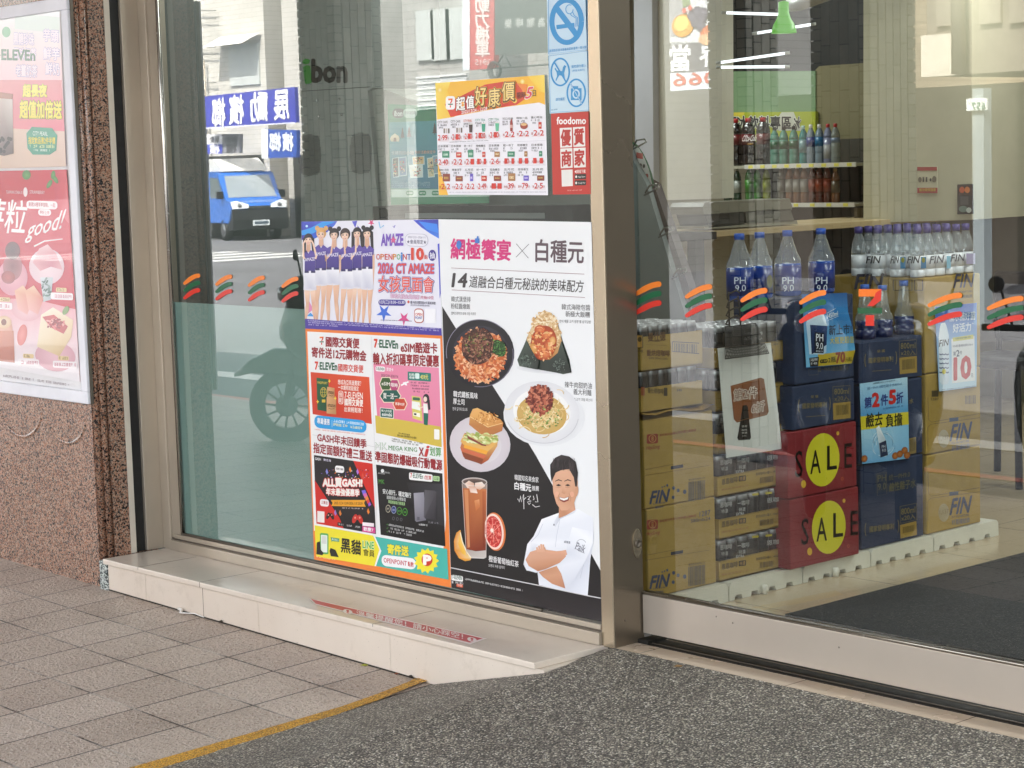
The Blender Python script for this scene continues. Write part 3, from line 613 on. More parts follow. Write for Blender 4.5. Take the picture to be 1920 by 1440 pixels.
a.text('10', 850, 304, 938, 306, 84, 'd23a2a', 4, .05, 'f4e0e4', .08); a.text('點', 944, 328, 970, 329, 32, 'd23a2a', 4, .03)
a.ell(1004, 315, 28, 42, '3a2d8a', 4); a.text('抽', 985, 315, 1023, 316, 48, 'f2f0fa', 5, .03)
a.text('2026 CT AMAZE', 598, 412, 1016, 416, (74, 70), 'd8483c', 4, .03, '8f86c8', .085)
a.text('女孩見面會', 602, 528, 1016, 536, (120, 110), 'd03a34', 4, .035, '5040a0', .085); a.text('女孩見面會', 602, 528, 1016, 536, (120, 110), 'dd4a3c', 7, .02, 'f2ecf6', .045)
a.text('啦啦女孩全員出席', 690, 618, 906, 628, 32, 'e8e2f4', 4, .03, 'c4508c', .07); a.text('共抽10位', 914, 630, 1014, 632, 26, 'c85a80', 4, .02)
a.rect(600, 645, 804, 690, '3f3394', 4, .02, 22); a.text('1/27(二)13:30~15:30', 608, 668, 796, 671, 28, 'f4f2fa', 5, .03)
a.ell(825, 664, 8, 11, 'd05a48', 4); a.text('臺大綜合體育館5F天幕展演館', 840, 666, 1028, 674, 22, '4a4460', 4, .02); a.text('(台北市中山區南港路2段69號)', 840, 688, 984, 694, 15, '6a6480', 4)
a.rect(868, 712, 940, 822, 'b05048', 4, .03, 26); a.rect(873, 720, 935, 815, 'f6f2f2', 5, .03, 22); a.text('OPEN', 878, 757, 930, 758, 20, 'c8372e', 6, .05); a.text('POiNT', 878, 783, 930, 784, 20, '3a4aa8', 6, .05)
a.rect(950, 715, 1030, 822, 'f2f1f6', 4, .03)
a.line([(612, 800), (852, 810)], 2, '8a86a0', 3); a.fuzz(620, 800, 850, 808, 7, '7a7690', 4)
a.poly([(50, 790), (1072, 862), (1076, 917), (52, 864)], '4a3a9c', 5)
a.fuzz(72, 804, 1056, 866, 8, 'cfc8ea', 6); a.fuzz(74, 818, 1054, 880, 8, 'cfc8ea', 6); a.fuzz(76, 834, 300, 846, 8, 'cfc8ea', 6)
tag(b.build('window_poster'), 'purple and white poster of six girls in purple baseball shirts', 'poster')
# ---------- orange framed offers poster
b, a = paper([(572.5, 616), (829, 629), (846, 1102), (589, 1049)], 'ee8338', yplane(.0012)); a.view(560, 400, 4)
W_ = 'ededee'
a.poly([(65, 886), (1062, 940), (1095, 2055), (1105, 2300), (1082, 2560), (115, 2380)], W_, 1)
def seven(x, y, s, lay=4, c2='2b6b45'):
    a.poly([(x - s * .5, y - s), (x + s * .5, y - s), (x + s * .3, y - s * .62), (x - s * .5, y - s * .62)], 'ee7a2e', lay)
    a.poly([(x + s * .5, y - s), (x + s * .42, y - s * .4), (x + s * .12, y + s * .1), (x - s * .14, y + s * .1), (x + s * .2, y - s * .62)], 'd83a2e', lay + 1); a.rect(x - s * .52, y + s * .16, x + s * .52, y + s * .42, c2, lay); a.rect(x - s * .14, y + s * .48, x + s * .12, y + s, 'd83a2e', lay)
seven(174, 955, 30)
RED = '96242c'
a.text('國際交貨便', 205, 962, 455, 976, 74, RED, 3, .035); a.text('寄件送12元購物金', 100, 1040, 508, 1070, 76, RED, 3, .035)
def brand(x0, y0, x1, y1, h, lay=3):
    w = x1 - x0; f = lambda t: (x0 + w * t, y0 + (y1 - y0) * t)
    a.text('7', *f(0), *f(.13), h, 'd8442e', lay, .05); a.rect(*f(.155), f(.155)[0] + w * .035, f(.155)[1] + h * .12, '1f6040', lay)
    a.text('ELEVEn', *f(.22), *f(1), h * .95, '1f5c3e', lay, .035)
brand(124, 1142, 290, 1150, 56); a.text('國際交貨便', 298, 1156, 486, 1168, 58, 'd8483a', 3, .02)
a.poly([(90, 1190), (530, 1228), (550, 1580), (106, 1506)], ['d4472a', 'dd5430', 'cf3f28', 'c83a26'], 2)
a.poly([(135, 1232), (225, 1244), (232, 1490), (142, 1474)], ['1f5c3a', '1a5034', '17472f', '1d5536'], 3); a.text('PASSPORT', 144, 1268, 218, 1274, 18, 'd8c050', 4, .03)
a.ring(188, 1342, 22, 36, 4, 'c9b44c', 4)
for q in (-.5, 0, .5): a.line([(166, 1342 + q * 40), (210, 1342 + q * 40)], 3, 'c9b44c', 4)
a.ring(188, 1342, 9, 36, 3, 'c9b44c', 4); a.rect(176, 1396, 202, 1418, 'd8b83a', 4)
for x0, y0, x1, y1 in ((216, 1300, 272, 1380), (212, 1376, 284, 1500)):
    a.poly([(x0, y0), (x1, y0 + 10), (x1, y1 + 8), (x0, y1)], ['d8a878', 'c89464', 'b98456', 'caa070'], 5); a.text('amazon', x0 + 8, (y0 + y1) / 2, x1 - 6, (y0 + y1) / 2 + 8, 20, '4a3420', 6, .03); a.line([(x0 + 14, (y0 + y1) / 2 + 22), (x0 + 34, (y0 + y1) / 2 + 30), (x1 - 12, (y0 + y1) / 2 + 26)], 3, '4a3420', 6)
for cx, cy in ((234, 1258), (278, 1386), (146, 1412)): a.poly([(cx, cy - 16), (cx + 4, cy - 4), (cx + 12, cy), (cx + 4, cy + 4), (cx, cy + 16), (cx - 4, cy + 4), (cx - 12, cy), (cx - 4, cy - 4)], 'f0d040', 7)
a.text('想成為亞馬遜賣家？', 296, 1264, 470, 1276, 38, 'f8efe8', 3, .02); a.text('一本護照就能搞定', 298, 1304, 452, 1316, 36, 'f8efe8', 3, .02)
a.rect(300, 1330, 336, 1430, 'f4ebe4', 3, .06, 14); a.rect(304, 1334, 332, 1426, 'd24a2c', 4, .06, 12); a.text('搭', 307, 1358, 330, 1360, 34, 'f4ebe4', 5, .03); a.text('配', 307, 1400, 330, 1402, 34, 'f4ebe4', 5, .03)
a.text('7-ELEVEN', 346, 1362, 482, 1370, 48, 'f8efe8', 3, .03); a.text('國際交貨便', 346, 1414, 484, 1424, 52, 'f8efe8', 3, .03); a.text('出貨輕鬆寄！', 344, 1468, 480, 1480, 38, 'f8efe8', 3, .02)
a.rect(120, 1512, 510, 1606, '2c9fe0', 4, .11, 40); a.text('專屬優惠', 142, 1554, 236, 1566, 46, 'f2f8fc', 5, .03, '1a6cb4', .07); a.line([(252, 1552), (253, 1604)], 3, 'bfe2f6', 5)
a.fuzz(262, 1556, 490, 1582, 18, 'e6f3fb', 5); a.fuzz(262, 1582, 480, 1612, 18, 'f0e8b0', 5)
a.fuzz(180, 1612, 470, 1640, 8, 'd8807a', 3); a.fuzz(120, 1620, 500, 1660, 8, 'd8807a', 3)
# right upper cell
brand(568, 974, 746, 986, 60); a.text('eSIM酷遊卡', 768, 1004, 1040, 1012, 78, RED, 3, .035); a.text('輸入折扣碼享限定優惠', 560, 1088, 1052, 1108, 86, RED, 3, .035)
a.poly([(560, 1125), (1052, 1158), (1072, 1645), (590, 1530)], ['e78aa8', 'e88fac', 'e586a4', 'e27c9c'], 2)
a.poly([(575, 1515), (1068, 1600), (1074, 1754), (582, 1646)], 'd2b84c', 3)
a.rect(578, 1146, 650, 1184, 'f4f0f0', 3, .06, 12); a.text('7-ELEVEN', 584, 1164, 644, 1169, 20, '2a5a44', 4, .03); a.text('愛遊卡', 660, 1168, 712, 1174, 26, 'f6eef2', 3, .02)
a.text('2025/12/24~2026/1/16', 620, 1214, 748, 1224, 20, '5a3240', 3, .01)
def hexa(x, y, rx, ry, c, lay=3): a.poly([(x - rx, y), (x - rx * .62, y - ry), (x + rx * .62, y - ry), (x + rx, y), (x + rx * .62, y + ry), (x - rx * .62, y + ry)], c, lay)
for x, y, rx, ry, c, t, hh in ((656, 1278, 44, 44, '3d5a2e', 'eSIM', 26), (720, 1288, 36, 38, 'b84a78', '限時', 30), (690, 1370, 76, 44, '1f5a50', '買一送一', 44), (762, 1430, 50, 40, 'c84a34', '再享95折', 22)):
    hexa(x, y, rx + 6, ry + 6, 'f2e6c8', 3); hexa(x, y, rx, ry, c, 4); a.text(t, x - rx * .7, y - 3, x + rx * .7, y + 3, hh, 'f6f2ea', 5, .03)
a.rect(612, 1456, 716, 1530, 'f2ece2', 4, .1, 6); a.rect(616, 1460, 712, 1526, '1f5a50', 5, .1, 6); a.text('輸入折扣碼', 624, 1478, 700, 1486, 18, 'e8f0ea', 6, .02); a.text('esim66', 628, 1504, 702, 1512, 26, 'f4f8f4', 6, .04)
a.rect(820, 1186, 994, 1250, '2c7f72', 4, .07, 6); a.text('電信網路', 832, 1208, 872, 1211, 20, 'eef4f0', 5, .02); a.text('最優', 832, 1230, 872, 1233, 18, 'eef4f0', 5, .02); a.text('459元', 916, 1226, 974, 1230, 36, 'f0e070', 5, .04); a.rect(876, 1198, 908, 1240, 'dceee8', 5, .07, 8)
for i in range(4): a.fuzz(842, 1268 + i * 22, 980, 1276 + i * 22, 11, '6a3a4c', 3)
a.line([(770, 1290), (826, 1262)], 12, 'f8f4f6', 3); a.poly([(780, 1270), (806, 1262), (816, 1292), (800, 1288)], 'f8f4f6', 3)
# kiosk and woman
a.poly([(850, 1368), (918, 1378), (930, 1560), (856, 1536)], 'd9cf6a', 4); a.rect(858, 1378, 912, 1400, '3a6a50', 5, .1, 8); a.poly([(852, 1408), (910, 1418), (916, 1480), (850, 1462)], 'eef0ea', 5); a.poly([(862, 1490), (912, 1500), (914, 1530), (862, 1516)], 'f4f0e0', 5); a.rect(868, 1498, 886, 1512, '3a3a34', 6, .1)
a.ell(958, 1388, 24, 34, '2a2a30', 5); a.poly([(962, 1380), (985, 1400), (990, 1470), (976, 1476)], '2a2a30', 5); a.ell(952, 1394, 14, 20, 'f0d4c4', 6); a.poly([(938, 1425), (968, 1430), (974, 1500), (940, 1496)], 'f2f0ec', 6); a.line([(940, 1450), (918, 1458), (900, 1440)], 9, 'f0d4c4', 7); a.poly([(940, 1496), (974, 1500), (970, 1590), (942, 1584)], '1f6a58', 6)
a.text('加入會員享優惠', 750, 1646, 836, 1662, 12, '4a4220', 4); a.text('廣告.商品.活動實施及2026通知', 742, 1664, 884, 1684, 16, '3a3418', 4, .02); a.fuzz(700, 1690, 930, 1726, 10, '4a4220', 4); a.fuzz(700, 1706, 900, 1738, 10, '4a4220', 4)
a.rect(1018, 1618, 1058, 1694, 'f4f2ec', 4, .1, 6)
a.line([(548, 925), (568, 1690), (588, 2380)], 2, 'c9c9cc', 2); a.line([(104, 1660), (1078, 1850)], 2, 'b9b9bc', 2)
a.view(560, 740, 3.893)
a.text('GASH年末回饋季', 138, 308, 496, 360, 66, RED, 3, .03); a.text('指定面額好禮三重送', 110, 386, 536, 450, 74, RED, 3, .03)
a.poly([(112, 440), (540, 503), (566, 1018), (132, 940)], '1c1a1d', 2); a.poly([(400, 482), (540, 503), (558, 830), (470, 640)], 'cf2a22', 3); a.poly([(118, 622), (300, 900), (330, 976), (132, 940)], 'cf2a22', 3)
a.text('GASH', 122, 466, 164, 472, 18, 'f0eef0', 4, .04); a.text('數位海', 184, 474, 238, 482, 18, 'e0dcf0', 4, .02)
a.rect(268, 516, 334, 566, 'f4f2f2', 4, .1, 16); a.text('遊戲大優惠', 276, 538, 328, 546, 16, '4a3a3a', 5, .02)
a.text('ALL買GASH!', 180, 640, 466, 644, (66, 60), 'f2eee8', 5, .06, 'd8322a', .13); a.text('年末最強優惠季', 204, 706, 446, 716, (54, 50), 'f2eee8', 5, .04, 'd8322a', .12)
a.poly([(236, 768), (490, 768), (480, 790), (492, 818), (240, 812), (250, 790)], 'e8a22c', 5); a.text('2025.12.24 12:00-2026.1.10 23:59', 262, 790, 468, 794, 18, '3a2410', 6, .02)
a.rect(158, 760, 222, 812, 'f2eeee', 5, .1, 16); a.text('三重送', 168, 784, 214, 790, 24, 'a8383a', 6, .03); a.fuzz(320, 826, 480, 832, 8, 'd8c8c8', 5)
a.rect(138, 848, 190, 930, 'efe8e4', 4, .1)
for (x, y, s, c) in ((232, 884, 28, '241a1c'), (432, 905, 38, 'c83028')): a.ell(x - s * .55, y, s * .42, s * .9, c, 5, 20); a.ell(x + s * .55, y + 4, s * .42, s * .9, c, 5, -20); a.rect(x - s * .6, y - s * .6, x + s * .6, y + s * .2, c, 5); a.ell(x - s * .45, y - s * .2, s * .15, s * .2, 'e8a090', 6); a.ell(x + s * .45, y - s * .2, s * .15, s * .2, 'e8a090', 6)
for i, c in enumerate(('7a6ad8', 'd86aa8', 'e8883a', 'd8403a', '9a5ad0')): a.poly([(462 + i * 12, 700 + i * 24), (488 + i * 9, 694 + i * 22), (500 + i * 8, 724 + i * 20), (474 + i * 10, 736 + i * 20)], c, 6)
for _ in range(60): x, y = random.uniform(160, 520), random.uniform(545, 620); a.rect(x, y, x + random.uniform(3, 9), y + random.uniform(3, 9), random.choice(('f4f0f0', 'd8403a', 'e8983a', '8a6ad8', '3a3438')), 4)
for x, y, c in ((208, 560, '8a8ad8'), (378, 545, 'e8883a'), (432, 560, 'b07ad8'), (270, 860, 'a07ac8'), (305, 862, 'd8803a'), (510, 850, 'e8883a'), (470, 590, 'd8503a')): a.poly([(x, y - 22), (x + 11, y + 8), (x, y + 24), (x - 9, y)], c, 5)
for i in range(3): a.rect(286 + i * 60, 930 + i * 9, 336 + i * 60, 956 + i * 9, '141214', 5, .12, 4); a.fuzz(294 + i * 60, 944 + i * 9, 330 + i * 60, 949 + i * 9, 11, 'e4e0e0', 6)
a.rect(468, 930, 552, 956, 'f4e8ee', 5, .1); a.rect(466, 958, 562, 1000, 'd0408c', 5, .12); a.text('歡慶7', 476, 978, 548, 988, 28, 'f8f0f4', 6, .05)
# right lower cell
a.text('MK', 560, 374, 644, 378, 50, '5c9a4a', 4, .05); a.text('MK', 560, 374, 644, 378, 50, W_, 6, -.008)
a.text('MEGA KING', 658, 386, 866, 402, 32, '4c8c46', 4, .01); a.text('X', 880, 414, 914, 418, 58, '96242c', 4, .035); a.text('i', 930, 412, 946, 413, 74, 'c83a3a', 4, .03, shear=.25); a.text('划算', 958, 412, 1042, 420, 66, '4f9a44', 4, .01)
a.text('準固態防爆磁吸行動電源', 560, 450, 1048, 516, 76, RED, 3, .035)
a.poly([(566, 510), (1050, 575), (1072, 1108), (600, 1022)], ['141416', '17171a', '0f0f11', '121214'], 2); a.poly([(790, 640), (1048, 650), (1066, 960), (860, 900)], ['232326', '3a3a40', '2a2a2e', '1c1c20'], 3)
a.ell(614, 556, 12, 14, 'e4e4e4', 4); a.text('台灣大哥大', 628, 566, 668, 572, 14, 'c8c8c8', 4); a.text('SMARTPOWER', 582, 572, 630, 578, 10, 'c8c8c8', 4)
a.rect(808, 566, 980, 620, 'f2f2f0', 4, .1, 12); brand(818, 588, 910, 598, 34, 5); a.text('i划算', 920, 602, 972, 608, 32, 'c84a4a', 5, .03); a.rect(984, 592, 1030, 628, 'b8d8a0', 4, .1, 6); a.text('公益', 990, 610, 1024, 614, 24, '3a6a3a', 5, .03)
a.text('MK', 586, 632, 628, 636, 30, '4a8a3c', 4, .05)
a.text('安心前行，穩定隨行', 616, 704, 822, 736, 38, 'eef0ee', 4, .03); a.text('國衛保險x台灣製造', 646, 748, 784, 766, 26, 'd4d6d4', 4, .015); a.text('準固態磁吸行動電源', 656, 780, 778, 798, 24, 'b4dc9a', 4, .02)
for i, (c, c2) in enumerate((('c8c0a8', '2a2a2a'), ('a8b0d0', '2a3a7a'), ('58a838', '14141a'), ('58b838', '14141a'))): x = 655 + i * 41; y = 832 + i * 8; a.ell(x, y, 18, 28, c, 4); a.ell(x, y, 15, 24, c2, 5); a.fuzz(x - 9, y, x + 9, y + 2, 12, c, 6)
for i in range(3): a.ring(694 + i * 28, 903 + i * 4, 7, 11, 3, '6a6a6e', 4); a.text('✓', 644, 946 + i * 26, 656, 947 + i * 26, 14, '58a848', 4); 
for i in range(3): a.fuzz(658, 948 + i * 25, 915 - i * 45, 998 + i * 14, 13, 'c8c8c8', 4)
a.poly([(842, 718), (916, 712), (932, 916), (862, 928), (852, 918)], ['a2a0aa', '8e8c98', '6e6c78', '8a8894', '76747e'], 5); a.poly([(922, 694), (998, 700), (1008, 710), (1004, 912), (926, 904), (916, 890)], ['5c5a60', '4a484e', '46444a', '2e2c32', '3a383e', '55535a'], 6); a.rect(868, 892, 886, 916, '5a5862', 7)
a.fuzz(880, 946, 945, 954, 12, 'd0d0d0', 4); a.fuzz(950, 930, 1020, 938, 12, '8a8a90', 4)
# bottom strip
a.poly([(118, 952), (545, 1028), (592, 1122), (560, 1252), (130, 1180)], 'efe038', 4); a.poly([(560, 1036), (1086, 1126), (1096, 1350), (566, 1250), (606, 1140)], '48b4a8', 4); a.poly([(548, 1030), (560, 1034), (606, 1140), (566, 1252), (556, 1250), (592, 1130)], 'f4f4f0', 5)
a.rect(158, 1008, 220, 1160, '58b060', 5, .1, 12); a.rect(166, 1022, 212, 1148, 'e8f2ea', 6, .1, 4); a.rect(174, 1030, 206, 1086, 'd8dcd8', 7, .1)
a.poly([(136, 1078), (158, 1070), (164, 1130), (186, 1156), (176, 1172), (132, 1164)], '1a1818', 7); a.poly([(236, 1118), (272, 1132), (296, 1186), (238, 1178), (228, 1140)], '1a1818', 7)
a.poly([(236, 1040), (300, 1050), (298, 1074), (248, 1068), (244, 1078)], '3a9a78', 5); a.text('數位點心', 246, 1054, 294, 1062, 14, 'f0f8f0', 6, .02)
a.text('黑貓', 312, 1096, 456, 1120, 104, '17151a', 5, .028); a.text('LINE', 470, 1092, 552, 1102, 50, '52b04a', 5, .05, 'e8f0c0', .09); a.text('會員', 474, 1148, 556, 1162, 50, '17151a', 5, .02)
a.text('寄件送', 652, 1124, 804, 1142, 70, 'f0e23c', 5, .045, '2a8a80', .09); a.rect(608, 1166, 858, 1248, 'f4f4f6', 5, .12, 36); a.text('OPENPOiNT', 624, 1206, 792, 1232, 34, 'c84a5a', 6, .035); a.text('點數', 800, 1234, 842, 1240, 34, 'c83a34', 6, .04)
a.poly([(935 + (95 if i % 2 == 0 else 74) * math.cos(i * math.pi / 13) * .98, 1212 + (95 if i % 2 == 0 else 74) * math.sin(i * math.pi / 13)) for i in range(26)], 'f2e43c', 5)
a.ell(940, 1205, 40, 46, 'd03a2c', 6); a.text('P', 918, 1204, 966, 1208, 64, 'f8f4f0', 7, .07)
a.fuzz(130, 1180, 268, 1204, 10, 'f8d8b8', 3)
tag(b.build('window_poster'), 'orange bordered poster with four offer panels and yellow bottom strip', 'poster')
# ---------- black and white chef poster
b, a = paper([(822, 411), (1110, 416.5), (1127.5, 1163), (846, 1102)], 'e9eaec', yplane(0)); a.view(820, 400, 3.79)
a.poly([(35, 660), (125, 805), (480, 1360), (700, 1720), (1100, 2430), (1160, 2540), (1168, 2900), (100, 2660)], ['1c1a1c', '201e20', '222022', '1e1c1e', '1a191a', '1a191a', '242024', '1d1b1d'], 1)
M1 = 'd02a78'
a.text('網極饗宴', 98, 250, 522, 264, 146, M1, 3, .03); a.ell(156, 222, 18, 30, '3a78c8', 6); a.rect(150, 250, 162, 256, '3a78c8', 6); a.rect(270, 178, 302, 212, '3a78c8', 6); a.poly([(280, 180), (286, 160), (296, 164), (294, 182)], '3a78c8', 6)
a.line([(562, 216), (648, 318)], 3.5, '5a585c', 3); a.line([(652, 218), (560, 312)], 3.5, '5a585c', 3); a.text('白種元', 700, 264, 1040, 276, 158, '5a4850', 3, .022)
a.line([(100, 388), (1046, 432)], 3.5, '8a5a64', 3); a.line([(104, 544), (1050, 598)], 3.5, '8a5a64', 3)
a.text('14', 110, 474, 212, 476, 96, '3a3538', 3, .03, shear=.12); a.text('道融合白種元秘訣的美味配方', 230, 484, 1040, 520, 86, '45403f', 3, .008, shear=.1)
def cap(l1, l2, l3, x0, y0, x1, dx, col, sl=.03, hh=40):
    a.text(l1, x0, y0, x1, y0 + (x1 - x0) * sl, hh, col, 3, .008)
    if l2: a.text(l2, x0 + dx[0], y0 + 50, x1 + dx[1], y0 + 50 + (x1 - x0) * sl, hh, col, 3, .008)
    a.text(l3, x0 + dx[2], y0 + 102, x1 + dx[3], y0 + 102 + (x1 - x0) * sl, 22, col, 3, 0)
cap('韓式漢堡排', '粉紅醬燉飯', '함박스테이크 로제 크림 리조또', 100, 608, 238, (-2, -4, 0, 38), '4a4648')
cap('韓式海陸包醬', '新極大飯糰', '한식 해물 고기 쌈장 롤 삼각김밥', 884, 664, 1088, (28, -4, -16, 4), '4a4648', .03, 42)
cap('辣牛肉甜奶油', '義大利麵', '매운 소고기 크림 파스타', 906, 1216, 1100, (62, -4, 30, 4), '4a4648', .05, 44)
a.text('韓式鐵板風味', 116, 1282, 288, 1298, 44, 'eceaea', 3, .03); a.text('厚土司', 114, 1334, 194, 1342, 42, 'eceaea', 3, .03); a.text('한국 길거리 토스트', 110, 1388, 216, 1394, 24, 'e0dede', 3, .01)
# burger rice on a black plate
a.ell(306, 995, 243, 240, '2a2730', 3, 20, '14121a'); a.ring(304, 990, 238, 235, 5, '8a8698', 5, 20, 150, 290); a.ring(306, 1000, 236, 232, 6, '6a6678', 5, 20, -30, 80); a.ell(310, 995, 200, 196, '1a171f', 4, 20, '2c2834')
a.ell(308, 1010, 172, 178, 'c87848', 6, 30, 'b05a30'); a.scatter(310, 1014, 184, 192, 620, 15, ('e0905a', 'd87a44', 'e8a878', 'c8602e', 'f0c098', 'b85028', 'dfa07a'), 7, 2.4)
a.ell(295, 945, 116, 130, '5c3528', 11, 15, '3a1f18'); a.scatter(293, 943, 112, 126, 420, 12, ('7a4a38', '4a281e', '9a6450', '2e1812', '643a2c', 'a87c64'), 12, 1.8); a.scatter(290, 930, 80, 90, 40, 8, ('5a6a2c', '748a3a'), 15, 1.6)
for cx, cy, r in ((440, 960, 44), (462, 985, 30), (430, 930, 30), (458, 940, 30)): a.ell(cx, cy, r, r * 1.1, '2c4a24', 12, 0, '1a3016')
a.scatter(446, 960, 48, 56, 160, 9, ('3a6a30', '5a8a44', '28481e', '1c3616'), 13, 1.2); a.line([(402, 900), (440, 930)], 16, '8aa848', 12)
# rice ball in seaweed
a.ell(760, 1105, 195, 34, 'c4c5ca', 2, 3, 'e2e3e6')
a.poly([(575, 1040), (640, 880), (700, 740), (760, 690), (815, 710), (860, 790), (890, 900), (940, 1040), (955, 1130), (900, 1142), (720, 1110), (590, 1085)], '2a332c', 3)
a.poly([(636, 900), (690, 760), (755, 690), (812, 706), (858, 790), (888, 910), (860, 990), (800, 1040), (740, 1040), (690, 1000)], ['d8b88a', 'e4c89c', 'ead2ac', 'e4c698', 'dab684', 'caa06a', 'c08a52', 'b06a3a', 'b06a3a', 'c08a52'], 5)
a.scatter(765, 790, 92, 92, 260, 12, ('ecd6b0', 'dcb988', 'c89a62', 'f2e2c4', 'd0a872'), 6, 1.9); a.scatter(850, 880, 34, 70, 60, 11, ('ecd6b0', 'dcb988', 'c89a62'), 6, 1.9); a.scatter(672, 880, 30, 60, 50, 11, ('ecd6b0', 'dcb988', 'c89a62'), 6, 1.9)
a.ell(760, 920, 92, 124, 'c05428', 9, 8, 'a84420')
for cx, cy, rx, ry, r in ((735, 830, 40, 36, 20), (780, 866, 44, 34, -20), (800, 950, 48, 36, 60), (735, 965, 36, 44, 10), (770, 1000, 42, 34, 0), (700, 960, 26, 46, -20), (826, 900, 26, 36, 0)): a.ell(cx, cy, rx, ry, 'e08850', 10, r, 'b84a22'); a.ring(cx, cy, rx * .7, ry * .6, 5, 'f0b080', 12, r, 200, 330)
a.scatter(760, 925, 88, 118, 110, 13, ('d86a34', 'e89a5c', 'f2c08a', 'a83e1c', 'e0b070'), 13, 1.6); a.ell(826, 905, 22, 30, 'e8b878', 14, 0, 'd0904c'); a.ell(690, 960, 22, 38, 'e0a860', 14, -20, 'c88440')
a.poly([(575, 1040), (640, 900), (700, 1010), (730, 1050), (720, 1110), (590, 1085)], ['3c483e', '465248', '28302a', '222a24', '1e2620', '56625a'], 15); a.poly([(888, 905), (950, 1100), (955, 1130), (900, 1142), (800, 1120), (790, 1050), (860, 1000)], ['424e44', '1e2620', '2a322c', '3a463c', '27302a', '2a332c', '333e36'], 15)
a.scatter(650, 1040, 60, 50, 70, 7, ('55635a', '1c241f', '6a786e'), 16, 1.5); a.scatter(880, 1080, 52, 46, 70, 7, ('55635a', '1c241f', '6a786e'), 16, 1.5)
# pasta plate
a.ell(760, 1440, 290, 215, 'b9babf', 2, 5, 'e4e5e8'); a.ell(745, 1415, 268, 222, 'f2f2f3', 4, 10, 'dcdce0'); a.ring(745, 1415, 262, 216, 4, 'c2c2c8', 5, 10, 0, 150); a.ell(745, 1410, 205, 160, 'e9e6e0', 5, 10, 'f0efee')
a.ell(745, 1430, 178, 140, 'd8b878', 6, 8, 'c9a45c')
for _ in range(190):
    cx, cy = 745 + random.gauss(0, 66), 1432 + random.gauss(0, 46); r1 = random.uniform(22, 50); a0 = random.uniform(0, 360); a.ring(cx, cy, r1, r1 * .75, random.uniform(5, 8), random.choice(('e8d09a', 'dcbc7c', 'f0dfb4', 'c8a25c', 'e4c88c')), 7 + random.randint(0, 3), random.uniform(-20, 20), a0, a0 + random.uniform(60, 150), 8)
a.scatter(745, 1440, 150, 100, 60, 10, ('5a7a34', '7a9444', 'a8b868'), 12, 1.6); a.ell(738, 1325, 84, 96, '8a4030', 11, -8, '7a3628')
a.scatter(736, 1322, 90, 104, 260, 16, ('a04a34', '742c20', 'b8644a', '5e2018', 'c87c60'), 12, 2.0)
# ---------- lower half
a.view(820, 740, 3.428)
a.ell(276, 318, 196, 178, 'bcb4ba', 3, 12, 'cfc8ce'); a.ell(274, 312, 194, 176, 'ded6da', 4, 12, 'cfc6cc'); a.ell(285, 325, 130, 116, 'cbc2c8', 5, 12, 'd9d2d6')
a.poly([(150, 340), (178, 246), (300, 270), (395, 262), (388, 330), (330, 420), (285, 448), (170, 400)], ['c8784a', 'b86a40', 'd0905c', 'b87844', 'd8a868', 'b05c34', 'a04c2c', 'b4603c'], 6)
a.poly([(152, 300), (175, 250), (330, 330), (392, 280), (388, 310), (320, 372), (170, 320)], 'e2b060', 7)
a.poly([(176, 320), (330, 362), (318, 384), (174, 340)], 'eea83a', 8); a.poly([(150, 338), (320, 392), (300, 410), (160, 362)], 'cf6a48', 8); a.poly([(160, 366), (300, 414), (286, 446), (180, 412)], '8a4428', 8)
a.poly([(188, 235), (300, 290), (395, 265), (390, 290), (300, 330), (196, 275)], 'b8c07a', 8); a.scatter(285, 280, 110, 34, 150, 13, ('cfd68e', '9aac54', 'e4e8b8', 'c8b070'), 9, 2.4, 15); a.poly([(196, 262), (300, 318), (320, 322), (318, 330), (290, 326), (200, 280)], '8a3a34', 12)
a.poly([(214, 130), (232, 92), (262, 84), (410, 158), (428, 180), (420, 232), (330, 270), (300, 266), (208, 192)], ['d8a05a', 'e4b068', 'e8b872', 'd89a54', 'c8844a', 'b87440', 'b06e3c', 'bc7a44', 'c08048'], 10)
a.poly([(236, 98), (262, 88), (405, 160), (422, 182), (330, 208), (214, 140)], ['e0aa62', 'e8b46c', 'dca05a', 'd0904e', 'd89c58', 'e0a860'], 11)
a.line([(214, 140), (330, 208), (424, 182)], 4, 'f0cf94', 12)
a.scatter(320, 150, 80, 40, 60, 8, ('c8863e', 'f0c88c', 'b87234'), 12, 2)
# iced tea
a.poly([(160, 560), (322, 566), (316, 1046), (300, 1054), (210, 1050), (190, 1030)], ['8c7c74', 'a08c80', 'c9c3be', 'd8d2ce', 'd4ccc8', 'b8aca4'], 3)
a.poly([(164, 600), (320, 606), (314, 1000), (250, 1006), (186, 992)], ['b86a3c', 'c87a48', '7c2c18', '6a2412', '8a3a20'], 4); a.poly([(176, 610), (200, 612), (212, 980), (196, 985)], 'cf8a5c', 5); a.poly([(292, 620), (312, 622), (306, 980), (294, 984)], ['b45c34', 'c06a3e', '7a2c18', '7a2c18'], 5)
a.ell(242, 560, 80, 26, '9a8a84', 5, 2, 'b8aca6'); a.ell(242, 562, 74, 21, '4a3a36', 6, 2, '6a5850')
for pts in ([(178, 572), (206, 552), (240, 570), (236, 606), (196, 600)], [(246, 566), (290, 560), (312, 586), (276, 612), (244, 598)], [(204, 588), (250, 592), (262, 634), (216, 628)]): a.poly(pts, [random.choice(('eed6c6', 'f8ece4', 'd8a890', 'e4c0ac')) for _ in pts], 7)
a.poly([(240, 680), (272, 672), (276, 720), (250, 748)], ['d8905c', 'e0a070', 'c87848', 'c06c3c'], 5); a.ring(242, 560, 80, 26, 3, 'e4dcd8', 8, 2)
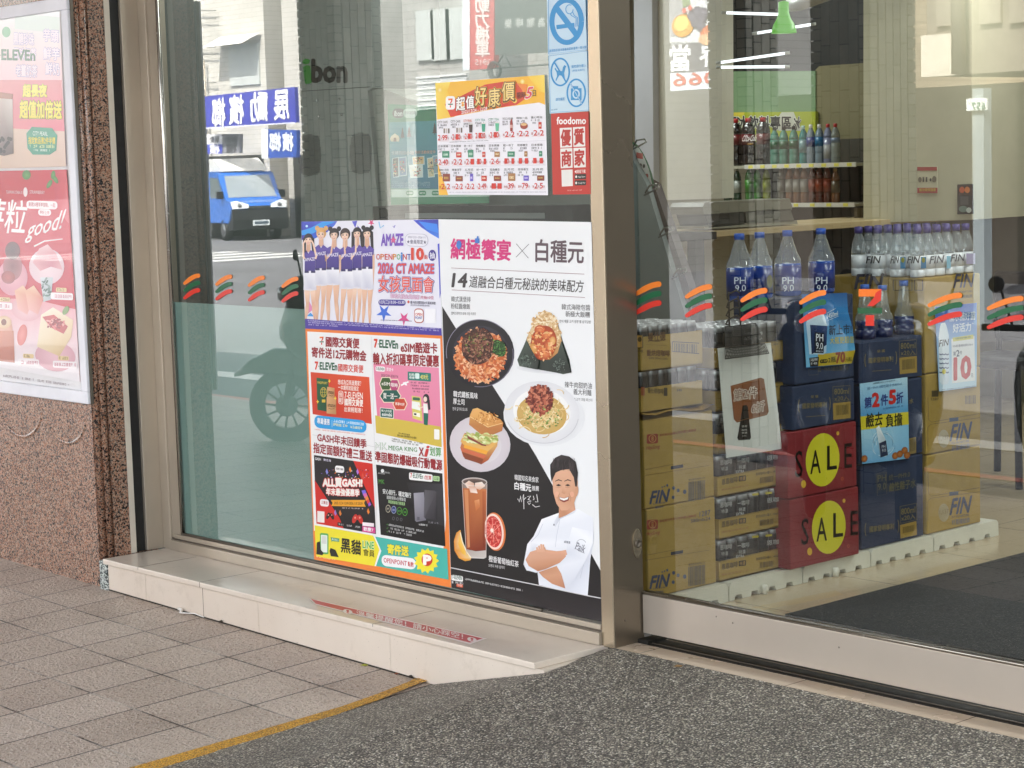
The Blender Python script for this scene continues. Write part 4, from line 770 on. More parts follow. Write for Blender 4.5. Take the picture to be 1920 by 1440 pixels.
a.line([(163, 570), (190, 1030)], 3, 'd8ccc6', 8); a.line([(322, 575), (316, 1040)], 3, 'd8ccc6', 8)
# grapefruit, orange wedge
a.ell(372, 880, 68, 124, 'e08a4a', 3, -6, 'd8743a'); a.ell(366, 880, 62, 116, 'f4d8cc', 4, -6); a.ell(364, 880, 52, 102, 'd8443c', 5, -6, 'c8302e')
for k in range(10): an = k * 36 + 10; a.line([(362, 880), (362 + 52 * math.cos(R_(an)), 880 + 100 * math.sin(R_(an)))], [3, 2], 'f0b8a8', 7)
a.scatter(362, 880, 48, 96, 110, 8, ('e86a5c', 'b82420', 'f08a7c'), 6, 2.2); a.ell(354, 872, 10, 16, 'f6e0d4', 8)
a.poly([(150, 868), (124, 888), (108, 940), (112, 1000), (140, 1050), (180, 1070), (214, 1064), (222, 1046), (190, 1010), (165, 940)], ['e8a038', 'dc8a28', 'e09030', 'd88424', 'e49a34', 'e0902c', 'e8a840', 'f0d8a8', 'f0c060', 'f4e0b0'], 4)
a.poly([(148, 890), (136, 960), (160, 1020), (205, 1048), (180, 1008), (160, 945)], ['f4c45c', 'eeb040', 'eab03c', 'f4d080', 'f0c050', 'f4cc70'], 5); a.line([(150, 885), (164, 945), (190, 1008), (218, 1046)], 6, 'f8ecd0', 6)
a.text('橙香葡萄柚紅茶', 332, 1052, 524, 1090, 40, 'e8e6e6', 3, .03); a.text('오렌지 자몽 블랙티', 330, 1096, 434, 1112, 20, 'd0cece', 3, .01)
a.text('韓國知名美食家', 498, 530, 652, 548, 36, 'e6e4e4', 3, .02); a.text('白種元', 498, 584, 604, 600, 48, 'f0eeee', 3, .03); a.text('推薦', 610, 600, 654, 604, 32, 'e6e4e4', 3, .02)
for pts in ([(518, 668), (528, 690), (536, 660)], [(536, 650), (542, 690), (556, 640), (558, 735)], [(556, 676), (572, 660)], [(580, 655), (602, 650), (584, 676)], [(588, 672), (604, 684), (580, 690), (592, 706), (600, 694)], [(618, 650), (624, 672), (616, 676)], [(640, 640), (648, 690), (630, 688)], [(612, 706), (632, 722), (660, 716)]): a.line(pts, 4, 'f2f0f0', 3)
# chef
J = ('f2f3f8', 'e6e8f0', 'd6d9e4', 'c8ccd8')
a.poly([(905, 735), (1000, 790), (1006, 930), (985, 1060), (968, 1290), (830, 1262), (655, 1222), (645, 1140), (575, 1130), (555, 1090), (580, 960), (620, 910), (672, 800), (780, 760)], [J[0], J[1], J[1], J[2], J[1], J[2], J[1], J[2], J[1], J[2], J[0], J[1], J[0], J[0]], 3)
a.poly([(780, 770), (900, 740), (880, 760), (790, 800), (760, 850), (745, 830)], [J[2], J[1], J[2], J[3], J[2], J[1]], 4); a.line([(790, 800), (770, 900), (760, 980)], 3, J[3], 4); a.ell(752, 836, 4, 6, '5a5a68', 5)
a.line([(680, 830), (650, 900), (600, 950)], 3, J[3], 4); a.line([(870, 860), (850, 950), (860, 1010)], 4, J[3], 4); a.line([(985, 960), (950, 1060), (920, 1180)], 4, J[3], 4)
a.poly([(840, 960), (870, 850), (1004, 880), (1005, 950), (960, 1060), (880, 1200), (840, 1240), (765, 1110), (830, 1010)], [J[1], J[0], J[1], J[0], J[1], J[2], J[2], J[1], J[2]], 7)
a.poly([(560, 1070), (600, 945), (650, 960), (620, 1000), (600, 1050), (660, 1130), (640, 1145), (580, 1128)], [J[1], J[0], J[1], J[2], J[2], J[1], J[2], J[1]], 7)
a.poly([(600, 1010), (660, 990), (770, 1005), (826, 1000), (830, 1040), (790, 1080), (700, 1120), (650, 1135), (590, 1100), (570, 1060)], ['d8a488', 'e2b296', 'dca68a', 'e0ae92', 'd29c80', 'c8906f', 'ba8264', 'b67e60', 'cc9678', 'd4a084'], 8)
a.poly([(655, 1140), (770, 1100), (800, 1150), (826, 1245), (740, 1215), (680, 1170)], ['c08a6c', 'c8946f', 'd09a7c', 'b87e60', 'c48c6c', 'cc9878'], 8)
for i in range(4): a.line([(642 + i * 14, 968 - i * 4 + abs(i - 2) * 6), (652 + i * 12, 1010)], [11, 13], ['e4b69a', 'dcaa8e', 'd8a488', 'e0ae92'], 9)
a.line([(690, 980), (700, 1005)], [9, 10], 'd4a084', 9); a.line([(800, 1010), (826, 1004), (832, 1030)], [14, 18, 14], 'dca88c', 9)
a.poly([(785, 700), (880, 690), (890, 740), (830, 775), (782, 795)], ['c8906f', 'd09878', 'd8a488', 'c08868', 'c8906f'], 5)
a.poly([(742, 540), (752, 462), (884, 462), (905, 560), (900, 640), (880, 700), (840, 742), (800, 745), (768, 700), (748, 630)], ['dcaa8c', 'e2b294', 'e0ae90', 'd6a284', 'ce9878', 'd09a7a', 'd8a486', 'd8a486', 'd8a486', 'dcaa8c'], 6)
a.ell(897, 622, 11, 34, 'cf9878', 6, 8); a.poly([(730, 510), (728, 450), (760, 405), (800, 386), (850, 396), (892, 430), (906, 500), (900, 590), (890, 590), (880, 530), (850, 478), (800, 484), (765, 500), (746, 540), (738, 560)], ['241f20', '2c2627', '383233', '2a2526', '332d2e', '241f20', '1f1a1b', '241f20', '2a2425', '2e2829', '352f30', '2c2627', '262122', '241f20', '241f20'], 8)
for _ in range(40): x = random.uniform(745, 890); a.line([(x, random.uniform(405, 440)), (x + random.uniform(-14, 14), random.uniform(455, 490))], 2, random.choice(('453e3f', '1a1616', '524a4a')), 9)
for x in (783, 842): a.line([(x - 22, 556), (x, 546), (x + 22, 554)], [4, 7, 4], '3a2c26', 9); a.poly([(x - 17, 582), (x, 573), (x + 17, 582), (x, 588)], '2c201c', 9); a.line([(x - 19, 592), (x, 597), (x + 19, 590)], 2, 'b07e62', 9)
a.poly([(808, 580), (822, 580), (834, 628), (820, 638), (802, 630)], ['dfae90', 'e4b698', 'd49e7e', 'c08a6a', 'cc9676'], 8); a.line([(790, 634), (778, 660), (784, 684)], 3, 'bc8868', 8); a.line([(850, 634), (862, 660), (856, 686)], 3, 'bc8868', 8)
a.poly([(784, 656), (818, 664), (852, 654), (846, 680), (818, 692), (792, 680)], '8a3a34', 9); a.poly([(788, 659), (818, 666), (848, 657), (842, 672), (818, 680), (794, 672)], 'f6f2ee', 10)
a.ell(772, 640, 14, 18, 'e4ae92', 7); a.ell(868, 640, 14, 18, 'e0a88c', 7)
a.text('Paik', 895, 970, 955, 992, 44, '6a6a78', 9, .012, shear=.4); a.ring(928, 970, 34, 40, 2, '6a6a78', 9, 0, 200, 330); a.line([(890, 985), (915, 1005), (950, 1018)], 2.5, '6a6a78', 9); a.fuzz(808, 942, 858, 950, 14, '7a7a88', 9)
a.line([(88, 1112), (655, 1226), (968, 1292), (1052, 1308)], 6, 'd4d2d4', 3)
a.rect(92, 1156, 166, 1192, 'f0efee', 3, .15, 8); a.text('7-ELEVEN', 98, 1170, 160, 1180, 24, '2a5a44', 4, .03); a.fuzz(94, 1204, 166, 1215, 14, 'e0dede', 3); a.rect(124, 1214, 166, 1234, 'd8603a', 3, .15, 6); a.text('안심', 132, 1222, 158, 1227, 12, 'f4eeee', 4)
a.fuzz(180, 1184, 548, 1258, 11, 'd8d6d6', 3, .92)
tag(b.build('window_poster'), 'tall black and white food poster with a chef crossing his arms', 'poster')
# ---------- yellow price poster
b, a = paper([(816.5, 155), (1021, 140.5), (1027.5, 366), (822.5, 365)], 'ebe9f0', yplane(.0)); a.view(800, 0, 3.79)
a.poly([(62, 590), (838, 532), (842, 745), (800, 728), (560, 760), (150, 835), (74, 850)], 'efb52c', 1)
a.poly([(62, 590), (170, 582), (150, 640), (200, 830), (76, 850)], ['f2d65a', 'f4da60', 'f0c440', 'eeb830', 'f2d04c'], 2); a.poly([(720, 541), (838, 532), (842, 660), (800, 650)], ['f2c63a', 'f4d65c', 'f2d04c', 'eebc34'], 2)
a.poly([(130, 740), (330, 640), (420, 600), (560, 578), (632, 572), (720, 690), (640, 745), (360, 790), (172, 832)], ['d2331f', 'c9301f', 'd2381f', 'd83a22', 'cf3a24', 'd84a22', 'cc3220', 'd23220', 'd83a26'], 3)
a.poly([(640, 590), (680, 640), (700, 690), (720, 600)], 'e8842a', 4)
for x, y in ((96, 640), (683, 580), (628, 715)): a.ell(x, y, 16, 18, 'f8e8a8', 5, 0, 'f0c850')
a.rect(138, 684, 204, 780, 'f4f0f0', 5, -.03, 18); seven(172, 732, 32, 6)
a.text('超', 214, 740, 276, 734, 92, 'f6f2ee', 7, .03, '5a1c1a', .08); a.text('值', 284, 728, 340, 724, 88, 'f6f2ee', 7, .03, '5a1c1a', .08); a.text('$', 252, 742, 272, 740, 34, 'f0a82c', 10, .05)
for t, x0, y0, x1, y1, h in (('好', 346, 690, 432, 684, 140), ('康', 440, 700, 528, 692, 140), ('價', 536, 656, 632, 648, 138)): a.text(t, x0, y0, x1, y1, h, '5a3010', 7, .05, 'f0c848', .07); a.text(t, x0 + 4, y0 - 3, x1 - 4, y1 - 3, h - 8, 'f2d488', 10, .012)
a.text('限時', 644, 680, 704, 674, 46, '3a241c', 5, .03); a.text('5', 712, 662, 752, 658, 80, 'd8344a', 5, .02, 'f6e8e0', .06, shear=.25); a.text('日', 756, 664, 778, 662, 42, '3a241c', 5, .03)
a.text('2025/12/24 - 12/28', 250, 798, 432, 770, 24, 'f8f0ec', 6, .04)
COLS = ['CITY CAFE', 'CITY CAFE', 'CITY PEARL', 'CITY TEA', 'CITY TEA', '可口可樂', '味味一品', '義心時尚']
PR = [['2件99元', '第2件10元', '第2件10元', '2件120元', '第2件10元', '買2送2', '買2送2', '買2送2'], ['2件40元', '買2送2', '買2送1', '加10元多1件', '任2件6折', '加10元多1件', '加1元多1件', '加1元多1件'], ['買2送2', '任選2送2', '買2送2', '任2件49元', '買1送1', '特價39元', '單件79元', '第2件5折']]
cx0 = [80, 172, 262, 346, 440, 540, 640, 742]; cx1 = [168, 258, 340, 434, 532, 634, 736, 842]
for r in range(3):
    yt = (868, 1040, 1208)[r]; yp = (978, 1152, 1325)[r]
    for c in range(8):
        t = c / 7; sl = (-34 * t, -10 * t, -5 * t)[r]; x0, x1 = cx0[c] + (8 * r * .6), cx1[c] + 4 * r; w = x1 - x0
        tc = ('5a4a3c', '3a3438', 'c8582c', '2a8a78', '2a8a68', '3a3438', '3a3438', '3a3438')[c] if r == 0 else '3a3438'
        a.text(COLS[c] if r == 0 else random.choice(('日本黑蜂', '樂事洋芋', '義美小泡芙', '五月花', '統一布丁', '桂格養生')), x0, yt + sl, x0 + w * .8, yt + sl - 1, 17, tc, 3, .01)
        a.fuzz(x0, yt + 22 + sl, x0 + w * .7, yt + 21 + sl, 13, '55505a', 3); a.fuzz(x0, yt + 40 + sl, x0 + w * .42, yt + 39 + sl, 12, '6a656e', 3)
        px, py = x0 + w * .68, yt + 55 + sl; pc = random.choice((('8a3a2a', 'c8a050'), ('d8a83a', 'a85a2a'), ('3a8a6a', 'c8e0d0'), ('6a5ac0', 'd8c8f0'), ('c83a30', 'f0d8c0'), ('a8784a', 'ead2a4')))
        if r == 0 and c in (0, 1): [a.rect(px - 18 + k * 16, py - 10, px - 8 + k * 16, py + 24, ('8a7a6c', 'd0c8c0', '6a5a50')[k], 4) for k in range(3)]
        elif r == 0 and c in (2, 3, 4): a.poly([(px - 14, py - 30), (px + 14, py - 30), (px + 10, py + 28), (px - 10, py + 28)], ('3a2420', '2f9a7c', '58b890')[c - 2], 4); a.rect(px - 15, py - 36, px + 15, py - 28, 'e4e0dc', 5)
        elif r == 0 and c == 5: a.poly([(px - 4, py - 52), (px + 4, py - 52), (px + 10, py - 20), (px + 9, py + 34), (px - 9, py + 34), (px - 10, py - 20)], '9a2c22', 4); a.rect(px - 10, py - 12, px + 10, py + 10, 'd8a89c', 5)
        elif r == 0 and c == 6: a.ell(px - 12, py, 27, 24, 'b8482c', 4, 0, '8a3420'); a.ell(px - 12, py - 10, 22, 10, 'e0b880', 5)
        else:
            h2 = random.choice((20, 30, 36)); w2 = random.choice((14, 24, 32)); a.rect(px - w2, py - h2 + 8, px + w2 * .6, py + 26, pc[0], 4, 0, 3); a.rect(px - w2 * .7, py - h2 * .4 + 8, px + w2 * .3, py + 10, pc[1], 5); a.fuzz(px - w2 * .6, py + 2, px + w2 * .3, py + 2, 8, pc[0], 6)
        s = PR[r][c]; big = [ch for ch in s]
        n = sum(1.0 if ch.isdigit() else .62 for ch in big); u = (w - 8) / n; x = x0 + 2
        for ch in big:
            if ch.isdigit(): a.text(ch, x, yp + sl, x + u * .92, yp + sl - .5, 38, 'd02c20', 4, .035); x += u
            else: a.text(ch, x, yp + 6 + sl, x + u * .54, yp + 6 + sl, 18, 'b84438', 4, .01); x += u * .62
        a.line([(x0 + 6, yp + 24 + sl), (x1 - 8, yp + 23 + sl)], 1.4, 'd89088', 3)
a.line([(84, 1030), (846, 998)], 2, 'c4c2cc', 3); a.line([(90, 1188), (850, 1172)], 2, 'c4c2cc', 3); a.poly([(80, 1160), (106, 1240), (154, 1386), (88, 1386)], 'efb83a', 2); a.fuzz(160, 1366, 850, 1364, 6, '9a96a2', 3, .9); a.fuzz(160, 1010, 440, 998, 6, '7a7682', 3)
tag(b.build('price_poster'), 'yellow topped price poster with three rows of small offers', 'poster')
# ---------- blue warning stickers, red merchant sticker
BL = '2a8fcb'
b, a = paper([(1024, -52), (1101.5, -54), (1102.5, 94), (1027.5, 104)], 'bfd8ea', yplane(0), mat=VINYL); a.view(800, 0, 3.79)
a.line([(866, -190), (1138, -200), (1142, 352), (868, 384)], 4, BL, 1, True); a.ring(996, 152, 105, 150, 36, BL, 2, 0, 0, 360); a.line([(922, 55), (1068, 250)], 40, BL, 2); a.poly([(922, 178), (1050, 162), (1052, 190), (926, 208)], BL, 3)
a.line([(1062, 190), (1064, 130), (1030, 110), (1020, 96)], 6, '4a9cd4', 3); a.ring(1016, 66, 26, 32, 6, '4a9cd4', 3, 0, 0, 300); a.line([(1040, 88), (1050, 110), (1074, 126), (1076, 188)], 6, '4a9cd4', 3)
a.text('違規吸菸者本縣最高罰新臺幣一萬元整', 872, 362, 1136, 334, 20, BL, 2, .015)
tag(b.build('no_smoking_sign'), 'pale blue no smoking sign with a crossed cigarette', 'sign')
b, a = paper([(1028.5, 104), (1103, 94.5), (1104.5, 208), (1030.5, 213)], 'c3dbe9', yplane(0), mat=VINYL); a.view(800, 0, 3.79)
a.line([(868, 398), (1145, 362), (1152, 782), (880, 800)], 4, BL, 1, True)
a.ring(950, 512, 64, 96, 12, BL, 2); a.line([(908, 440), (994, 584)], 10, BL, 5)
a.poly([(915, 480), (928, 500), (964, 506), (970, 478), (980, 462), (994, 470), (988, 482), (978, 520), (984, 560), (990, 572), (978, 572), (968, 540), (944, 535), (930, 560), (922, 576), (916, 570), (928, 540), (924, 512), (910, 490)], '3a94cc', 3)
a.ring(1064, 660, 64, 96, 12, BL, 2); a.rect(1026, 628, 1102, 712, '3a94cc', 3, -.02); a.rect(1040, 612, 1078, 632, '3a94cc', 3); a.ell(1064, 668, 26, 34, 'c3dbe9', 4); a.ell(1064, 668, 17, 23, '3a94cc', 5); a.line([(1022, 590), (1106, 738)], 10, BL, 6); a.line([(1022, 590), (1106, 738)], 4, 'c3dbe9', 7)
a.text('寵物請勿擅入', 1030, 474, 1134, 464, 22, '3a94cc', 2, .02); a.text('(導盲犬除外)', 1034, 504, 1124, 496, 18, '3a94cc', 2, .01); a.text('請勿攝影', 918, 708, 984, 702, 22, '3a94cc', 2, .02); a.fuzz(886, 782, 930, 776, 8, '4a86a8', 2)
tag(b.build('no_pets_sign'), 'pale blue sign forbidding dogs and cameras', 'sign')
b, a = paper([(1033, 213), (1106, 209), (1108, 364), (1036.5, 365)], 'bf2f24', yplane(0), mat=VINYL); a.view(800, 0, 3.79)
a.text('foodomo', 926, 858, 1132, 856, 50, 'f2ecea', 2, .03)
for ch, x, y in (('優', 946, 910), ('質', 1040, 904), ('商', 950, 1056), ('家', 1044, 1052)): a.poly([(x, y), (x + 86, y - 4), (x + 88, y + 136), (x + 4, y + 140)], 'e9e6e2', 2); a.text(ch, x + 10, y + 70, x + 78, y + 66, 112, 'b52c24', 3, .04)
a.poly([(958, 1208), (1038, 1204), (1040, 1322), (962, 1326)], 'e6e2de', 2); a.text('◀掃描下載', 1052, 1220, 1130, 1216, 24, 'f0e8e4', 2, .02)
for y, t in ((1256, 'App Store'), (1300, 'Google Play')): a.rect(1052, y - 18, 1134, y + 18, '17140f', 2, -.03, 6); a.text(t, 1078, y + 2, 1128, y, 14, 'e8e4e0', 3, .02); a.ell(1064, y, 7, 9, 'e8e4e0', 3)
a.fuzz(1000, 1354, 1106, 1350, 7, 'e0b0a8', 2)
tag(b.build('merchant_sticker'), 'red merchant sticker with four white character tiles', 'sticker')
# ---------- display case on the granite
ca = empty('poster_case', (-3.3, -.32, 1.5), 'white framed wall display case holding drink and dessert posters', 'display case')
br = atY(166, 758, -.316); xR = br.x; zB = br.z; zT = atY(60, 4, -.316).z; xL = xR - 1.0
b = MB(); fw = .052
for p0, p1 in (((xL, zB), (xR, zB + fw)), ((xL, zT - fw), (xR, zT)), ((xR - fw, zB + fw), (xR, zT - fw)), ((xL, zB + fw), (xL + fw, zT - fw))):
    b.box((p0[0], -.319, p0[1]), (p1[0], -.292, p1[1]), PAINT, 'e6e6ee', bev=.004)
b.box((xR - .001, -.306, zB), (xR + .004, -.292, zT), DARKALU, '8a8680'); b.build('case_frame', ca)
b = MB(); b.box((xL + .01, -.2985, zB + .01), (xR - .01, -.293, zT - .01), PAINT, 'eceaec'); b.build('back_panel', ca)
b = MB(); b.add([(xL + fw, -.312, zB + fw), (xR - fw, -.312, zB + fw), (xR - fw, -.312, zT - fw), (xL + fw, -.312, zT - fw)], [[0, 1, 2, 3]], CASE_GLASS); b.build('cover_sheet', ca)
# dessert poster (lower)
def blend(*cs): return [mix(c, 'ffffff', .0) for c in cs]
b, a = paper([(-70, 322), (125, 318), (150, 716), (-70, 676)], 'c8243c', yplane(-.3055)); a.view(0, 0, 1)
a.poly([(-70, 322), (124, 318), (133, 455), (-70, 455)], ['c21a32', 'cc2a40', 'd03a4c', 'c21a32'], 1)
a.poly([(-70, 560), (60, 560), (142, 580), (150, 716), (-70, 676)], ['e8a0aa', 'e8a0aa', 'e6a8b0', 'f2eef2', 'f2eef2'], 1)
a.poly([(92, 322), (125, 319), (130, 420), (112, 400), (100, 350)], ['c8304a', 'd84a58', 'e0707c', 'd23a4c', 'c8304a'], 2)
for x, y, rx, ry, r in ((50, 328, 8, 9, 0), (93, 345, 4, 9, 30), (104, 336, 4, 9, -30), (100, 328, 4, 8, 10)): a.ell(x, y, rx, ry, '5a9a4a', 3, r, '3f7a34')
a.text('TAIWAN CHIA-YI', 12, 360, 42, 361, 6, 'f6dfe2', 3); a.text('STRAWBERRY', 56, 360, 84, 361, 6, 'f6dfe2', 3); a.ell(48, 360, 4, 9, 'f8e8ea', 3)
a.text('莓粒', -30, 402, 50, 408, 62, 'faf2f2', 3, .01, shear=.15); a.text('good!', 52, 436, 118, 416, (42, 50), 'faf2f2', 3, .01, shear=.3); a.line([(64, 462), (84, 452), (118, 448)], [3, 2.5, 1.5], 'faf2f2', 3)
a.rect(50, 376, 108, 391, 'f8eef0', 3, .03, 6); a.text('嚴選20種草莓甜點，一起', 54, 383, 104, 385, 8, 'c83a4c', 4, .01); a.rect(72, 392, 96, 404, 'f8eef0', 3, .03, 5); a.text('莓好上市', 75, 398, 93, 399, 7, 'c83a4c', 4)
a.ell(24, 520, 28, 34, 'e8a8b4', 3, 0, 'd890a0'); a.ell(24, 470, 14, 17, '4a2428', 4, 0, '6a3438'); a.ell(24, 500, 18, 26, '7a3a40', 3, 0, 'b06a70'); a.ell(16, 520, 13, 12, 'b84a48', 4, 20, '9a3a38')
a.ell(88, 500, 33, 34, 'f0d8dc', 4, 0, 'e0c0c8'); a.poly([(62, 492), (74, 466), (90, 458), (106, 476), (118, 506), (96, 500), (76, 508)], ['e0a4ac', 'e8b8bc', 'f0c8cc', 'd88c98', 'e0a4ac', 'cc7c8a', 'e0a0a8'], 5); a.poly([(76, 520), (100, 520), (96, 562), (82, 566)], ['d8dce0', 'c8d0d4', 'a8b4b8', 'c0c8cc'], 5); a.scatter(88, 540, 9, 18, 20, 4, ('3a5a50', '5a7a70', '8a9a98'), 6)
a.ell(50, 580, 29, 22, 'f0c8cc', 4, 12, 'e0a8b0')
for dx in (0, 20): a.poly([(28 + dx, 545), (44 + dx, 535), (62 + dx, 560), (52 + dx, 590), (34 + dx, 580)], ['e8b090', 'f0c8a8', 'd8806a', 'e8a8a0', 'f0b8b0'], 5)
a.ell(8, 618, 16, 22, 'e8b8a0', 4, 0, 'd89a80'); a.ell(8, 604, 14, 12, 'f2dcc0', 5, 0, 'e0b890'); a.ell(8, 604, 5, 6, '8a4a3a', 6); a.poly([(-8, 620), (26, 620), (28, 680), (-8, 676)], ['d88a70', 'd08468', 'b86a54', 'c07058'], 4); a.ell(42, 628, 9, 20, 'e88a80', 4, 10, 'd86a64')
a.ell(104, 668, 38, 28, 'e8bcc4', 4, 10, 'd8a0ac'); a.poly([(78, 590), (100, 576), (138, 600), (134, 632), (112, 668), (70, 650)], ['f2e4cc', 'f6ecd8', 'e8d0ac', 'e0c498', 'd8b884', 'ecd8b4'], 5); a.poly([(80, 594), (102, 590), (128, 612), (120, 626), (96, 614)], ['c84a4c', 'd8605c', 'b83a40', 'c04448', 'd05654'], 6); a.scatter(104, 606, 18, 12, 30, 4, ('e08080', '9a2c34', 'f0b0ac'), 7)
a.ell(124, 582, 5, 9, '7a9a50', 6, 30)
for x, y, w in ((96, 548, 42), (100, 676, 46), (34, 672, 40), (-10, 566, 34)): a.rect(x, y, x + w, y + 13, 'f6ecee', 8, .05, 3); a.fuzz(x + 3, y + 7, x + w - 3, y + 8, 6, 'c8788a', 9); a.rect(x + 10, y - 9, x + 30, y - 1, 'e4c890', 8, .05, 2); a.fuzz(x + 12, y - 5, x + 28, y - 4, 5, '8a6a3a', 9)
a.fuzz(6, 704, 132, 722, 4, '9a8a92', 2)
tag(b.build('dessert_poster'), 'red strawberry dessert poster in the lower half of the case', 'poster')
b, a = paper([(-70, 10), (112, 22), (124, 312), (-70, 318)], 'e9c9cf', yplane(-.3055)); a.view(0, 0, 1)
a.poly([(-70, 10), (112, 22), (116, 150), (-70, 150)], ['d8dcdc', 'e4e4e8', 'efc8d2', 'ecc0cc'], 1); a.poly([(-70, 150), (116, 150), (121, 246), (-70, 236)], ['d98a92', 'e08a94', 'e87c90', 'df8a90'], 1); a.poly([(-70, 236), (121, 246), (124, 312), (-70, 318)], ['d8bca8', 'e4c6ba', 'e0c4b4', 'd4b8a4'], 1)
a.rect(28, 24, 112, 54, 'd0d8d4', 2, .1); a.ell(12, 60, 8, 10, '6aa87a', 2)
for y, t, xs in ((72, '黑糖珍珠', (26, 64)), (100, '原味奶茶', (26, 68)), (132, '老薑奶茶', (30, 70)), (66, '芋頭', (82, 110)), (100, '鮮芋', (82, 112)), (128, '鮮奶', (86, 112))): a.text(t, xs[0], y, xs[1], y + 2, 22, 'f0dce8', 3, .03, 'a094c8', .07)
brand(-14, 102, 66, 104, 20, 4); a.text('超長夜', 44, 170, 88, 170, 22, 'f0e060', 4, .05, 'a8b850', .09); a.text('超值加倍送', 38, 205, 116, 206, 32, 'f0de50', 4, .04, '8a9a4a', .08)
a.line([(40, 222), (105, 222)], 2, 'a86a78', 3); a.poly([(50, 250), (60, 238), (98, 240), (108, 254), (106, 282), (94, 290), (62, 290), (52, 278)], '3f9a80', 4)
a.text('CITY PEARL', 62, 250, 90, 251, 8, 'e8f4ee', 5, .02); a.text('指定飲品第2件半價', 54, 263, 104, 264, 13, 'ead850', 5, .03); a.fuzz(56, 274, 102, 275, 5, 'e8f0b0', 5); a.fuzz(64, 281, 94, 282, 4, 'e0f0e8', 5)
a.poly([(-4, 178), (24, 182), (26, 288), (8, 292), (-4, 290)], ['c8b4b0', 'd8ccc8', '5a4448', '4a383c', '6a5458'], 4); a.poly([(-6, 172), (25, 176), (24, 186), (-6, 184)], 'a86a5c', 5)
for k in range(14): a.ell(random.uniform(0, 22), random.uniform(258, 286), 3, 3.6, '2a1c20', 6)
tag(b.build('drink_poster'), 'pale pink drink poster with green badge in the upper half of the case', 'poster')
# ================================================================== shop interior
def wallbox(name, a, b_, col, label, cat='wall', m=None):
    b = MB(); b.box(a, b_, m or PAINT, col); return tag(b.build(name), label, cat)
wallbox('partition_wall', (-3.0, .95, 0), (-.95, 1.0, 3.2), (140, 146, 142), 'dark grey partition standing behind the poster window')
wallbox('inner_reveal', (-2.85, .052, 0), (-2.755, .95, 3.2), (128, 132, 128), 'grey inner reveal at the left end behind the poster window')
wallbox('back_wall', (-9, 6.4, 0), (8, 6.5, 3.2), (150, 142, 122), 'beige back wall of the shop')
wallbox('end_wall', (-9.1, .3, 0), (-9, 6.4, 3.2), (120, 116, 104), 'grey end wall at the far side of the shop')
wallbox('side_wall', (8, .3, 0), (8.1, 6.5, 3.2), (140, 134, 120), 'beige side wall on the door side of the shop')
b = MB(); b.box((-9, .3, 2.95), (8, 6.5, 3.05), MATTE, (120, 120, 116)); setting(b.build('shop_ceiling'))
# ---- pallets
PX = -.185
def pallet(y0, y1, label):
    b = MB(); n = 4; h = .066; pts = [(y0 + .012, h), (y0 + .002, h - .012), (y0, 0)]
    w = (y1 - y0)
    for t in (.12, .34, .58, .82): c = y0 + w * t; hw = .022; pts += [(c - hw, 0), (c - hw * .7, .017), (c + hw * .7, .017), (c + hw, 0)]
    pts += [(y1, 0), (y1 - .002, h - .012), (y1 - .012, h)]
    b.prism([(PX, y, z + .001) for y, z in pts], (-.55, 0, 0), PLASTIC, 'dcd9ca'); b.box((PX - .5, y0 + .01, .001), (PX - .06, y1 - .01, .03), RUBBER, '22201c')
    if y0 > .7 and y0 < 1.5: b.lathe([(.011, 0), (.012, .03), (.009, .034), (0, .034)], (PX + .012, y0 + w * .44, .001), PLASTIC, 'e4e1d4')
    tag(b.build('plastic_pallet'), label, 'pallet', 'white plastic pallets under the stock')
for (y0, y1), l in zip(((.36, .762), (.768, 1.172), (1.178, 1.578), (1.584, 1.98), (1.986, 2.425)), ('nearest the steel pillar, under the tan drink cartons', 'under the stacked black can trays', 'under the red sale boxes', 'under the dark blue water cartons', 'at the far end under the tan cartons with flyer')): pallet(y0, y1, 'white notched plastic pallet ' + l)
TAN = (166, 136, 62)
def carton(name, xf, y0, y1, z0, z1, col, label, fn=None, depth=.3, grp=None, fl=True):
    b = MB(); j = random.uniform(-.003, .003); b.box((xf - depth, y0 + .003, z0 + .001), (xf, y1 - .003, z1 - .001), CARD, col, bev=.005)
    a = Art(b, xplane(xf), (1, 0, 0), PRINT); a.STEP = .0004
    if fn: fn(a)
    return tag(b.build(name, origin=(xf - depth / 2, (y0 + y1) / 2, z0)), label, 'box', grp)
def barcode(a, x0, y0, x1, y1, sl, col, n=16):
    x = x0
    while x < x1: w = random.uniform(.02, .06) * (x1 - x0); a.poly([(x, y0 + sl * (x - x0)), (min(x1, x + w * .7), y0 + sl * (x - x0)), (min(x1, x + w * .7), y1 + sl * (x - x0)), (x, y1 + sl * (x - x0))], col, 2); x += w * random.uniform(1.1, 1.9)
NV = '33405e'; RD = '8c3a28'
def fin_panel(a, dy):          # lower half of the tan drink carton, view(1190,780,4)
    a.line([(66, 735 + dy), (66, 470 + dy), (80, 446 + dy), (560, 370 + dy)], 3, '6f5528', 1)
    a.text('FIN', 122, 612 + dy, 252, 594 + dy, 92, NV, 2, .035, shear=.22); a.line([(112, 618 + dy), (150, 610 + dy)], 7, NV, 3)
    a.text('FLY IN NATURE', 138, 660 + dy, 228, 648 + dy, 11, NV, 2, .02); a.text('補給飲料', 152, 686 + dy, 216, 680 + dy, 20, NV, 2, .02)
    for x, y, r in ((243, 520, 8), (222, 528, 5), (205, 534, 5), (291, 540, 11), (325, 558, 11), (288, 610, 11), (374, 568, 13)): a.ell(x, y + dy, r, r * 1.25, '414e6c', 2)
    barcode(a, 402, 495 + dy, 526, 640 + dy, -.14, '4c4c50'); a.text('黑松股份有限公司', 402, 480 + dy, 526, 462 + dy, 16, '5a4a30', 2)
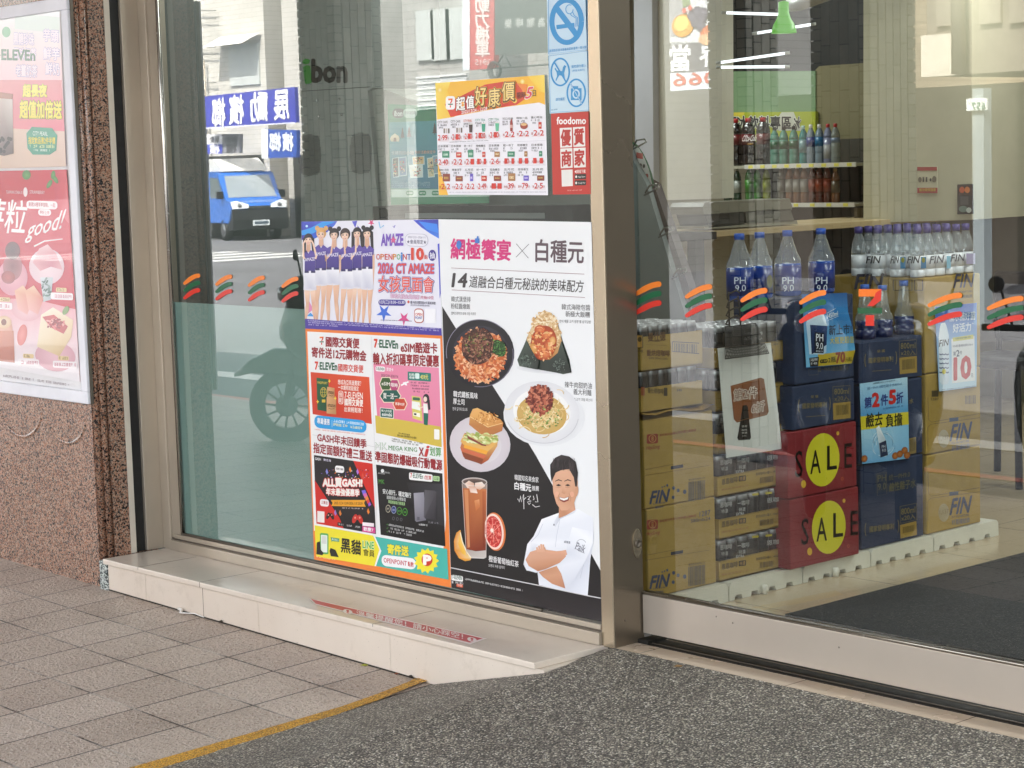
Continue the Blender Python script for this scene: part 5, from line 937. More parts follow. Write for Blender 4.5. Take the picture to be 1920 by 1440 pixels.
def hey_panel(a, dy, code=True):
    a.line([(52, 120 + dy), (60, 385 + dy), (85, 396 + dy), (300, 355 + dy)], 3, '6f5528', 1)
    a.rect(90, 132 + dy, 174, 204 + dy, '8e3222', 2, -.06, 12); a.ring(132, 164 + dy, 26, 28, 5, 'b58a4a', 3); a.text('8', 124, 164 + dy, 140, 163 + dy, 34, 'b58a4a', 3, .02)
    a.text('HeySong', 86, 240 + dy, 188, 226 + dy, 38, '8e3222', 2, .02, shear=.3); a.text('黑松股份有限公司中壢工廠製造', 186, 140 + dy, 460, 98 + dy, 20, '8e3222', 2, .01)
    if code: a.text('1287', 486, 88 + dy, 566, 74 + dy, 38, '4a4a58', 2, .03); a.text('580mlx24', 420, 140 + dy, 566, 118 + dy, 26, '4a4a58', 2, .02)
    a.rect(270, 372 + dy, 362, 396 + dy, '2c3244', 2, -.16)
def A1(a): a.view(1190, 780, 4); hey_panel(a, 648); fin_panel(a, 636)
def A2(a): a.view(1190, 780, 4); hey_panel(a, 5, False); fin_panel(a, 0)
G = 'stacked cartons inside the door'
carton('drink_carton', -.22, .385, .742, .069, .385, TAN, 'tan drink carton marked 1287 at the bottom beside the pillar', A1, grp=G)
carton('drink_carton', -.222, .378, .742, .386, .70, TAN, 'tan drink carton stacked on the carton marked 1287', A2, grp=G)
b = MB(); vs = []; 
for i in range(7):
    for k in range(5): vs.append((-.21 - .07 * k, .375 + .06 * i, .703 + random.uniform(0, .02) + (.012 if 0 < k < 4 else 0)))
b.add(vs, [[i * 5 + k, i * 5 + k + 1, i * 5 + k + 6, i * 5 + k + 5] for i in range(6) for k in range(4)], PRINT, [random.choice(('b48c40', 'c29a48', '4a4c60', 'a8842e', '3a3e54')) for _ in vs])
tag(b.build('crumpled_wrapper'), 'crumpled yellow and blue plastic sheet between tan carton and can tray', 'wrapper')
# ---- trays of cans
canm = MB(); canm.lathe([(.024, 0), (.027, .006), (.0275, .12), (.0245, .136), (.0245, .140), (.0225, .139), (.022, .136), (0, .136)], (0, 0, 0), simple('can_metal', None, .3, metal=.35), ['2a2a2c', '1c1c1e', '1c1c1e', 'b8b8ba', 'd8d8da', 'c8c8ca', 'b0b0b2', 'a8a8aa'], 20)
CAN = canm.build('can'); 
def can_tray(xf, y0, y1, z0, label, wall=.075, fn=None, rows=2, canh=.0, grp='shrink wrapped trays of black cans'):
    t = empty('can_tray', (xf - .14, (y0 + y1) / 2, z0), label, 'can tray', grp)
    b = MB(); d = .27; b.box((xf - d, y0 + .002, z0), (xf, y1 - .002, z0 + .006), CARD, TAN)
    b.box((xf - .004, y0 + .002, z0), (xf, y1 - .002, z0 + wall), CARD, TAN); b.box((xf - d, y0 + .002, z0), (xf - .004, y0 + .006, z0 + wall), CARD, TAN); b.box((xf - d, y1 - .006, z0), (xf - .004, y1 - .002, z0 + wall), CARD, TAN)
    a = Art(b, xplane(xf + .0004), (1, 0, 0), PRINT)
    if fn: fn(a)
    b.build('tray', t)
    n = 6; st_ = (y1 - y0 - .02) / n
    for r in range(rows):
        for i in range(n):
            c = CAN.copy(); SC.collection.objects.link(c); c.parent = t; c.location = Vector((xf - .034 - r * .06, y0 + .01 + st_ * (i + .5), z0 + .007 + canh)) - t.location
    return t
def wrap(t, xf, y0, y1, z0, z1, fn=None):
    b = MB(); vs = []; nn = 9
    for i in range(nn):
        for k in range(4):
            u = k / 3; vs.append((xf + .004 + (random.uniform(-.006, .006) if 0 < k < 3 else -.003), y0 + (y1 - y0) * i / (nn - 1), z0 + (z1 - z0) * u))
    b.add(vs, [[i * 4 + k, i * 4 + k + 4, i * 4 + k + 5, i * 4 + k + 1] for i in range(nn - 1) for k in range(3)], WRAP, 'ffffff', True)
    if fn: fn(Art(b, xplane(xf + .010), (1, 0, 0), PRINT))
    b.build('shrink_wrap', t)
def b_print(dy, dx=0):
    def f(a):
        a.view(1190, 780, 4); a.text('恩恩咖啡', 652 + dx, 498 + dy, 772 + dx, 474 + dy, 44, '4a3c24', 2, .03); a.rect(780 + dx, 452 + dy, 834 + dx, 492 + dy, '2a241c', 2, -.12, 6); a.text('特濃', 786 + dx, 473 + dy, 828 + dx, 466 + dy, 30, 'b08a48', 3, .02)
        a.text('恩恩咖啡24罐入 240ml', 908 + dx, 438 + dy, 1074 + dx, 412 + dy, 22, '4a3c24', 2, .02); barcode(a, 938 + dx, 462 + dy, 1040 + dx, 506 + dy, -.14, '4c3c24'); a.text('黑松股份有限公司', 650 + dx, 556 + dy, 850 + dx, 520 + dy, 14, '8e5a30', 2)
    return f
def can_words(dy):
    def f(a):
        a.view(1190, 780, 4)
        for x, t in ((640, '恩咖啡'), (770, '一咖啡'), (990, '恩咖')): a.text(t, x, 668 + dy - (x - 640) * .1, x + 90, 656 + dy - (x - 640) * .1, 38, 'b8b8b4', 2, .01)
        for x in (650, 780): a.text('特濃', x, 716 + dy - (x - 640) * .1, x + 50, 710 + dy - (x - 640) * .1, 30, 'a8a8a4', 2, .01)
        a.text('EXTRA', 760, 735 + dy, 820, 728 + dy, 20, 'c8c8c4', 2, .01)
        for x in (880, 980): a.rect(x, 580 + dy - (x - 880) * .1, x + 50, 596 + dy - (x - 880) * .1, 'b8a838', 2, -.1, 6)
    return f
nm = ('lowest in the column beside the tan cartons', 'second from the bottom', 'third from the bottom, just under the white sheet', 'hidden mostly by the white sheet, fourth up', 'fifth up behind the white sheet', 'topmost above the white sheet')
for i in range(6):
    z0 = .069 + .155 * i; t = can_tray(-.22 + (.004 if i % 2 else 0), .752, 1.122, z0, 'tray of black coffee cans ' + nm[i], fn=b_print(-318 * (i - 0) + 635 if i < 3 else -318 * i + 635), rows=2 if i < 5 else 4)
    wrap(t, -.22 + (.004 if i % 2 else 0), .754, 1.12, z0 + .07, z0 + .145, can_words(635 - 318 * i - 315) if i < 4 else None)
b = MB(); a = Art(b, xplane(-.205), (1, 0, 0), PRINT); a.view(1190, 580, 5.143)
for x in (1062, 1162): a.text('一咖啡', x, 238, x + 70, 230, 34, 'c8c8c4', 1, .01); a.text('EXTRA', x, 288, x + 68, 276, 32, 'd0d0cc', 1, .01)
b.build('can_lettering', t)
def T1(a):
    a.view(1190, 580, 5.143); a.text('曼仕德', 128, 268, 296, 258, 84, '5a3c1c', 2, .02); a.ring(212, 262, 70, 48, 4, '5a3c1c', 2, 0, 40, 140); a.line([(112, 340), (312, 350)], 2, '6a4c24', 2)
    a.text('重烘焙咖啡', 116, 418, 336, 424, 62, '5a3020', 2, .025); a.text('CAN 220ml x 24入', 134, 466, 320, 476, 24, '4a3420', 2, .02); a.rect(14, 245, 80, 372, '4a3c20', 2); a.rect(22, 252, 72, 366, 'a4803e', 3); a.ell(46, 290, 20, 24, '4a3c20', 4); a.text('回收', 26, 400, 80, 404, 26, '4a3420', 2)
    a.line([(362, 312), (362, 405), (620, 428)], 8, '3a2c18', 2); a.line([(362, 312), (620, 326)], 8, '3a2c18', 2); barcode(a, 382, 326, 600, 410, .06, '3c301c')
def T2(a):
    a.view(1190, 580, 5.143); a.rect(60, 748, 96, 830, '8a4a2c', 2, .02); a.text('曼仕德咖啡', 126, 782, 276, 790, 50, '4a3c20', 2, .02); a.rect(280, 756, 314, 834, '3a3020', 2); a.text('240', 404, 778, 452, 780, 24, '3a3020', 2, .02)
can_tray(-.224, .375, .69, .722, 'tray of black cans standing on the crumpled wrapper', wall=.088, fn=T2, rows=2)
can_tray(-.214, .368, .684, .868, 'top tray with a tall printed coffee carton beside the leaning rack', wall=.122, fn=T1, rows=4, canh=.01)
bpy.data.objects.remove(CAN)
# ---- white sheet with the brown offer
def curl(plane_x, k=.0): return lambda px, py: atX(px, py, plane_x)
def flyer(name, quad, x, col, label, fn, view):
    b = MB(); P = [atX(*q, x) for q in quad]; a = Art(b, xplane(x), (1, 0, 0), PRINT); a.STEP = .0004
    b.prism([p - Vector((.0008, 0, 0)) for p in P], (.0008, 0, 0), PRINT, col); a.view(*view); fn(a); return tag(b.build(name), label, 'sign')
def F0(a):
    a.poly([(820, 400), (1290, 345), (1310, 345), (1418, 1340), (1390, 1350), (1350, 1050), (1250, 345)], ['e8e8e4', 'dcdcd6', 'e6e6e2', 'f0f0ec', 'dededa', 'd4d4ce', 'cfcfc8'], 1)
    a.poly([(922, 738), (1214, 658), (1246, 672), (1292, 985), (1272, 1020), (985, 1092), (955, 1060)], ['8a5434', '7c4a2e', '7a482c', '74442a', '74442a', '84502f', '885232'], 2)
    a.line([(934, 748), (1212, 670), (1238, 682), (1282, 985), (1266, 1010), (990, 1080)], 3, 'a87a52', 3)
    a.text('第2件', 952, 830, 1180, 796, 110, '6a3c22', 3, .01, 'efe6da', .06); a.text('6折', 1124, 958, 1250, 928, 100, '6a3c22', 3, .01, 'efe6da', .06)
    a.poly([(1040, 930), (1075, 920), (1090, 940), (1120, 1235), (1110, 1256), (1000, 1262), (988, 1240), (1000, 1180)], '1b1a1a', 2)
    for y, t in ((1130, '恩恩'), (1165, '咖啡'), (1192, '特濃')): a.text(t, 1030, y, 1082, y - 4, 18, 'c8c4bc', 3, .01)
    a.text('EXTRA', 1036, 1222, 1076, 1219, 10, 'c8c4bc', 3, .01); a.fuzz(1002, 1262, 1112, 1248, 8, '8a8a86', 3)
flyer('offer_sheet', [(1345.5, 653), (1445.5, 642.5), (1466, 841.5), (1362, 858.5)], -.19, 'd2d2cc', 'white sheet with a brown second item offer hung before the can trays', F0, (1190, 580, 5.143))
# ---- sale boxes and blue cartons
def sale(dx, dy):
    def f(a):
        a.view(1180, 760, 2.5946); c = 'd3ca2e'; k = '17130f'
        a.ell(940 + dx, 265 + dy, 82, 130, c, 1, 4); a.ell(1014 + dx, 136 + dy, 7, 10, 'd8a83a', 1); a.ell(847 + dx, 383 + dy, 12, 19, 'd8ac34', 1); a.ring(1035 + dx, 357 + dy, 5, 7, 2, 'c8663a', 1)
        a.text('A', 880 + dx, 278 + dy, 930 + dx, 272 + dy, 112, k, 2, -.008); a.text('L', 962 + dx, 256 + dy, 1008 + dx, 250 + dy, 116, k, 2, -.008); a.text('S', 806 + dx, 288 + dy, 842 + dx, 284 + dy, 128, '120806', 2, .004); a.text('E', 1046 + dx, 246 + dy, 1082 + dx, 242 + dy, 118, '120806', 2, .004)
    return f
REDB = (128, 28, 34)
carton('sale_box', -.16, 1.075, 1.483, .069, .333, REDB, 'lower red sale box standing on the pallet', sale(30, 328), grp=G)
carton('sale_box', -.16, 1.068, 1.474, .335, .585, REDB, 'upper red sale box on top of the other one', sale(0, 0), grp=G)
NAVY = (38, 50, 78); GD = '8a7a48'
def navy_up(ox, oy, dim=False):          # view(1500,540,4.5): upper half print at the D column
    def f(a):
        a.view(1500, 540, 4.5); c = '6a6a58' if dim else GD
        for sx, st0 in ((1, 0), (-1, 180)): a.ring(680 + ox + sx * 118, 600 + oy - sx * 10, 16, 62, 5, c, 2, 0, st0 - 60, st0 + 60)
        a.text('國家發明專利', 578 + ox, 612 + oy, 784 + ox, 598 + oy, 46, c, 2, .015); a.text('榮 獲', 650 + ox, 534 + oy, 714 + ox, 528 + oy, 24, c, 2, .01); a.line([(610 + ox, 702 + oy), (770 + ox, 690 + oy)], 4, c, 2)
        a.line([(836 + ox, 448 + oy), (982 + ox, 436 + oy), (984 + ox, 560 + oy), (838 + ox, 580 + oy)], 3, c, 2, True); a.text('800ml', 848 + ox, 490 + oy, 972 + ox, 482 + oy, 50, c, 2, .005); a.text('x20入', 848 + ox, 548 + oy, 972 + ox, 540 + oy, 46, c, 2, .005)
        a.poly([(836 + ox, 588 + oy), (984 + ox, 572 + oy), (986 + ox, 712 + oy), (840 + ox, 728 + oy)], 'a08444', 2); barcode(a, 862 + ox, 606 + oy, 966 + ox, 690 + oy, -.1, '3a3428')
    return f
def navy_low(ox, oy):
    def f(a):
        a.view(1180, 760, 2.5946); c = '6f6848'
        a.line([(1204 + ox, 332 + oy), (1250 + ox, 324 + oy), (1252 + ox, 430 + oy), (1206 + ox, 440 + oy)], 2, c, 2, True); a.text('PH', 1208 + ox, 356 + oy, 1248 + ox, 350 + oy, 32, c, 2, .01); a.text('9.0', 1208 + ox, 398 + oy, 1248 + ox, 392 + oy, 32, c, 2, .01); a.text('統一PH9.0', 1262 + ox, 352 + oy, 1364 + ox, 334 + oy, 30, c, 2, .01); a.text('鹼性離子水', 1264 + ox, 400 + oy, 1392 + ox, 376 + oy, 44, c, 2, .012)
    return f
carton('water_carton', -.16, 1.10, 1.465, .588, .752, NAVY, 'navy water carton directly on the red sale boxes', navy_up(-560, 385), grp=G)
carton('water_carton', -.158, 1.115, 1.462, .754, 1.072, NAVY, 'navy water carton carrying four big bottles', lambda a: (a.view(1500, 540, 4.5), a.text('統一PH9.0鹼性離子水', 150, 690, 410, 672, 40, '5a5440', 2, .01), a.line([(70, 690), (150, 684), (152, 730), (74, 736)], 3, '5a5440', 2, True)), grp=G)
carton('plain_carton', -.225, 1.13, 1.42, 1.0, 1.05, TAN, 'thin tan carton flap under the big bottles', None, grp=G) if False else None
carton('water_carton', -.2, 1.54, 1.94, .069, .402, NAVY, 'lowest navy water carton under the second item flyer', lambda a: (navy_low(0, 0)(a), navy_up(-110, 1500)(a) if False else None, a.view(1180, 760, 2.5946), [a.ring(1228 + s * 72, 596 - s * 8, 10, 36, 3, GD, 2, 0, (0 if s > 0 else 180) - 60, (0 if s > 0 else 180) + 60) for s in (1, -1)], a.text('國家發明專利', 1168, 604, 1286, 588, 30, GD, 2, .015), a.line([(1316, 492), (1396, 476), (1398, 556), (1318, 574)], 2, GD, 2, True), a.text('800ml', 1322, 518, 1390, 506, 30, GD, 2), a.text('x20入', 1322, 550, 1390, 538, 28, GD, 2), a.poly([(1316, 582), (1396, 562), (1398, 630), (1318, 648)], 'a08444', 2), barcode(a, 1330, 592, 1386, 622, -.2, '3a3428')), grp=G)
carton('water_carton', -.2, 1.535, 1.938, .404, .708, NAVY, 'middle navy water carton behind the second item flyer', lambda a: (a.view(1500, 540, 4.5), a.text('水', 920, 956, 956, 950, 44, GD, 2, .01), a.poly([(918, 1270), (978, 1256), (980, 1390), (920, 1404)], '8a7440', 2), barcode(a, 924, 1280, 972, 1380, -.2, '3a3428')), grp=G)
carton('water_carton', -.2, 1.54, 1.94, .710, .876, NAVY, 'top navy water carton cut open around blue capped bottles', navy_up(0, 0), grp=G)
# ---- tan cartons of the far column
def E_low(oy):
    def f(a):
        a.view(1180, 760, 2.5946); a.line([(1452, 200 + oy), (1452, 106 + oy), (1466, 92 + oy), (1706, 60 + oy)], 2.5, '6f5528', 1)
        a.ell(1529, 162 + oy, 26, 44, 'a99a78', 2); a.text('1,137', 1508, 162 + oy, 1552, 156 + oy, 24, '8a7448', 3, .01); a.text('FIN', 1566, 134 + oy, 1658, 120 + oy, 78, NV, 2, .03, shear=.2); a.text('FLY IN NATURE', 1568, 184 + oy, 1652, 172 + oy, 11, NV, 2, .01); a.text('好菌補給飲', 1568, 210 + oy, 1656, 196 + oy, 26, '56607c', 2, .01)
        a.line([(1452, -40 + oy), (1456, 70 + oy), (1470, 82 + oy), (1702, 40 + oy)], 2.5, '6f5528', 1); a.rect(1556, 62 + oy, 1600, 80 + oy, '3a4a60', 2, -.1)
    return f
carton('drink_carton', -.2, 1.96, 2.325, .069, .39, TAN, 'lowest tan carton of the far column', E_low(360), grp=G)
carton('drink_carton', -.2, 1.957, 2.328, .392, .715, TAN, 'tan carton in the far column with barcode under the priced flyer', lambda a: (E_low(0)(a), a.view(1500, 540, 4.5), a.rect(1110, 866, 1166, 918, '4a3c20', 2, -.04, 3), a.text('1287', 1106, 940, 1170, 936, 20, '5a4a2a', 2, .02), barcode(a, 1392, 908, 1482, 980, -.06, '4c3c24')), grp=G)
carton('drink_carton', -.2, 1.955, 2.33, .717, 1.098, TAN, 'tall tan carton behind the priced flyer with bottle pack on top', lambda a: (a.view(1600, 380, 6), a.text('FIN', 1140, 882, 1348, 872, 150, '4c4a5a', 2, .02, shear=.2), a.text('FLY IN NATURE', 1128, 1006, 1340, 996, 22, '5a5448', 2, .01), a.text('好菌補給飲', 1140, 1060, 1340, 1048, 40, '5a5448', 2, .01)), depth=.50, grp=G)
b = MB(); a = Art(b, yplane(1.9565), (0, -1, 0), PRINT); a.STEP = .0004; a.view(1600, 380, 6)
a.text('FIN', 30, 890, 326, 880, 160, '4a4656', 1, .03, shear=.2)
b.build('flank_lettering', [o for o in SC.objects if o.get('label', '').startswith('tall tan carton')][0]); b = MB(); a = Art(b, yplane(1.9565), (0, -1, 0), PRINT); a.view(1600, 380, 6)
for i in range(3): a.line([(450 + i * 120, 870), (540 + i * 120, 870), (540 + i * 120, 985), (450 + i * 120, 985)], 12, '4a3a24', 1, True)
oc = [o for o in SC.objects if o.get('label', '').startswith('tall tan carton')][0]; b.build('vent_marking', oc)
def F1(a):
    a.view(1500, 540, 4.5); a.poly([(15, 55), (395, 40), (405, 200), (440, 330), (464, 520), (435, 636), (52, 668)], ['2f6aa8', '2a5a98', '3a86c4', '3a80bc', '58a4d4', '6ab0da', '7abce0'], 1)
    a.poly([(150, 560), (464, 525), (435, 636), (150, 660)], 'b8a02c', 2); a.poly([(76, 590), (158, 580), (152, 660), (84, 664)], '16161c', 3); a.text('7-ELEVEN', 86, 608, 144, 602, 22, 'e4e4e4', 4, .02); a.text('統一超商', 88, 638, 142, 634, 20, 'd0d0d0', 4)
    a.text('2瓶', 236, 608, 300, 600, 48, '2a2214', 3, .03); a.text('70', 302, 590, 376, 580, 84, '8a3a22', 3, .05); a.text('元起', 380, 604, 434, 598, 36, '2a2214', 3, .01); a.rect(166, 604, 232, 636, '2a2214', 3, -.08, 14); a.text('統一超商', 174, 618, 226, 612, 16, 'c8b040', 4)
    a.poly([(78, 560), (50, 300), (70, 210), (140, 180), (200, 220), (228, 320), (220, 540), (200, 560)], ['c8dcea', 'b8d0e4', 'e8f0f6', 'f4f8fa', 'dce8f0', 'c4d8e8', 'a8c4dc', 'b0cce0'], 2); a.poly([(84, 310), (228, 320), (222, 480), (96, 560)], ['233a66', '2c4678', '1c2c50', '1a284a'], 3)
    a.poly([(120, 372), (202, 380), (196, 550), (118, 548)], '14182a', 4); a.text('PH', 132, 416, 192, 420, 60, 'dfe4ea', 5, .01); a.text('9.0', 132, 486, 190, 490, 56, 'dfe4ea', 5, .01); a.text('鹼性離子水', 132, 532, 190, 535, 16, 'c0c8d0', 5)
    a.text('1450ml', 226, 240, 316, 212, 40, 'e4eef4', 3, .02); a.line([(222, 214), (300, 172)], 3, 'e4eef4', 3); a.line([(236, 272), (324, 236)], 3, 'e4eef4', 3)
    a.text('新上市!', 244, 356, 432, 346, 84, '14243c', 3, .015); a.text('大瓶更超值', 250, 444, 452, 434, 58, 'c8b838', 3, .01)
flyer('blue_flyer', [(1503, 552), (1588, 549), (1590, 586), (1598, 613), (1603, 656), (1596.5, 682), (1511, 690), (1516, 640)], -.150, '2f6aa8', 'blue flyer of a big water bottle taped on the navy cartons', F1, (1500, 540, 4.5))
def F2(a):
    a.poly([(505, 808), (905, 752), (912, 1060), (512, 1100)], ['a8d4ec', 'bcdcec', '4c9cd0', '3f90c8'], 1); a.poly([(510, 1084), (912, 1044), (916, 1150), (514, 1198)], 'd8c832', 2); a.poly([(514, 1190), (916, 1148), (920, 1438), (526, 1485)], ['a8d4e8', '8cc4e4', '7ab4dc', '6aa8d4'], 1)
    a.text('第', 542, 970, 602, 962, 90, '2a3a80', 3, .03); a.text('2', 610, 946, 664, 940, 110, 'c82c28', 3, .05); a.text('件', 680, 948, 740, 940, 92, '2a3a80', 3, .03); a.text('5', 752, 922, 804, 916, 110, 'c82c28', 3, .05); a.text('折', 812, 930, 868, 922, 92, '2a3a80', 3, .03)
    a.text('活動時間 2025/12/24-2026/1/6', 610, 806, 800, 778, 14, '2c4460', 3); a.text('統一PH9.0鹼性離子水800ml', 566, 848, 856, 806, 26, '3a6a94', 3, .005); a.fuzz(700, 1018, 870, 994, 12, '2c5a8c', 3)
    a.text('鹼去', 556, 1122, 694, 1098, 116, '2a2a1c', 3, .02); a.text('負擔', 722, 1122, 860, 1106, 108, '2a2a1c', 3, .02)
    a.poly([(640, 1180), (664, 1160), (700, 1240), (722, 1280), (740, 1410), (676, 1430), (660, 1300)], ['e8f0f4', 'f4f8fa', 'e4ecf0', 'b8c8d4', '24304e', '2a3658', 'd0dce4'], 4); a.poly([(664, 1310), (722, 1285), (738, 1408), (682, 1424)], '26304e', 5); a.text('PH', 686, 1340, 716, 1334, 26, 'd0d8e0', 6, .01); a.text('9.0', 688, 1372, 720, 1366, 26, 'd0d8e0', 6, .01)
    for _ in range(26): r = random.uniform(60, 110); t = random.uniform(0, 360); a.ring(705, 1310, r, r * 1.1, 3, random.choice(('e8f4fa', 'c4dce8', '4a84a8')), 3, 0, t, t + random.uniform(15, 50), 6)
    for x, y in ((540, 1440), (800, 1415), (840, 1400), (880, 1370), (900, 1410)): a.ell(x, y, 26, 30, 'c07a3c', 4, 20, '8a4a20')
flyer('second_item_flyer', [(1612, 719.5), (1701, 707), (1703.5, 858), (1617, 870)], -.190, 'a8d4ec', 'blue and yellow second item flyer on the navy carton stack', F2, (1500, 540, 4.5))
def F3(a):
    a.poly([(1140, 160), (1490, 125), (1492, 500), (1160, 560)], ['3a62b8', '3f66bc', '8cb4dc', '9cc0e0'], 1); a.poly([(1160, 560), (1492, 500), (1488, 830), (1176, 872)], ['9cc0e0', '8cb4dc', 'c4dcec', 'c8e0ee'], 1)
    a.text('補水補好菌', 1256, 248, 1476, 232, 70, 'eef2f6', 3, .012); a.text('好活力', 1288, 340, 1440, 326, 74, 'eef2f6', 3, .015); a.text('^', 1448, 300, 1462, 298, 12, 'eef2f6', 3, .01)
    a.poly([(1276, 430), (1470, 405), (1476, 780), (1282, 804)], 'e6e6e8', 2); a.poly([(1284, 420), (1460, 392), (1462, 428), (1290, 452)], 'cfc860', 3); a.text('限時優惠', 1310, 428, 1440, 412, 16, '5a7a3a', 4, .01)
    a.text('FIN好菌補給飲500ml', 1288, 492, 1456, 474, 22, '2a3a5c', 3, .01); a.text('第', 1290, 556, 1314, 552, 36, '2a3a5c', 3, .01); a.text('2', 1318, 552, 1342, 548, 54, '2a3a5c', 3, .04); a.text('件', 1344, 548, 1366, 545, 34, '2a3a5c', 3, .01)
    a.text('10', 1300, 684, 1436, 664, 180, 'c02a30', 3, .045); a.text('元', 1440, 738, 1460, 736, 34, '2a3a5c', 3, .01)
    a.poly([(1186, 300), (1222, 290), (1238, 330), (1254, 400), (1262, 780), (1242, 812), (1196, 816), (1176, 790), (1168, 420), (1178, 340)], ['e8eef4', 'f2f6fa', 'dce6f0', 'd8e4ee', 'c4d4e4', 'c8d8e6', 'd4e0ec', 'e0e8f0', 'eaf0f6', 'e8eef4'], 2); a.rect(1186, 268, 1222, 292, '5a4a9a', 3); a.text('FIN', 1174, 468, 1250, 456, 56, '22262e', 4, .02, shear=.15)
    for k in range(5): a.line([(1174 + i * 13, 560 + k * 38 + (4 if i % 2 else -4)) for i in range(7)], 9, '2c3c74', 4)
    a.ell(1212, 704, 16, 22, 'd8cc4c', 5); a.fuzz(1186, 860, 1480, 826, 8, '5a7a94', 3)
flyer('priced_flyer', [(1753, 575.5), (1831, 568), (1830.5, 725), (1761, 734)], -.190, '8cb4dc', 'blue flyer priced 10 on the far tan carton', F3, (1500, 540, 4.5))
# ---- bottles
def bottle(name, loc, h, r, body, lab, cap, label, grp, clear_top=True, capr=None, words=None, neck=.36, parent=None):
    x, y, z = loc; t = empty(name, loc, label, 'bottle', grp) if parent is None else parent
    b = MB(); capr = capr or r * .42; body = torgb(body); nz = h * (1 - neck)
    opaque = simple('bottle_body', None, .25, coat=.3); cap_ = clear_top != True
    b.lathe([(r * .9, 0), (r, h * .03), (r, h * .22), (r * .93, h * .25), (r, h * .28), (r, nz * .99)], loc, opaque, body, 16)
    b.lathe([(r * 1.0, nz * .99), (r * .98, nz + h * .05), (r * .72, nz + h * .16), (capr * .9, h * .9), (capr * .9, h * .93)], loc, PET if clear_top else opaque, 'ffffff' if clear_top else body, 16, cap=cap_)
    if clear_top == 'full' : pass
    b.build('bottle_body', t)
    if lab:
        b = MB(); plain = isinstance(lab, str) or isinstance(lab[0], (int, float)); l0, l1 = (h * .3, nz * .96) if plain else lab[1:]; lc = lab if plain else lab[0]
        b.lathe([(r * 1.012, l0), (r * 1.012, l1)], loc, PRINT, lc, 20); b.build('label_band', t)
    b = MB(); b.lathe([(capr, h * .91), (capr, h * .995), (capr * .9, h), (0, h)], loc, PLASTIC, cap, 14); b.build('cap', t)
    return t
for px, nm in ((1387, 'leftmost of the four'), (1425, 'second of the four'), (1477, 'third of the four'), (1540, 'largest looking, at the right end')):
    q = atX(px, 500, -.30 + (.02 if px == 1540 else 0)); t = bottle('water_bottle', (q.x, q.y, 1.073), .245, .05 if px != 1425 else .046, (26, 74, 158), ((16, 46, 122), .02, .115), (44, 92, 190), 'big clear water bottle, ' + nm + ' on the navy carton', 'four big water bottles', True, .019, neck=.5)
    b = MB(); a = Art(b, xplane(q.x + .051), (1, 0, 0), PRINT); a.view(1180, 480, 6); dx = (px - 1387) * 6
    if px != 1425: a.text('PH', 1180 + dx, 278, 1310 + dx, 272, 76, 'ccd6e4', 1, .0); a.text('9.0', 1190 + dx, 365, 1310 + dx, 358, 74, 'ccd6e4', 1, .0)
    else: a.ell(1580, 285, 32, 72, '6a6a48', 1)
    if b.v: b.build('label_print', t)
for px, nm in ((1622, 'under the red numeral seven'), (1655, 'half behind the numeral seven'), (1695, 'clear of the decals')):
    q = atX(px, 600, -.29); bottle('water_bottle', (q.x, q.y, .862), .225 if px != 1655 else .215, .040, (40, 52, 96), ((30, 40, 84), .012, .05), (60, 104, 190), 'small bottle in the cut open carton, ' + nm, 'bottles in the cut open carton', True, .018, neck=.62)
pk = empty('bottle_pack', (-.5, 2.14, 1.1), 'shrink wrapped pack of white labelled bottles on the far tan carton', 'bottle pack')
first = None
for i in range(4):
    for j in range(6):
        x, y = -.255 - i * .098, 1.985 + j * .064; b = MB(); h = .2; r = .031
        b.lathe([(r * .95, 0), (r, .006), (r, .03)], (x, y, 1.1), PRINT, 'd6d8dc', 14); b.lathe([(r, .03), (r, .085)], (x, y, 1.1), PRINT, 'e4e6ea', 14)
        b.lathe([(r, .085), (r * .98, .11), (r * .7, .15), (.013, .172), (.013, .178)], (x, y, 1.1), PET, 'ffffff', 14); b.lathe([(.0165, .172), (.0165, .198), (0, .2)], (x, y, 1.1), PLASTIC, (70, 58, 128), 12); b.build('bottle', pk)
b = MB(); a = Art(b, yplane(1.952), (0, -1, 0), PRINT); a.view(1600, 380, 6)
for x, w in ((150, 150), (425, 84), (612, 130)): a.text('FIN', x, 644, x + w, 640, 78, '23242c', 1, .02, shear=.2)
for x in (528, 760): a.rect(x, 610, x + 60, 740, '4a90c0', 1); a.ell(x + 30, 646, 20, 30, 'a8a838', 2)
a2 = Art(b, xplane(-.221), (1, 0, 0), PRINT); a2.view(1600, 380, 6); a2.text('FIN', 864, 646, 1014, 632, 84, '5a5a64', 1, .01, shear=.2); a2.text('FIN', 1100, 624, 1250, 616, 80, '4a4a56', 1, .01, shear=.2); a2.rect(1270, 570, 1370, 690, 'a8a0c0', 1); a2.rect(1050, 600, 1096, 740, '8cc0d8', 1)
b.build('label_print', pk)
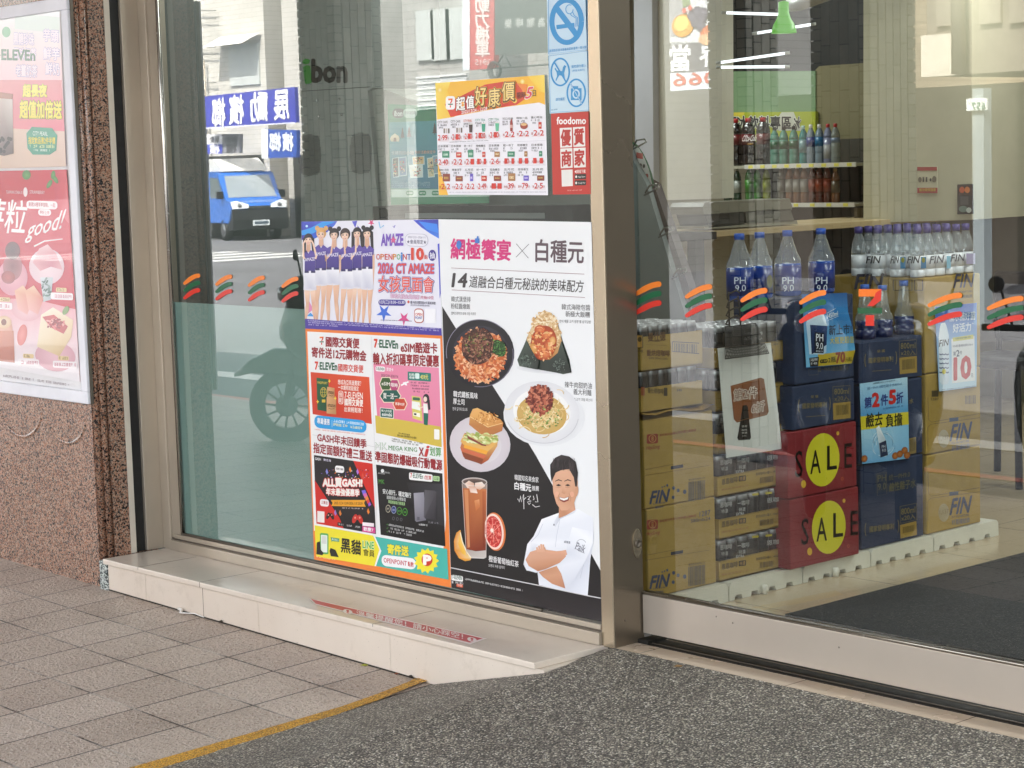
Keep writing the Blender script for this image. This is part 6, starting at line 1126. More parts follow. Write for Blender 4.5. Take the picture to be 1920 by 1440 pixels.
# ---- wire basket set inside as stand-in for a mirrored scooter basket
wb = MB(); o = Vector((-.165, .80, .885))
P = lambda u, v: Vector((-.165 - .03 * v, .742 + .005 + .035 * v + u * (.235 - .07 * v), .885 + .11 * v))
for i in range(27): wb.tube([P(i / 26, 0), P(min(1, i / 26 + .3), 1)], .0011, RUBBER, '1a1614', 4); wb.tube([P(i / 26, 0), P(max(0, i / 26 - .3), 1)], .0011, RUBBER, '1a1614', 4)
for v in (0, .33, .66, 1): wb.tube([P(0, v), P(.5, v) + Vector((.006, 0, 0)), P(1, v)], .002, RUBBER, '1a1614', 6)
for k in range(4): z = 1.0 + .03 * k; wb.tube([Vector((-.19, .80, z)), Vector((-.185, .775 + .004 * k, z + .006)), Vector((-.18, .785, z + .022)), Vector((-.19, .84, z + .032)), Vector((-.2, .87, z + .02))], .003, RUBBER, '2a2018', 6)
wb.tube([P(.15, 1), Vector((-.19, .80, 1.0)), Vector((-.2, .81, 1.12))], .003, RUBBER, '2a2018', 6); wb.tube([P(.5, 1), Vector((-.2, .87, 1.02)), Vector((-.2, .86, 1.10))], .003, RUBBER, '2a2018', 6)
tag(wb.build('basket_stand_in'), 'black wire basket set inside, standing in for a mirrored scooter basket', 'basket')
# ---- leaning brochure rack
rk = empty('brochure_rack', (-.75, 1.0, 0), 'grey leaning brochure rack with wire hooks beside the steel pillar', 'rack')
Yr = .98
b = MB(); b.prism([atY(*q, Yr) for q in ((1170, 250), (1187, 300), (1212, 345), (1290, 610), (1305, 760), (1170, 760))], (0, .025, 0), PAINT, (112, 122, 120)); b.build('side_panel', rk)
b = MB(); b.prism([atY(*q, Yr + .03) for q in ((1200, 330), (1226, 345), (1292, 540), (1300, 640), (1288, 600))], (0, .04, 0), PAINT, (66, 52, 50)); b.build('leaflet_tray', rk)
b = MB(); a = Art(b, yplane(Yr + .028), (0, -1, 0), PRINT); a.view(1180, 180, 3.2727)
a.poly([(20, 280), (50, 300), (85, 350), (115, 410), (140, 480), (155, 550), (110, 590), (90, 595), (20, 450)], '2c6a42', 0); a.poly([(20, 296), (60, 320), (95, 385), (120, 450), (140, 540), (80, 548), (20, 430)], 'c9c9c2', 1); a.rect(44, 345, 84, 380, 'a83a34', 2, .2); a.fuzz(24, 340, 40, 360, 14, 'a84a44', 2)
for x, y in ((32, 435), (50, 430), (70, 425), (90, 430)): a.ell(x, y, 8, 12, '3a3430', 2)
a.ell(76, 500, 14, 26, '5a4a40', 2); a.ell(108, 490, 10, 14, 'a84a3a', 2); a.fuzz(60, 530, 134, 536, 8, '6a645c', 2); b.build('leaflet', rk)
b = MB()
for px, py in ((1186, 277), (1210, 362), (1237, 441), (1262, 519)):
    q = [atY(px, py, Yr), atY(px + 8, py - 14, Yr), atY(px + 22, py - 16, Yr - .03), atY(px + 26, py - 11, Yr - .05), atY(px + 14, py - 4, Yr - .03), atY(px - 2, py + 4, Yr)]; b.tube(q, .0035, CHROME, 'b4b0a6', 6)
b.build('wire_hook', rk)
# ---- far counter with bins
cz = 1.19; cx = -2.95
ct = empty('wood_counter', (-3.3, 4.5, 0), 'long pale wood counter across the middle of the shop', 'counter')
b = MB(); b.box((-3.55, 2.9, cz - .035), (cx, 6.1, cz), PAINT, (186, 164, 124), bev=.004); b.build('counter_top', ct)
b = MB(); b.box((-3.5, 3.0, 0), (-3.42, 6.1, cz - .04), PAINT, (176, 168, 146)); b.box((-3.3, 4.7, 0), (-3.2, 6.1, cz - .05), MATTE, (34, 34, 38)); b.build('back_board', ct)
hb = empty('high_table', (-2.6, 3.0, 0), 'black topped high table behind the leaning rack', 'table')
b = MB(); p0, p1 = atX(1256, 440, -2.7), atX(1344, 452, -2.7); b.box((-3.0, p0.y, p0.z - .04), (-2.7, p1.y, p0.z), RUBBER, '1c1c22'); b.build('table_top', hb)
b = MB(); pm = atX(1312, 450, -2.8); b.box((-2.86, pm.y - .035, 0), (-2.8, pm.y + .035, p0.z - .04), RUBBER, '202024'); b.build('leg', hb)
bn = empty('waste_station', (-3.2, 3.9, cz), 'grey waste sorting unit with two labelled flaps on the counter', 'bin')
bx = -3.02
def bq(*q): return [atX(*p, bx) for p in q]
b = MB(); b.prism(bq((1318, 388), (1322, 380), (1470, 373), (1480, 372), (1486, 388), (1484, 394), (1320, 402)), (-.25, 0, 0), PLASTIC, (130, 126, 112)); b.build('lid', bn)
for q, c, t, tx, lab in ((((1322, 402), (1394, 397), (1396, 421), (1330, 427)), (62, 62, 60), '一般垃圾', (1340, 403, 1376, 401), 'dark general waste flap'), (((1398, 397), (1482, 392), (1490, 415), (1400, 420)), (104, 102, 94), '資源回收', (1416, 398, 1452, 395), 'lighter recycling flap')):
    b = MB(); b.prism(bq(*q), (-.22, 0, 0), PLASTIC, c); a = Art(b, xplane(bx + .0006), (1, 0, 0)); a.STEP = .001; a.text(t, tx[0], tx[1] + 1, tx[2], tx[3] + 1, 9, '2c2a26', 1, .02); o_ = b.build('flap', bn); o_['label'] = lab
b = MB(); b.prism(bq((1320, 424), (1400, 418), (1494, 413), (1496, 420), (1322, 430)), (-.24, 0, 0), PLASTIC, (150, 146, 130)); b.build('base', bn)
# ---- far shelf
YS = 5.5
sh_ = empty('drink_shelf', (-4, 5.8, 0), 'two tier drink shelf under a yellow green sign at the back', 'shelf')
tiers = []
for (lx, ly), (rx, ry), nm in (((1398, 313), (1606, 307), 'upper'), ((1480, 386), (1604, 381), 'lower')):
    q0, q1 = atY(lx, ly, YS), atY(rx, ry, YS); z = (q0.z + q1.z) / 2; tiers.append(z)
    b = MB(); xl = atY(1330, 312, YS).x; b.box((xl, YS, z - .012), (q1.x, YS + .4, z + .006), PAINT, (170, 166, 148)); b.build('shelf_board', sh_)
    b = MB(); b.box((q0.x if nm == 'lower' else q0.x, YS - .012, z - .016), (q1.x, YS - .001, z + .012), PLASTIC, (208, 204, 196))
    for k in range(9 if nm == 'upper' else 4): x = q0.x + (q1.x - q0.x) * (k + .35) / (9 if nm == 'upper' else 4); b.box((x, YS - .0135, z - .012), (x + .038, YS - .0125, z + .008), PRINT, (214, 204, 70))
    b.build('price_rail', sh_)
b = MB(); b.box((xl, YS + .4, .3), (q1.x, YS + .44, atY(1430, 266, YS + .4).z), PAINT, (60, 56, 46)); b.box((q1.x - .01, YS, .3), (q1.x + .012, YS + .44, 1.25), PAINT, (96, 84, 60)); b.build('back_panel', sh_)
def shelf_bottle(px, tier, h, r, body, lab, cap, label, clear_=False, neck=.34, capr=None):
    shelf_dim = lambda c: tuple(x * .68 for x in torgb(c)); body = shelf_dim(body); lab = (shelf_dim(lab[0]),) + tuple(lab[1:]) if isinstance(lab, tuple) and isinstance(lab[0], (tuple, str)) else shelf_dim(lab)  # dimness of the far shelf is put into the bottle colours
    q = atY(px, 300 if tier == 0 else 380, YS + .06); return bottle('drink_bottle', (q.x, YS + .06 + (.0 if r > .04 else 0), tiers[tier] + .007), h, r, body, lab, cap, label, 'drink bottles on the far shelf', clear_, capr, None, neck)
RC = '1c0f0c'
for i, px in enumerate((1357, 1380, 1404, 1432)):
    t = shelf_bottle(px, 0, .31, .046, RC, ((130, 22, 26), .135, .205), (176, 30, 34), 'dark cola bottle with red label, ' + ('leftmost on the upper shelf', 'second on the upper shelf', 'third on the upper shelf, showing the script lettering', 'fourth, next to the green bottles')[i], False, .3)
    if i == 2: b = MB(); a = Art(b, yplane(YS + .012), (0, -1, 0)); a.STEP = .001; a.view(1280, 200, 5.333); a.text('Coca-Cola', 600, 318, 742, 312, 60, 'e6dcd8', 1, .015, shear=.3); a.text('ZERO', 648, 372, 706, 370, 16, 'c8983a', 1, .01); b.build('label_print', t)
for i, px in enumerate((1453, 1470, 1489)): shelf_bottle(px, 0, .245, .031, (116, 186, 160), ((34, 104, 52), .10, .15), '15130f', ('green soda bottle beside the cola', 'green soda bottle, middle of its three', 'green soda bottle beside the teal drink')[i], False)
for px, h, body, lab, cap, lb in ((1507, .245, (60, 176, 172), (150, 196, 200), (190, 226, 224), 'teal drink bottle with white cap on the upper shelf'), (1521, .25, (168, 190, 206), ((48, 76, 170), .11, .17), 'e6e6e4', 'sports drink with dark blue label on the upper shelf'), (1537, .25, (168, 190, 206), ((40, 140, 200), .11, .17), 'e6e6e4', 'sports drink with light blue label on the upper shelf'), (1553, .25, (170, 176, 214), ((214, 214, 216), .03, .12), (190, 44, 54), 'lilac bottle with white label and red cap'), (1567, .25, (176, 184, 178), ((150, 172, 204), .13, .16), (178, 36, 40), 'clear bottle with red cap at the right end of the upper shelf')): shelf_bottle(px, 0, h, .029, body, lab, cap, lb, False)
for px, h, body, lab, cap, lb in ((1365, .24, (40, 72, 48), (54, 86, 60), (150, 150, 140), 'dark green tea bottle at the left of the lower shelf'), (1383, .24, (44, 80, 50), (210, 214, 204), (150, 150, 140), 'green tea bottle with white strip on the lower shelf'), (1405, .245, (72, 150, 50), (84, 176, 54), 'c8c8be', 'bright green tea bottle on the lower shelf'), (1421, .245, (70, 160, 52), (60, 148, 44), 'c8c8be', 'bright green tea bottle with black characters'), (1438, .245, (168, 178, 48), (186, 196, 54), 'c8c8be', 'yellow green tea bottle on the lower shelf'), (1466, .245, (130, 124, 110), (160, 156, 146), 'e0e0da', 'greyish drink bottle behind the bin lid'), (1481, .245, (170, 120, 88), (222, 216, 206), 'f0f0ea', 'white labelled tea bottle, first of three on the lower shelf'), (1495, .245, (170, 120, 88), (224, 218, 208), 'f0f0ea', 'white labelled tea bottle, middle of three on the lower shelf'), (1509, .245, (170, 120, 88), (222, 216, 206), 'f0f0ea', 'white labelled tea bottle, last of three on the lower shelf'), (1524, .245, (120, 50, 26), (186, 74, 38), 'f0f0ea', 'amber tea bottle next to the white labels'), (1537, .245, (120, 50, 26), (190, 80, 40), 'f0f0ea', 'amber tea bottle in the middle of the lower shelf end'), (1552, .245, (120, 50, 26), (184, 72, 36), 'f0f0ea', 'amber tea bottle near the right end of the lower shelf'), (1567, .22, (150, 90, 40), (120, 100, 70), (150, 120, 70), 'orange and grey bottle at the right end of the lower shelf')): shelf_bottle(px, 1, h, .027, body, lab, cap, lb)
# sign and panels behind the shelf
def board(name, quad, y, col, label, cat, fn=None, th=.03, m=None, view=None):
    b = MB(); b.prism([atY(*q, y) for q in quad], (0, th, 0), m or PAINT, col); a = Art(b, yplane(y - .0008), (0, -1, 0), PRINT); a.STEP = .001
    if view: a.view(*view)
    if fn: fn(a)
    return tag(b.build(name), label, cat)
def SG(a):
    a.poly([(400, 62), (620, 56), (600, 130), (440, 170), (400, 190)], ['d8b83a', 'e0c844', 'c8c83a', 'd8a838', 'd8a838'], 1)
    a.poly([(960, 100), (990, 56), (1110, 54), (1130, 100), (1200, 240), (960, 240)], 'c8c8b8', 1); a.text('不冰飲料專區', 440, 160, 1090, 160, 130, '1c1c1a', 3, .03, 'dedccc', .08); a.text('冰', 1108, 170, 1180, 170, 130, '2a2a28', 3, .03, 'dedccc', .08, shear=.2)
board('shelf_sign', [(1340, 211), (1529, 209), (1529, 262), (1340, 272)], 5.93, (168, 176, 40), 'yellow green shelf sign with black characters over the cola', 'sign', SG, view=(1280, 200, 5.333))
board('green_panel', [(1338, 134), (1529, 133), (1529, 212), (1338, 214)], 5.96, (122, 150, 112), 'pale green panel above the yellow green shelf sign', 'panel')
board('cabinet_side', [(1529, 131), (1536, 124), (1622, 118), (1622, 420), (1529, 420)], 5.97, (124, 116, 84), 'olive beige cabinet side right of the drink shelf', 'cabinet', th=.2)
board('white_wall', [(1619, -40), (1822, -40), (1822, 412), (1619, 418)], 5.3, (198, 192, 166), 'cream interior wall with red socket sticker', 'wall', th=.6)
board('panel_wall', [(1226, -40), (1352.5, -40), (1354, 372), (1228, 376)], 4.2, (214, 208, 190), 'off white panel wall behind the leaning rack', 'wall', th=.1)
board('pale_post', [(1188, -40), (1222, -40), (1226, 380), (1192, 380)], 4.15, (196, 196, 204), 'pale lilac post beside the steel pillar', 'post', th=.1)
board('brown_wall', [(1822, -60), (2100, -60), (2100, 640), (1822, 640)], 6.1, (108, 104, 96), 'brown wall at the right behind the door glass', 'wall', th=.1)  # one even brown grey tone over the whole wall
board('dark_interior_board', [(1352, -60), (1622, -60), (1622, 134), (1352, 136)], 6.0, (28, 30, 28), 'near black board for the dark interior above the drink shelf', 'panel', th=.1)  # near black colour stands in for the dark upper interior
board('socket_sticker', [(1720, 313), (1757, 312), (1758, 361), (1721, 363)], 5.296, (206, 200, 172), 'red edged socket sticker on the cream wall', 'sticker', lambda a: (a.rect(1720, 313, 1757, 320, 'a8302c', 1), a.rect(1720, 352, 1758, 362, 'a82a28', 1), a.text('請勿使用插座', 1724, 356, 1755, 355.5, 6, 'e0c040', 2, .02), a.ell(1725, 337, 3.5, 5, '6a6250', 1), a.rect(1730, 332, 1733, 341, '3a342c', 1), a.rect(1736, 332, 1739, 341, '3a342c', 1), a.ell(1745, 337, 2, 3, '3a342c', 1), a.ell(1752, 336, 4, 6, '6a6250', 1)), th=.003)
board('small_poster', [(1795, 346), (1824, 345), (1825, 401), (1795, 402)], 5.29, (36, 34, 36), 'small black poster with orange fruit beside the cream wall edge', 'poster', lambda a: (a.rect(1797, 347, 1822, 366, '3a1c16', 1), a.ell(1804, 356, 5, 6, 'c8582c', 2), a.ell(1814, 356, 5, 6, 'd87838', 2), a.rect(1801, 368, 1816, 384, '4a4a4c', 1), a.ell(1806, 392, 8, 6, '6a8078', 1), a.ell(1817, 394, 5, 5, 'c0c8c4', 2)), th=.004)
# pendant lamp, tubes, duct
pl = empty('pendant_lamp', far(1470, 62, 11.0), 'bell shaped lime green pendant lamp lit over the shop', 'lamp')
o = pl.location; g = simple('lamp_enamel', (118, 180, 12), .35); g.node_tree.nodes['Principled BSDF'].inputs['Emission Color'].default_value = (*lin((84, 190, 0)), 1); g.node_tree.nodes['Principled BSDF'].inputs['Emission Strength'].default_value = .085
b = MB(); LS = 11.0 / F_PX
b.lathe([(23 * LS, 0), (22 * LS, 7 * LS), (19 * LS, 16 * LS), (13 * LS, 26 * LS), (10 * LS, 36 * LS), (9.5 * LS, 56 * LS), (3 * LS, 58 * LS)], o, g, (118, 178, 20), 28)
b.build('lamp_shade', pl)
b = MB(); b.lathe([(21.5 * LS, .001), (12 * LS, 22 * LS), (9 * LS, 30 * LS), (0, 31 * LS)], o, emit('lamp_glow', (206, 226, 40), .2), 'ffffff', 24); b.build('lit_inside', pl)
b = MB(); b.tube([o + Vector((0, 0, 57 * LS)), o + Vector((0, 0, .9))], .004, RUBBER, '3a3a38', 6); b.build('cord', pl)
TUBE = emit('fluorescent_glow', 'f4fbff', .3)
def tube_light(q0, q1, label, r=.016):
    t = empty('fluorescent_tube', (Vector(q0) + Vector(q1)) / 2, label, 'tube light', 'fluorescent tubes under the shop ceiling')
    b = MB(); b.tube([q0, q1], r, TUBE, 'ffffff', 8); b.build('lit_tube', t); b = MB(); d = (Vector(q1) - Vector(q0)).normalized() * .03
    b.tube([Vector(q0) - d, q0], r * 1.1, PLASTIC, 'd8d8d4', 8); b.tube([q1, Vector(q1) + d], r * 1.1, PLASTIC, 'd8d8d4', 8); b.build('tube_holder', t); return t
for (p0, p1), n in zip((((1362, 24), (1462, 27)), ((1420, 62), (1520, 46)), ((1352, 117), (1471, 100)), ((1352, 126), (1471, 125))), ('highest behind the pendant lamp', 'slanting one left of the pendant lamp', 'slanting one above the green panel', 'level one just above the green panel')):
    tube_light(far(*p0, 11.8), far(*p1, 11.8), 'lit white tube, ' + n, .008)
for i, (x, y) in enumerate(((1.2, 1.6), (1.2, 3.2), (3.4, 2.2), (-1.5, .52), (-1.6, 5.0), (-4.5, 3.2), (-4.5, 4.8))):  # tube in the window bay is added to brighten the partition behind
    L = bpy.data.lights.new('tube_light', 'AREA'); L.shape = 'RECTANGLE'; L.size = 1.2; L.size_y = .15; L.energy = 4.3; L.color = (.97, 1, .96); L.energy *= .5 if y < 1 else 1
    ob = bpy.data.objects.new('tube_light', L); SC.collection.objects.link(ob); ob.location = (x, y, 2.90)
    t = tube_light(Vector((x - .6, y, 2.92)), Vector((x + .6, y, 2.92)), 'unseen ceiling tube above the shop floor', .016)
dk = MB(); dk.tube([far(1484, 8, 12.6), far(1500, 6, 12.5), far(1560, -16, 12.3)], .045, simple('duct_foil', None, .45, metal=.5, bump=.4, bscale=40), 'a4a4a0', 16); tag(dk.build('air_duct'), 'grey flexible air duct behind the green lamp', 'duct')
# mat and chair
b = MB(); b.box((.12, .715, .0006), (3.6, 3.6, .009), CARPET, bev=.002); tag(b.build('entrance_mat'), 'black entrance mat behind the glass door', 'mat')
ch = empty('bar_chair', (-.5, 3.3, 0), 'black chair with dark legs at the right edge of the shop', 'chair')
o = atZ(1890, 900, 0); o.z = 0; ch.location = o
b = MB(); b.box((o.x - .2, o.y - .2, .56), (o.x + .2, o.y + .2, .61), RUBBER, '1a1a1e', bev=.02); b.build('seat', ch)
b = MB(); b.box((o.x - .2, o.y + .17, .66), (o.x + .2, o.y + .2, 1.0), RUBBER, '242226', bev=.02); b.build('backrest', ch)
for sx in (-1, 1):
    for sy in (-1, 1): b = MB(); b.tube([(o.x + sx * .17, o.y + sy * .17, .57), (o.x + sx * .2, o.y + sy * .2, .001)], .018, RUBBER, '141416', 8); b.build('leg', ch)
b = MB(); b.tube([(o.x - .17, o.y + .17, .55), (o.x - .17, o.y + .185, .8)], .014, RUBBER, '141416', 8); b.tube([(o.x + .17, o.y + .17, .55), (o.x + .17, o.y + .185, .8)], .014, RUBBER, '141416', 8); b.build('back_frame', ch)
# ibon kiosk and poster behind the window
kk = empty('ticket_kiosk', (-2.0, .6, 0), 'dark grey service kiosk back with speaker grilles behind the window', 'kiosk')
YK = .42
b = MB(); P = [atY(*q, YK) for q in ((566, -40), (694, -40), (698, 165), (690, 170), (716, 470), (564, 470))]; b.prism(P, (0, .35, 0), PLASTIC, (128, 132, 128)); b.build('back_cover', kk)
b = MB(); b.prism([atY(*q, YK + .02) for q in ((690, 168), (716, 166), (745, 176), (766, 186), (770, 200), (768, 470), (706, 470))], (0, .3, 0), PLASTIC, (140, 142, 134)); b.build('side_cover', kk)
b = MB(); a = Art(b, yplane(YK - .001), (0, -1, 0)); a.STEP = .0006; a.view(360, 0, 3.131)
a.text('i', 662, 420, 692, 416, 136, '2f7a2c', 1, .03, shear=-.1); a.text('bon', 706, 416, 908, 418, 128, '161a18', 1, .045); b.build('lettering', kk)
b = MB(); a = Art(b, yplane(YK - .0015), (0, -1, 0)); a.view(360, 0, 3.131)
for cx_, cy_ in ((690, 910), (990, 900)):
    for i in range(-9, 10):
        for j in range(-18, 19):
            x, y = cx_ + i * 7 + (3.5 if j % 2 else 0), cy_ + j * 6.6
            if abs(i / 9.3) ** 4 + abs(j / 18.5) ** 4 < .9: a.ell(x, y, 2.5, 2.6, '0c0e0d', 1, seg=6)
b.build('speaker_grille', kk)
for px, py in ((595, 188), (637, 186), (598, 218), (641, 215)):
    v = atY(px, py, YK); b = MB(); b.lathe([(.006, 0), (.005, .004), (0, .005)], v, CHROME, 'c8c8c4', 12, Matrix.Rotation(R_(90), 3, 'X')); b.build('bolt', kk)
b = MB(); b.tube([atY(566, 171, YK - .001), atY(694, 163, YK - .001)], .0015, RUBBER, '14161a', 4); b.build('seam', kk)
b, a = paper([(726.5, 195), (916, 204), (917, 381), (733, 384)], '2c7a54', yplane(.25)); a.view(700, 180, 6)
a.poly([(178, 295), (1290, 260), (1300, 1050), (200, 1040)], ['3a8a90', '3a8a90', '2c6a84', '2f6e86'], 1); a.rect(215, 140, 350, 248, '1c2a26', 2, 0, 50); a.rect(335, 140, 494, 245, 'a8c0b4', 2, 0, 50); a.text('ibon', 238, 196, 328, 196, 60, 'e4ece8', 4, .03); a.text('列印超商', 358, 190, 476, 188, 40, '3a5a4c', 4, .01)
for x, y, s in ((330, 410, 50), (405, 410, 60), (692, 370, 60)):
    for k in range(4): a.poly([(x - s * .2 - k * 5, y - s + k * 26 + 30), (x, y - s - 12 + k * 22), (x + s * .2 + k * 5, y - s + k * 26 + 30)], '3a3430', 3)
    a.rect(x - 4, y + 30, x + 4, y + 66, '3a3430', 3)
a.poly([(190, 480), (205, 450), (245, 420), (285, 450), (298, 480), (290, 512), (200, 512)], ['d8ccb0', 'e0d4b8', 'e8e0c8', 'd8c8a8', 'c8b898', 'c8b898', 'd0c4a4'], 3); a.poly([(228, 512), (236, 470), (258, 470), (264, 512)], '6a4a38', 4)
a.text('卡牌列印小物', 206, 640, 458, 640, 44, 'c8dce0', 4, .01, '2a2c2e', .05); a.text('列印活動限定中', 470, 634, 700, 628, 36, 'd8a890', 4, .01)
for x0, y0, x1, y1, c in ((218, 690, 290, 920, '2a3a3c'), (288, 684, 376, 905, '5a7a98'), (440, 676, 576, 780, 'c8a870'), (408, 768, 560, 924, 'd0d4cc'), (610, 690, 690, 920, 'c8b890'), (670, 664, 800, 880, '7a94a0')): a.poly([(x0 - 4, y0 + 8), (x1, y0 - 4), (x1 + 4, y1 - 8), (x0 + 8, y1)], 'c4d4d4', 3); a.poly([(x0 + 4, y0 + 16), (x1 - 8, y0 + 6), (x1 - 6, y1 - 18), (x0 + 14, y1 - 10)], c, 4); a.scatter((x0 + x1) / 2, (y0 + y1) / 2, (x1 - x0) * .35, (y1 - y0) * .35, 26, 12, ('b84a3c', '3a4a5a', 'd8c8a0', '6a8a70'), 5)
for i in range(4): a.fuzz(208, 966 + i * 20, 640, 972 + i * 18, 10, '8ab4bc', 3)
a.poly([(200, 1050), (1310, 1050), (1310, 1130), (206, 1140)], 'b4c8bc', 2)
for x, t in ((370, '選擇服務'), (512, '選擇列印'), (660, '列印完成')): a.rect(x, 1066, x + 84, 1118, '2a7a50', 3, 0, 20); a.text(t, x + 10, 1092, x + 74, 1092, 22, 'dcece2', 4, .01)
tag(b.build('kiosk_poster'), 'green and teal print service poster behind the yellow price poster', 'poster')
b = MB(); q0, q1 = atY(722, 384, .3), atY(1120, 384, .3); b.box((q0.x, .24, q0.z - .16), (q1.x - .06, .33, q0.z - .004), RUBBER, '1e201f'); b.box((q0.x + .2, .2365, q0.z - .05), (q1.x - .2, .239, q0.z - .03), PLASTIC, '6a6e6c'); tag(b.build('low_cabinet'), 'black cabinet edge just above the big posters behind the window', 'cabinet')
# ================================================================== arcade and street mirrored in the glass
def WV(px, py, yv): q = atY(px, py, yv); return Vector((q.x, .012 - q.y, q.z))       # seen in the poster window
def DV(px, py, yv): q = atY(px, py, yv); return Vector((q.x, .30 - q.y, q.z))        # seen in the door glass
b = MB(); b.box((-16, -4.5, 3.42), (13, 7, 4.1), MATTE, (186, 184, 178)); tag(b.build('arcade_ceiling'), 'pale ceiling slab over the covered sidewalk', 'ceiling')
wallbox('facade_wall', (-16, .02, 3.3), (13, .28, 3.42), (190, 186, 178), 'strip of wall above the shop front')
wallbox('neighbour_wall', (3.9, .02, 0), (13, .3, 3.3), (190, 182, 170), 'plain wall beyond the sliding door')
def m_column():
    k = NT('column_tile_surface'); c = k.coord(); at = k.add('Attribute', attribute_name='Col').outputs[0]
    n = k.add('TexNoise', i_Scale=18.0, i_Detail=4.0); k.link(c, n.inputs['Vector'])
    k.link(k.mixc(1, at, k.ramp(n.outputs[0], [(.3, (.8,) * 3), (.7, (1.05,) * 3)]), 'MULTIPLY'), k.b.inputs['Base Color']); k.b.inputs['Roughness'].default_value = .4; return k.m
COLT = m_column()
def column(cx, cy, wx, wy, label):
    b = MB(); z0, z1 = -.25, 3.42; b.box((cx - wx / 2 + .01, cy - wy / 2 + .01, z0), (cx + wx / 2 - .01, cy + wy / 2 - .01, z1), MATTE, '4a463f')
    tw = .052; hL = .235; g = .008
    for face in range(4):
        w = wx if face % 2 == 0 else wy; nx = int(w / (tw + g))
        def put(u0, u1, a0, a1):
            col = mix('9f998a', 'c6c0ae', random.random())
            if face == 0: b.box((cx - w / 2 + u0, cy + wy / 2 - .012, a0), (cx - w / 2 + u1, cy + wy / 2, a1), COLT, col)
            if face == 2: b.box((cx - w / 2 + u0, cy - wy / 2, a0), (cx - w / 2 + u1, cy - wy / 2 + .012, a1), COLT, col)
            if face == 1: b.box((cx + wx / 2 - .012, cy - w / 2 + u0, a0), (cx + wx / 2, cy - w / 2 + u1, a1), COLT, col)
            if face == 3: b.box((cx - wx / 2, cy - w / 2 + u0, a0), (cx - wx / 2 + .012, cy - w / 2 + u1, a1), COLT, col)
        e = .075
        z = z0
        while z < z1 - .06:
            put(.0005 * face, e - g, z, z + tw); put(w - e + g, w - .0005 * face, z, z + tw); z += tw + g
        n = max(1, int((w - 2 * e) / (tw + g))); st_ = (w - 2 * e) / n
        for i in range(n):
            z = z0 - (hL * .5 if i % 2 else 0)
            while z < z1: put(e + st_ * i, e + st_ * (i + 1) - g, max(z, z0), min(z + hL, z1)); z += hL + g
    return tag(b.build('tiled_column', origin=(cx, cy, z0)), label, 'column', 'tiled columns along the covered sidewalk')
column(-6.66, -4.0, .41, .41, 'tiled arcade column mirrored beside the kiosk lettering'); column(-4.02, -4.9, .31, .31, 'tiled street column mirrored behind the green lamp'); column(-2.35, -4.0, .40, .40, 'tiled arcade column mirrored over the cream wall')
b = MB(); b.box((-60, -4.45, -.5), (40, -3.6, 0), MATTE, 'b4b4b0')
for i, v in enumerate(b.v): b.v[i] = (v[0], v[1], S(max(-16, min(12, v[0])), v[1]) + .004 if v[2] > -.1 else v[2])
setting(b.build('kerb'))
RZ = lambda y: -.37 - .004 * max(0, -y - 4.4)
b = MB(); b.add([(-160, -4.4, -.37), (80, -4.4, -.37), (80, -90, -.55), (-160, -90, -.55)], [[3, 2, 1, 0]], ASPHALT); setting(b.build('road'))
rz = lambda y: -.37 - (.18 / 85.6) * (-y - 4.4)
def stripe(name, x0, x1, y0, y1, col): b = MB(); b.add([(x0, y0, rz(y0) + .005), (x1, y0, rz(y0) + .005), (x1, y1, rz(y1) + .005), (x0, y1, rz(y1) + .005)], [[0, 1, 2, 3]], PAINT, col); return setting(b.build(name))
stripe('red_line', -60, 40, -5.22, -5.34, (214, 110, 98)); stripe('white_line', -60, 40, -6.25, -6.55, (226, 224, 218))
for i in range(7): stripe('crossing_bar', -34.0 - i * 1.3, -33.3 - i * 1.3, -24, -20, (220, 220, 216))
for i in range(4): stripe('crossing_bar', -3.5 + i * 1.1, -2.9 + i * 1.1, -11, -8, (224, 224, 220))
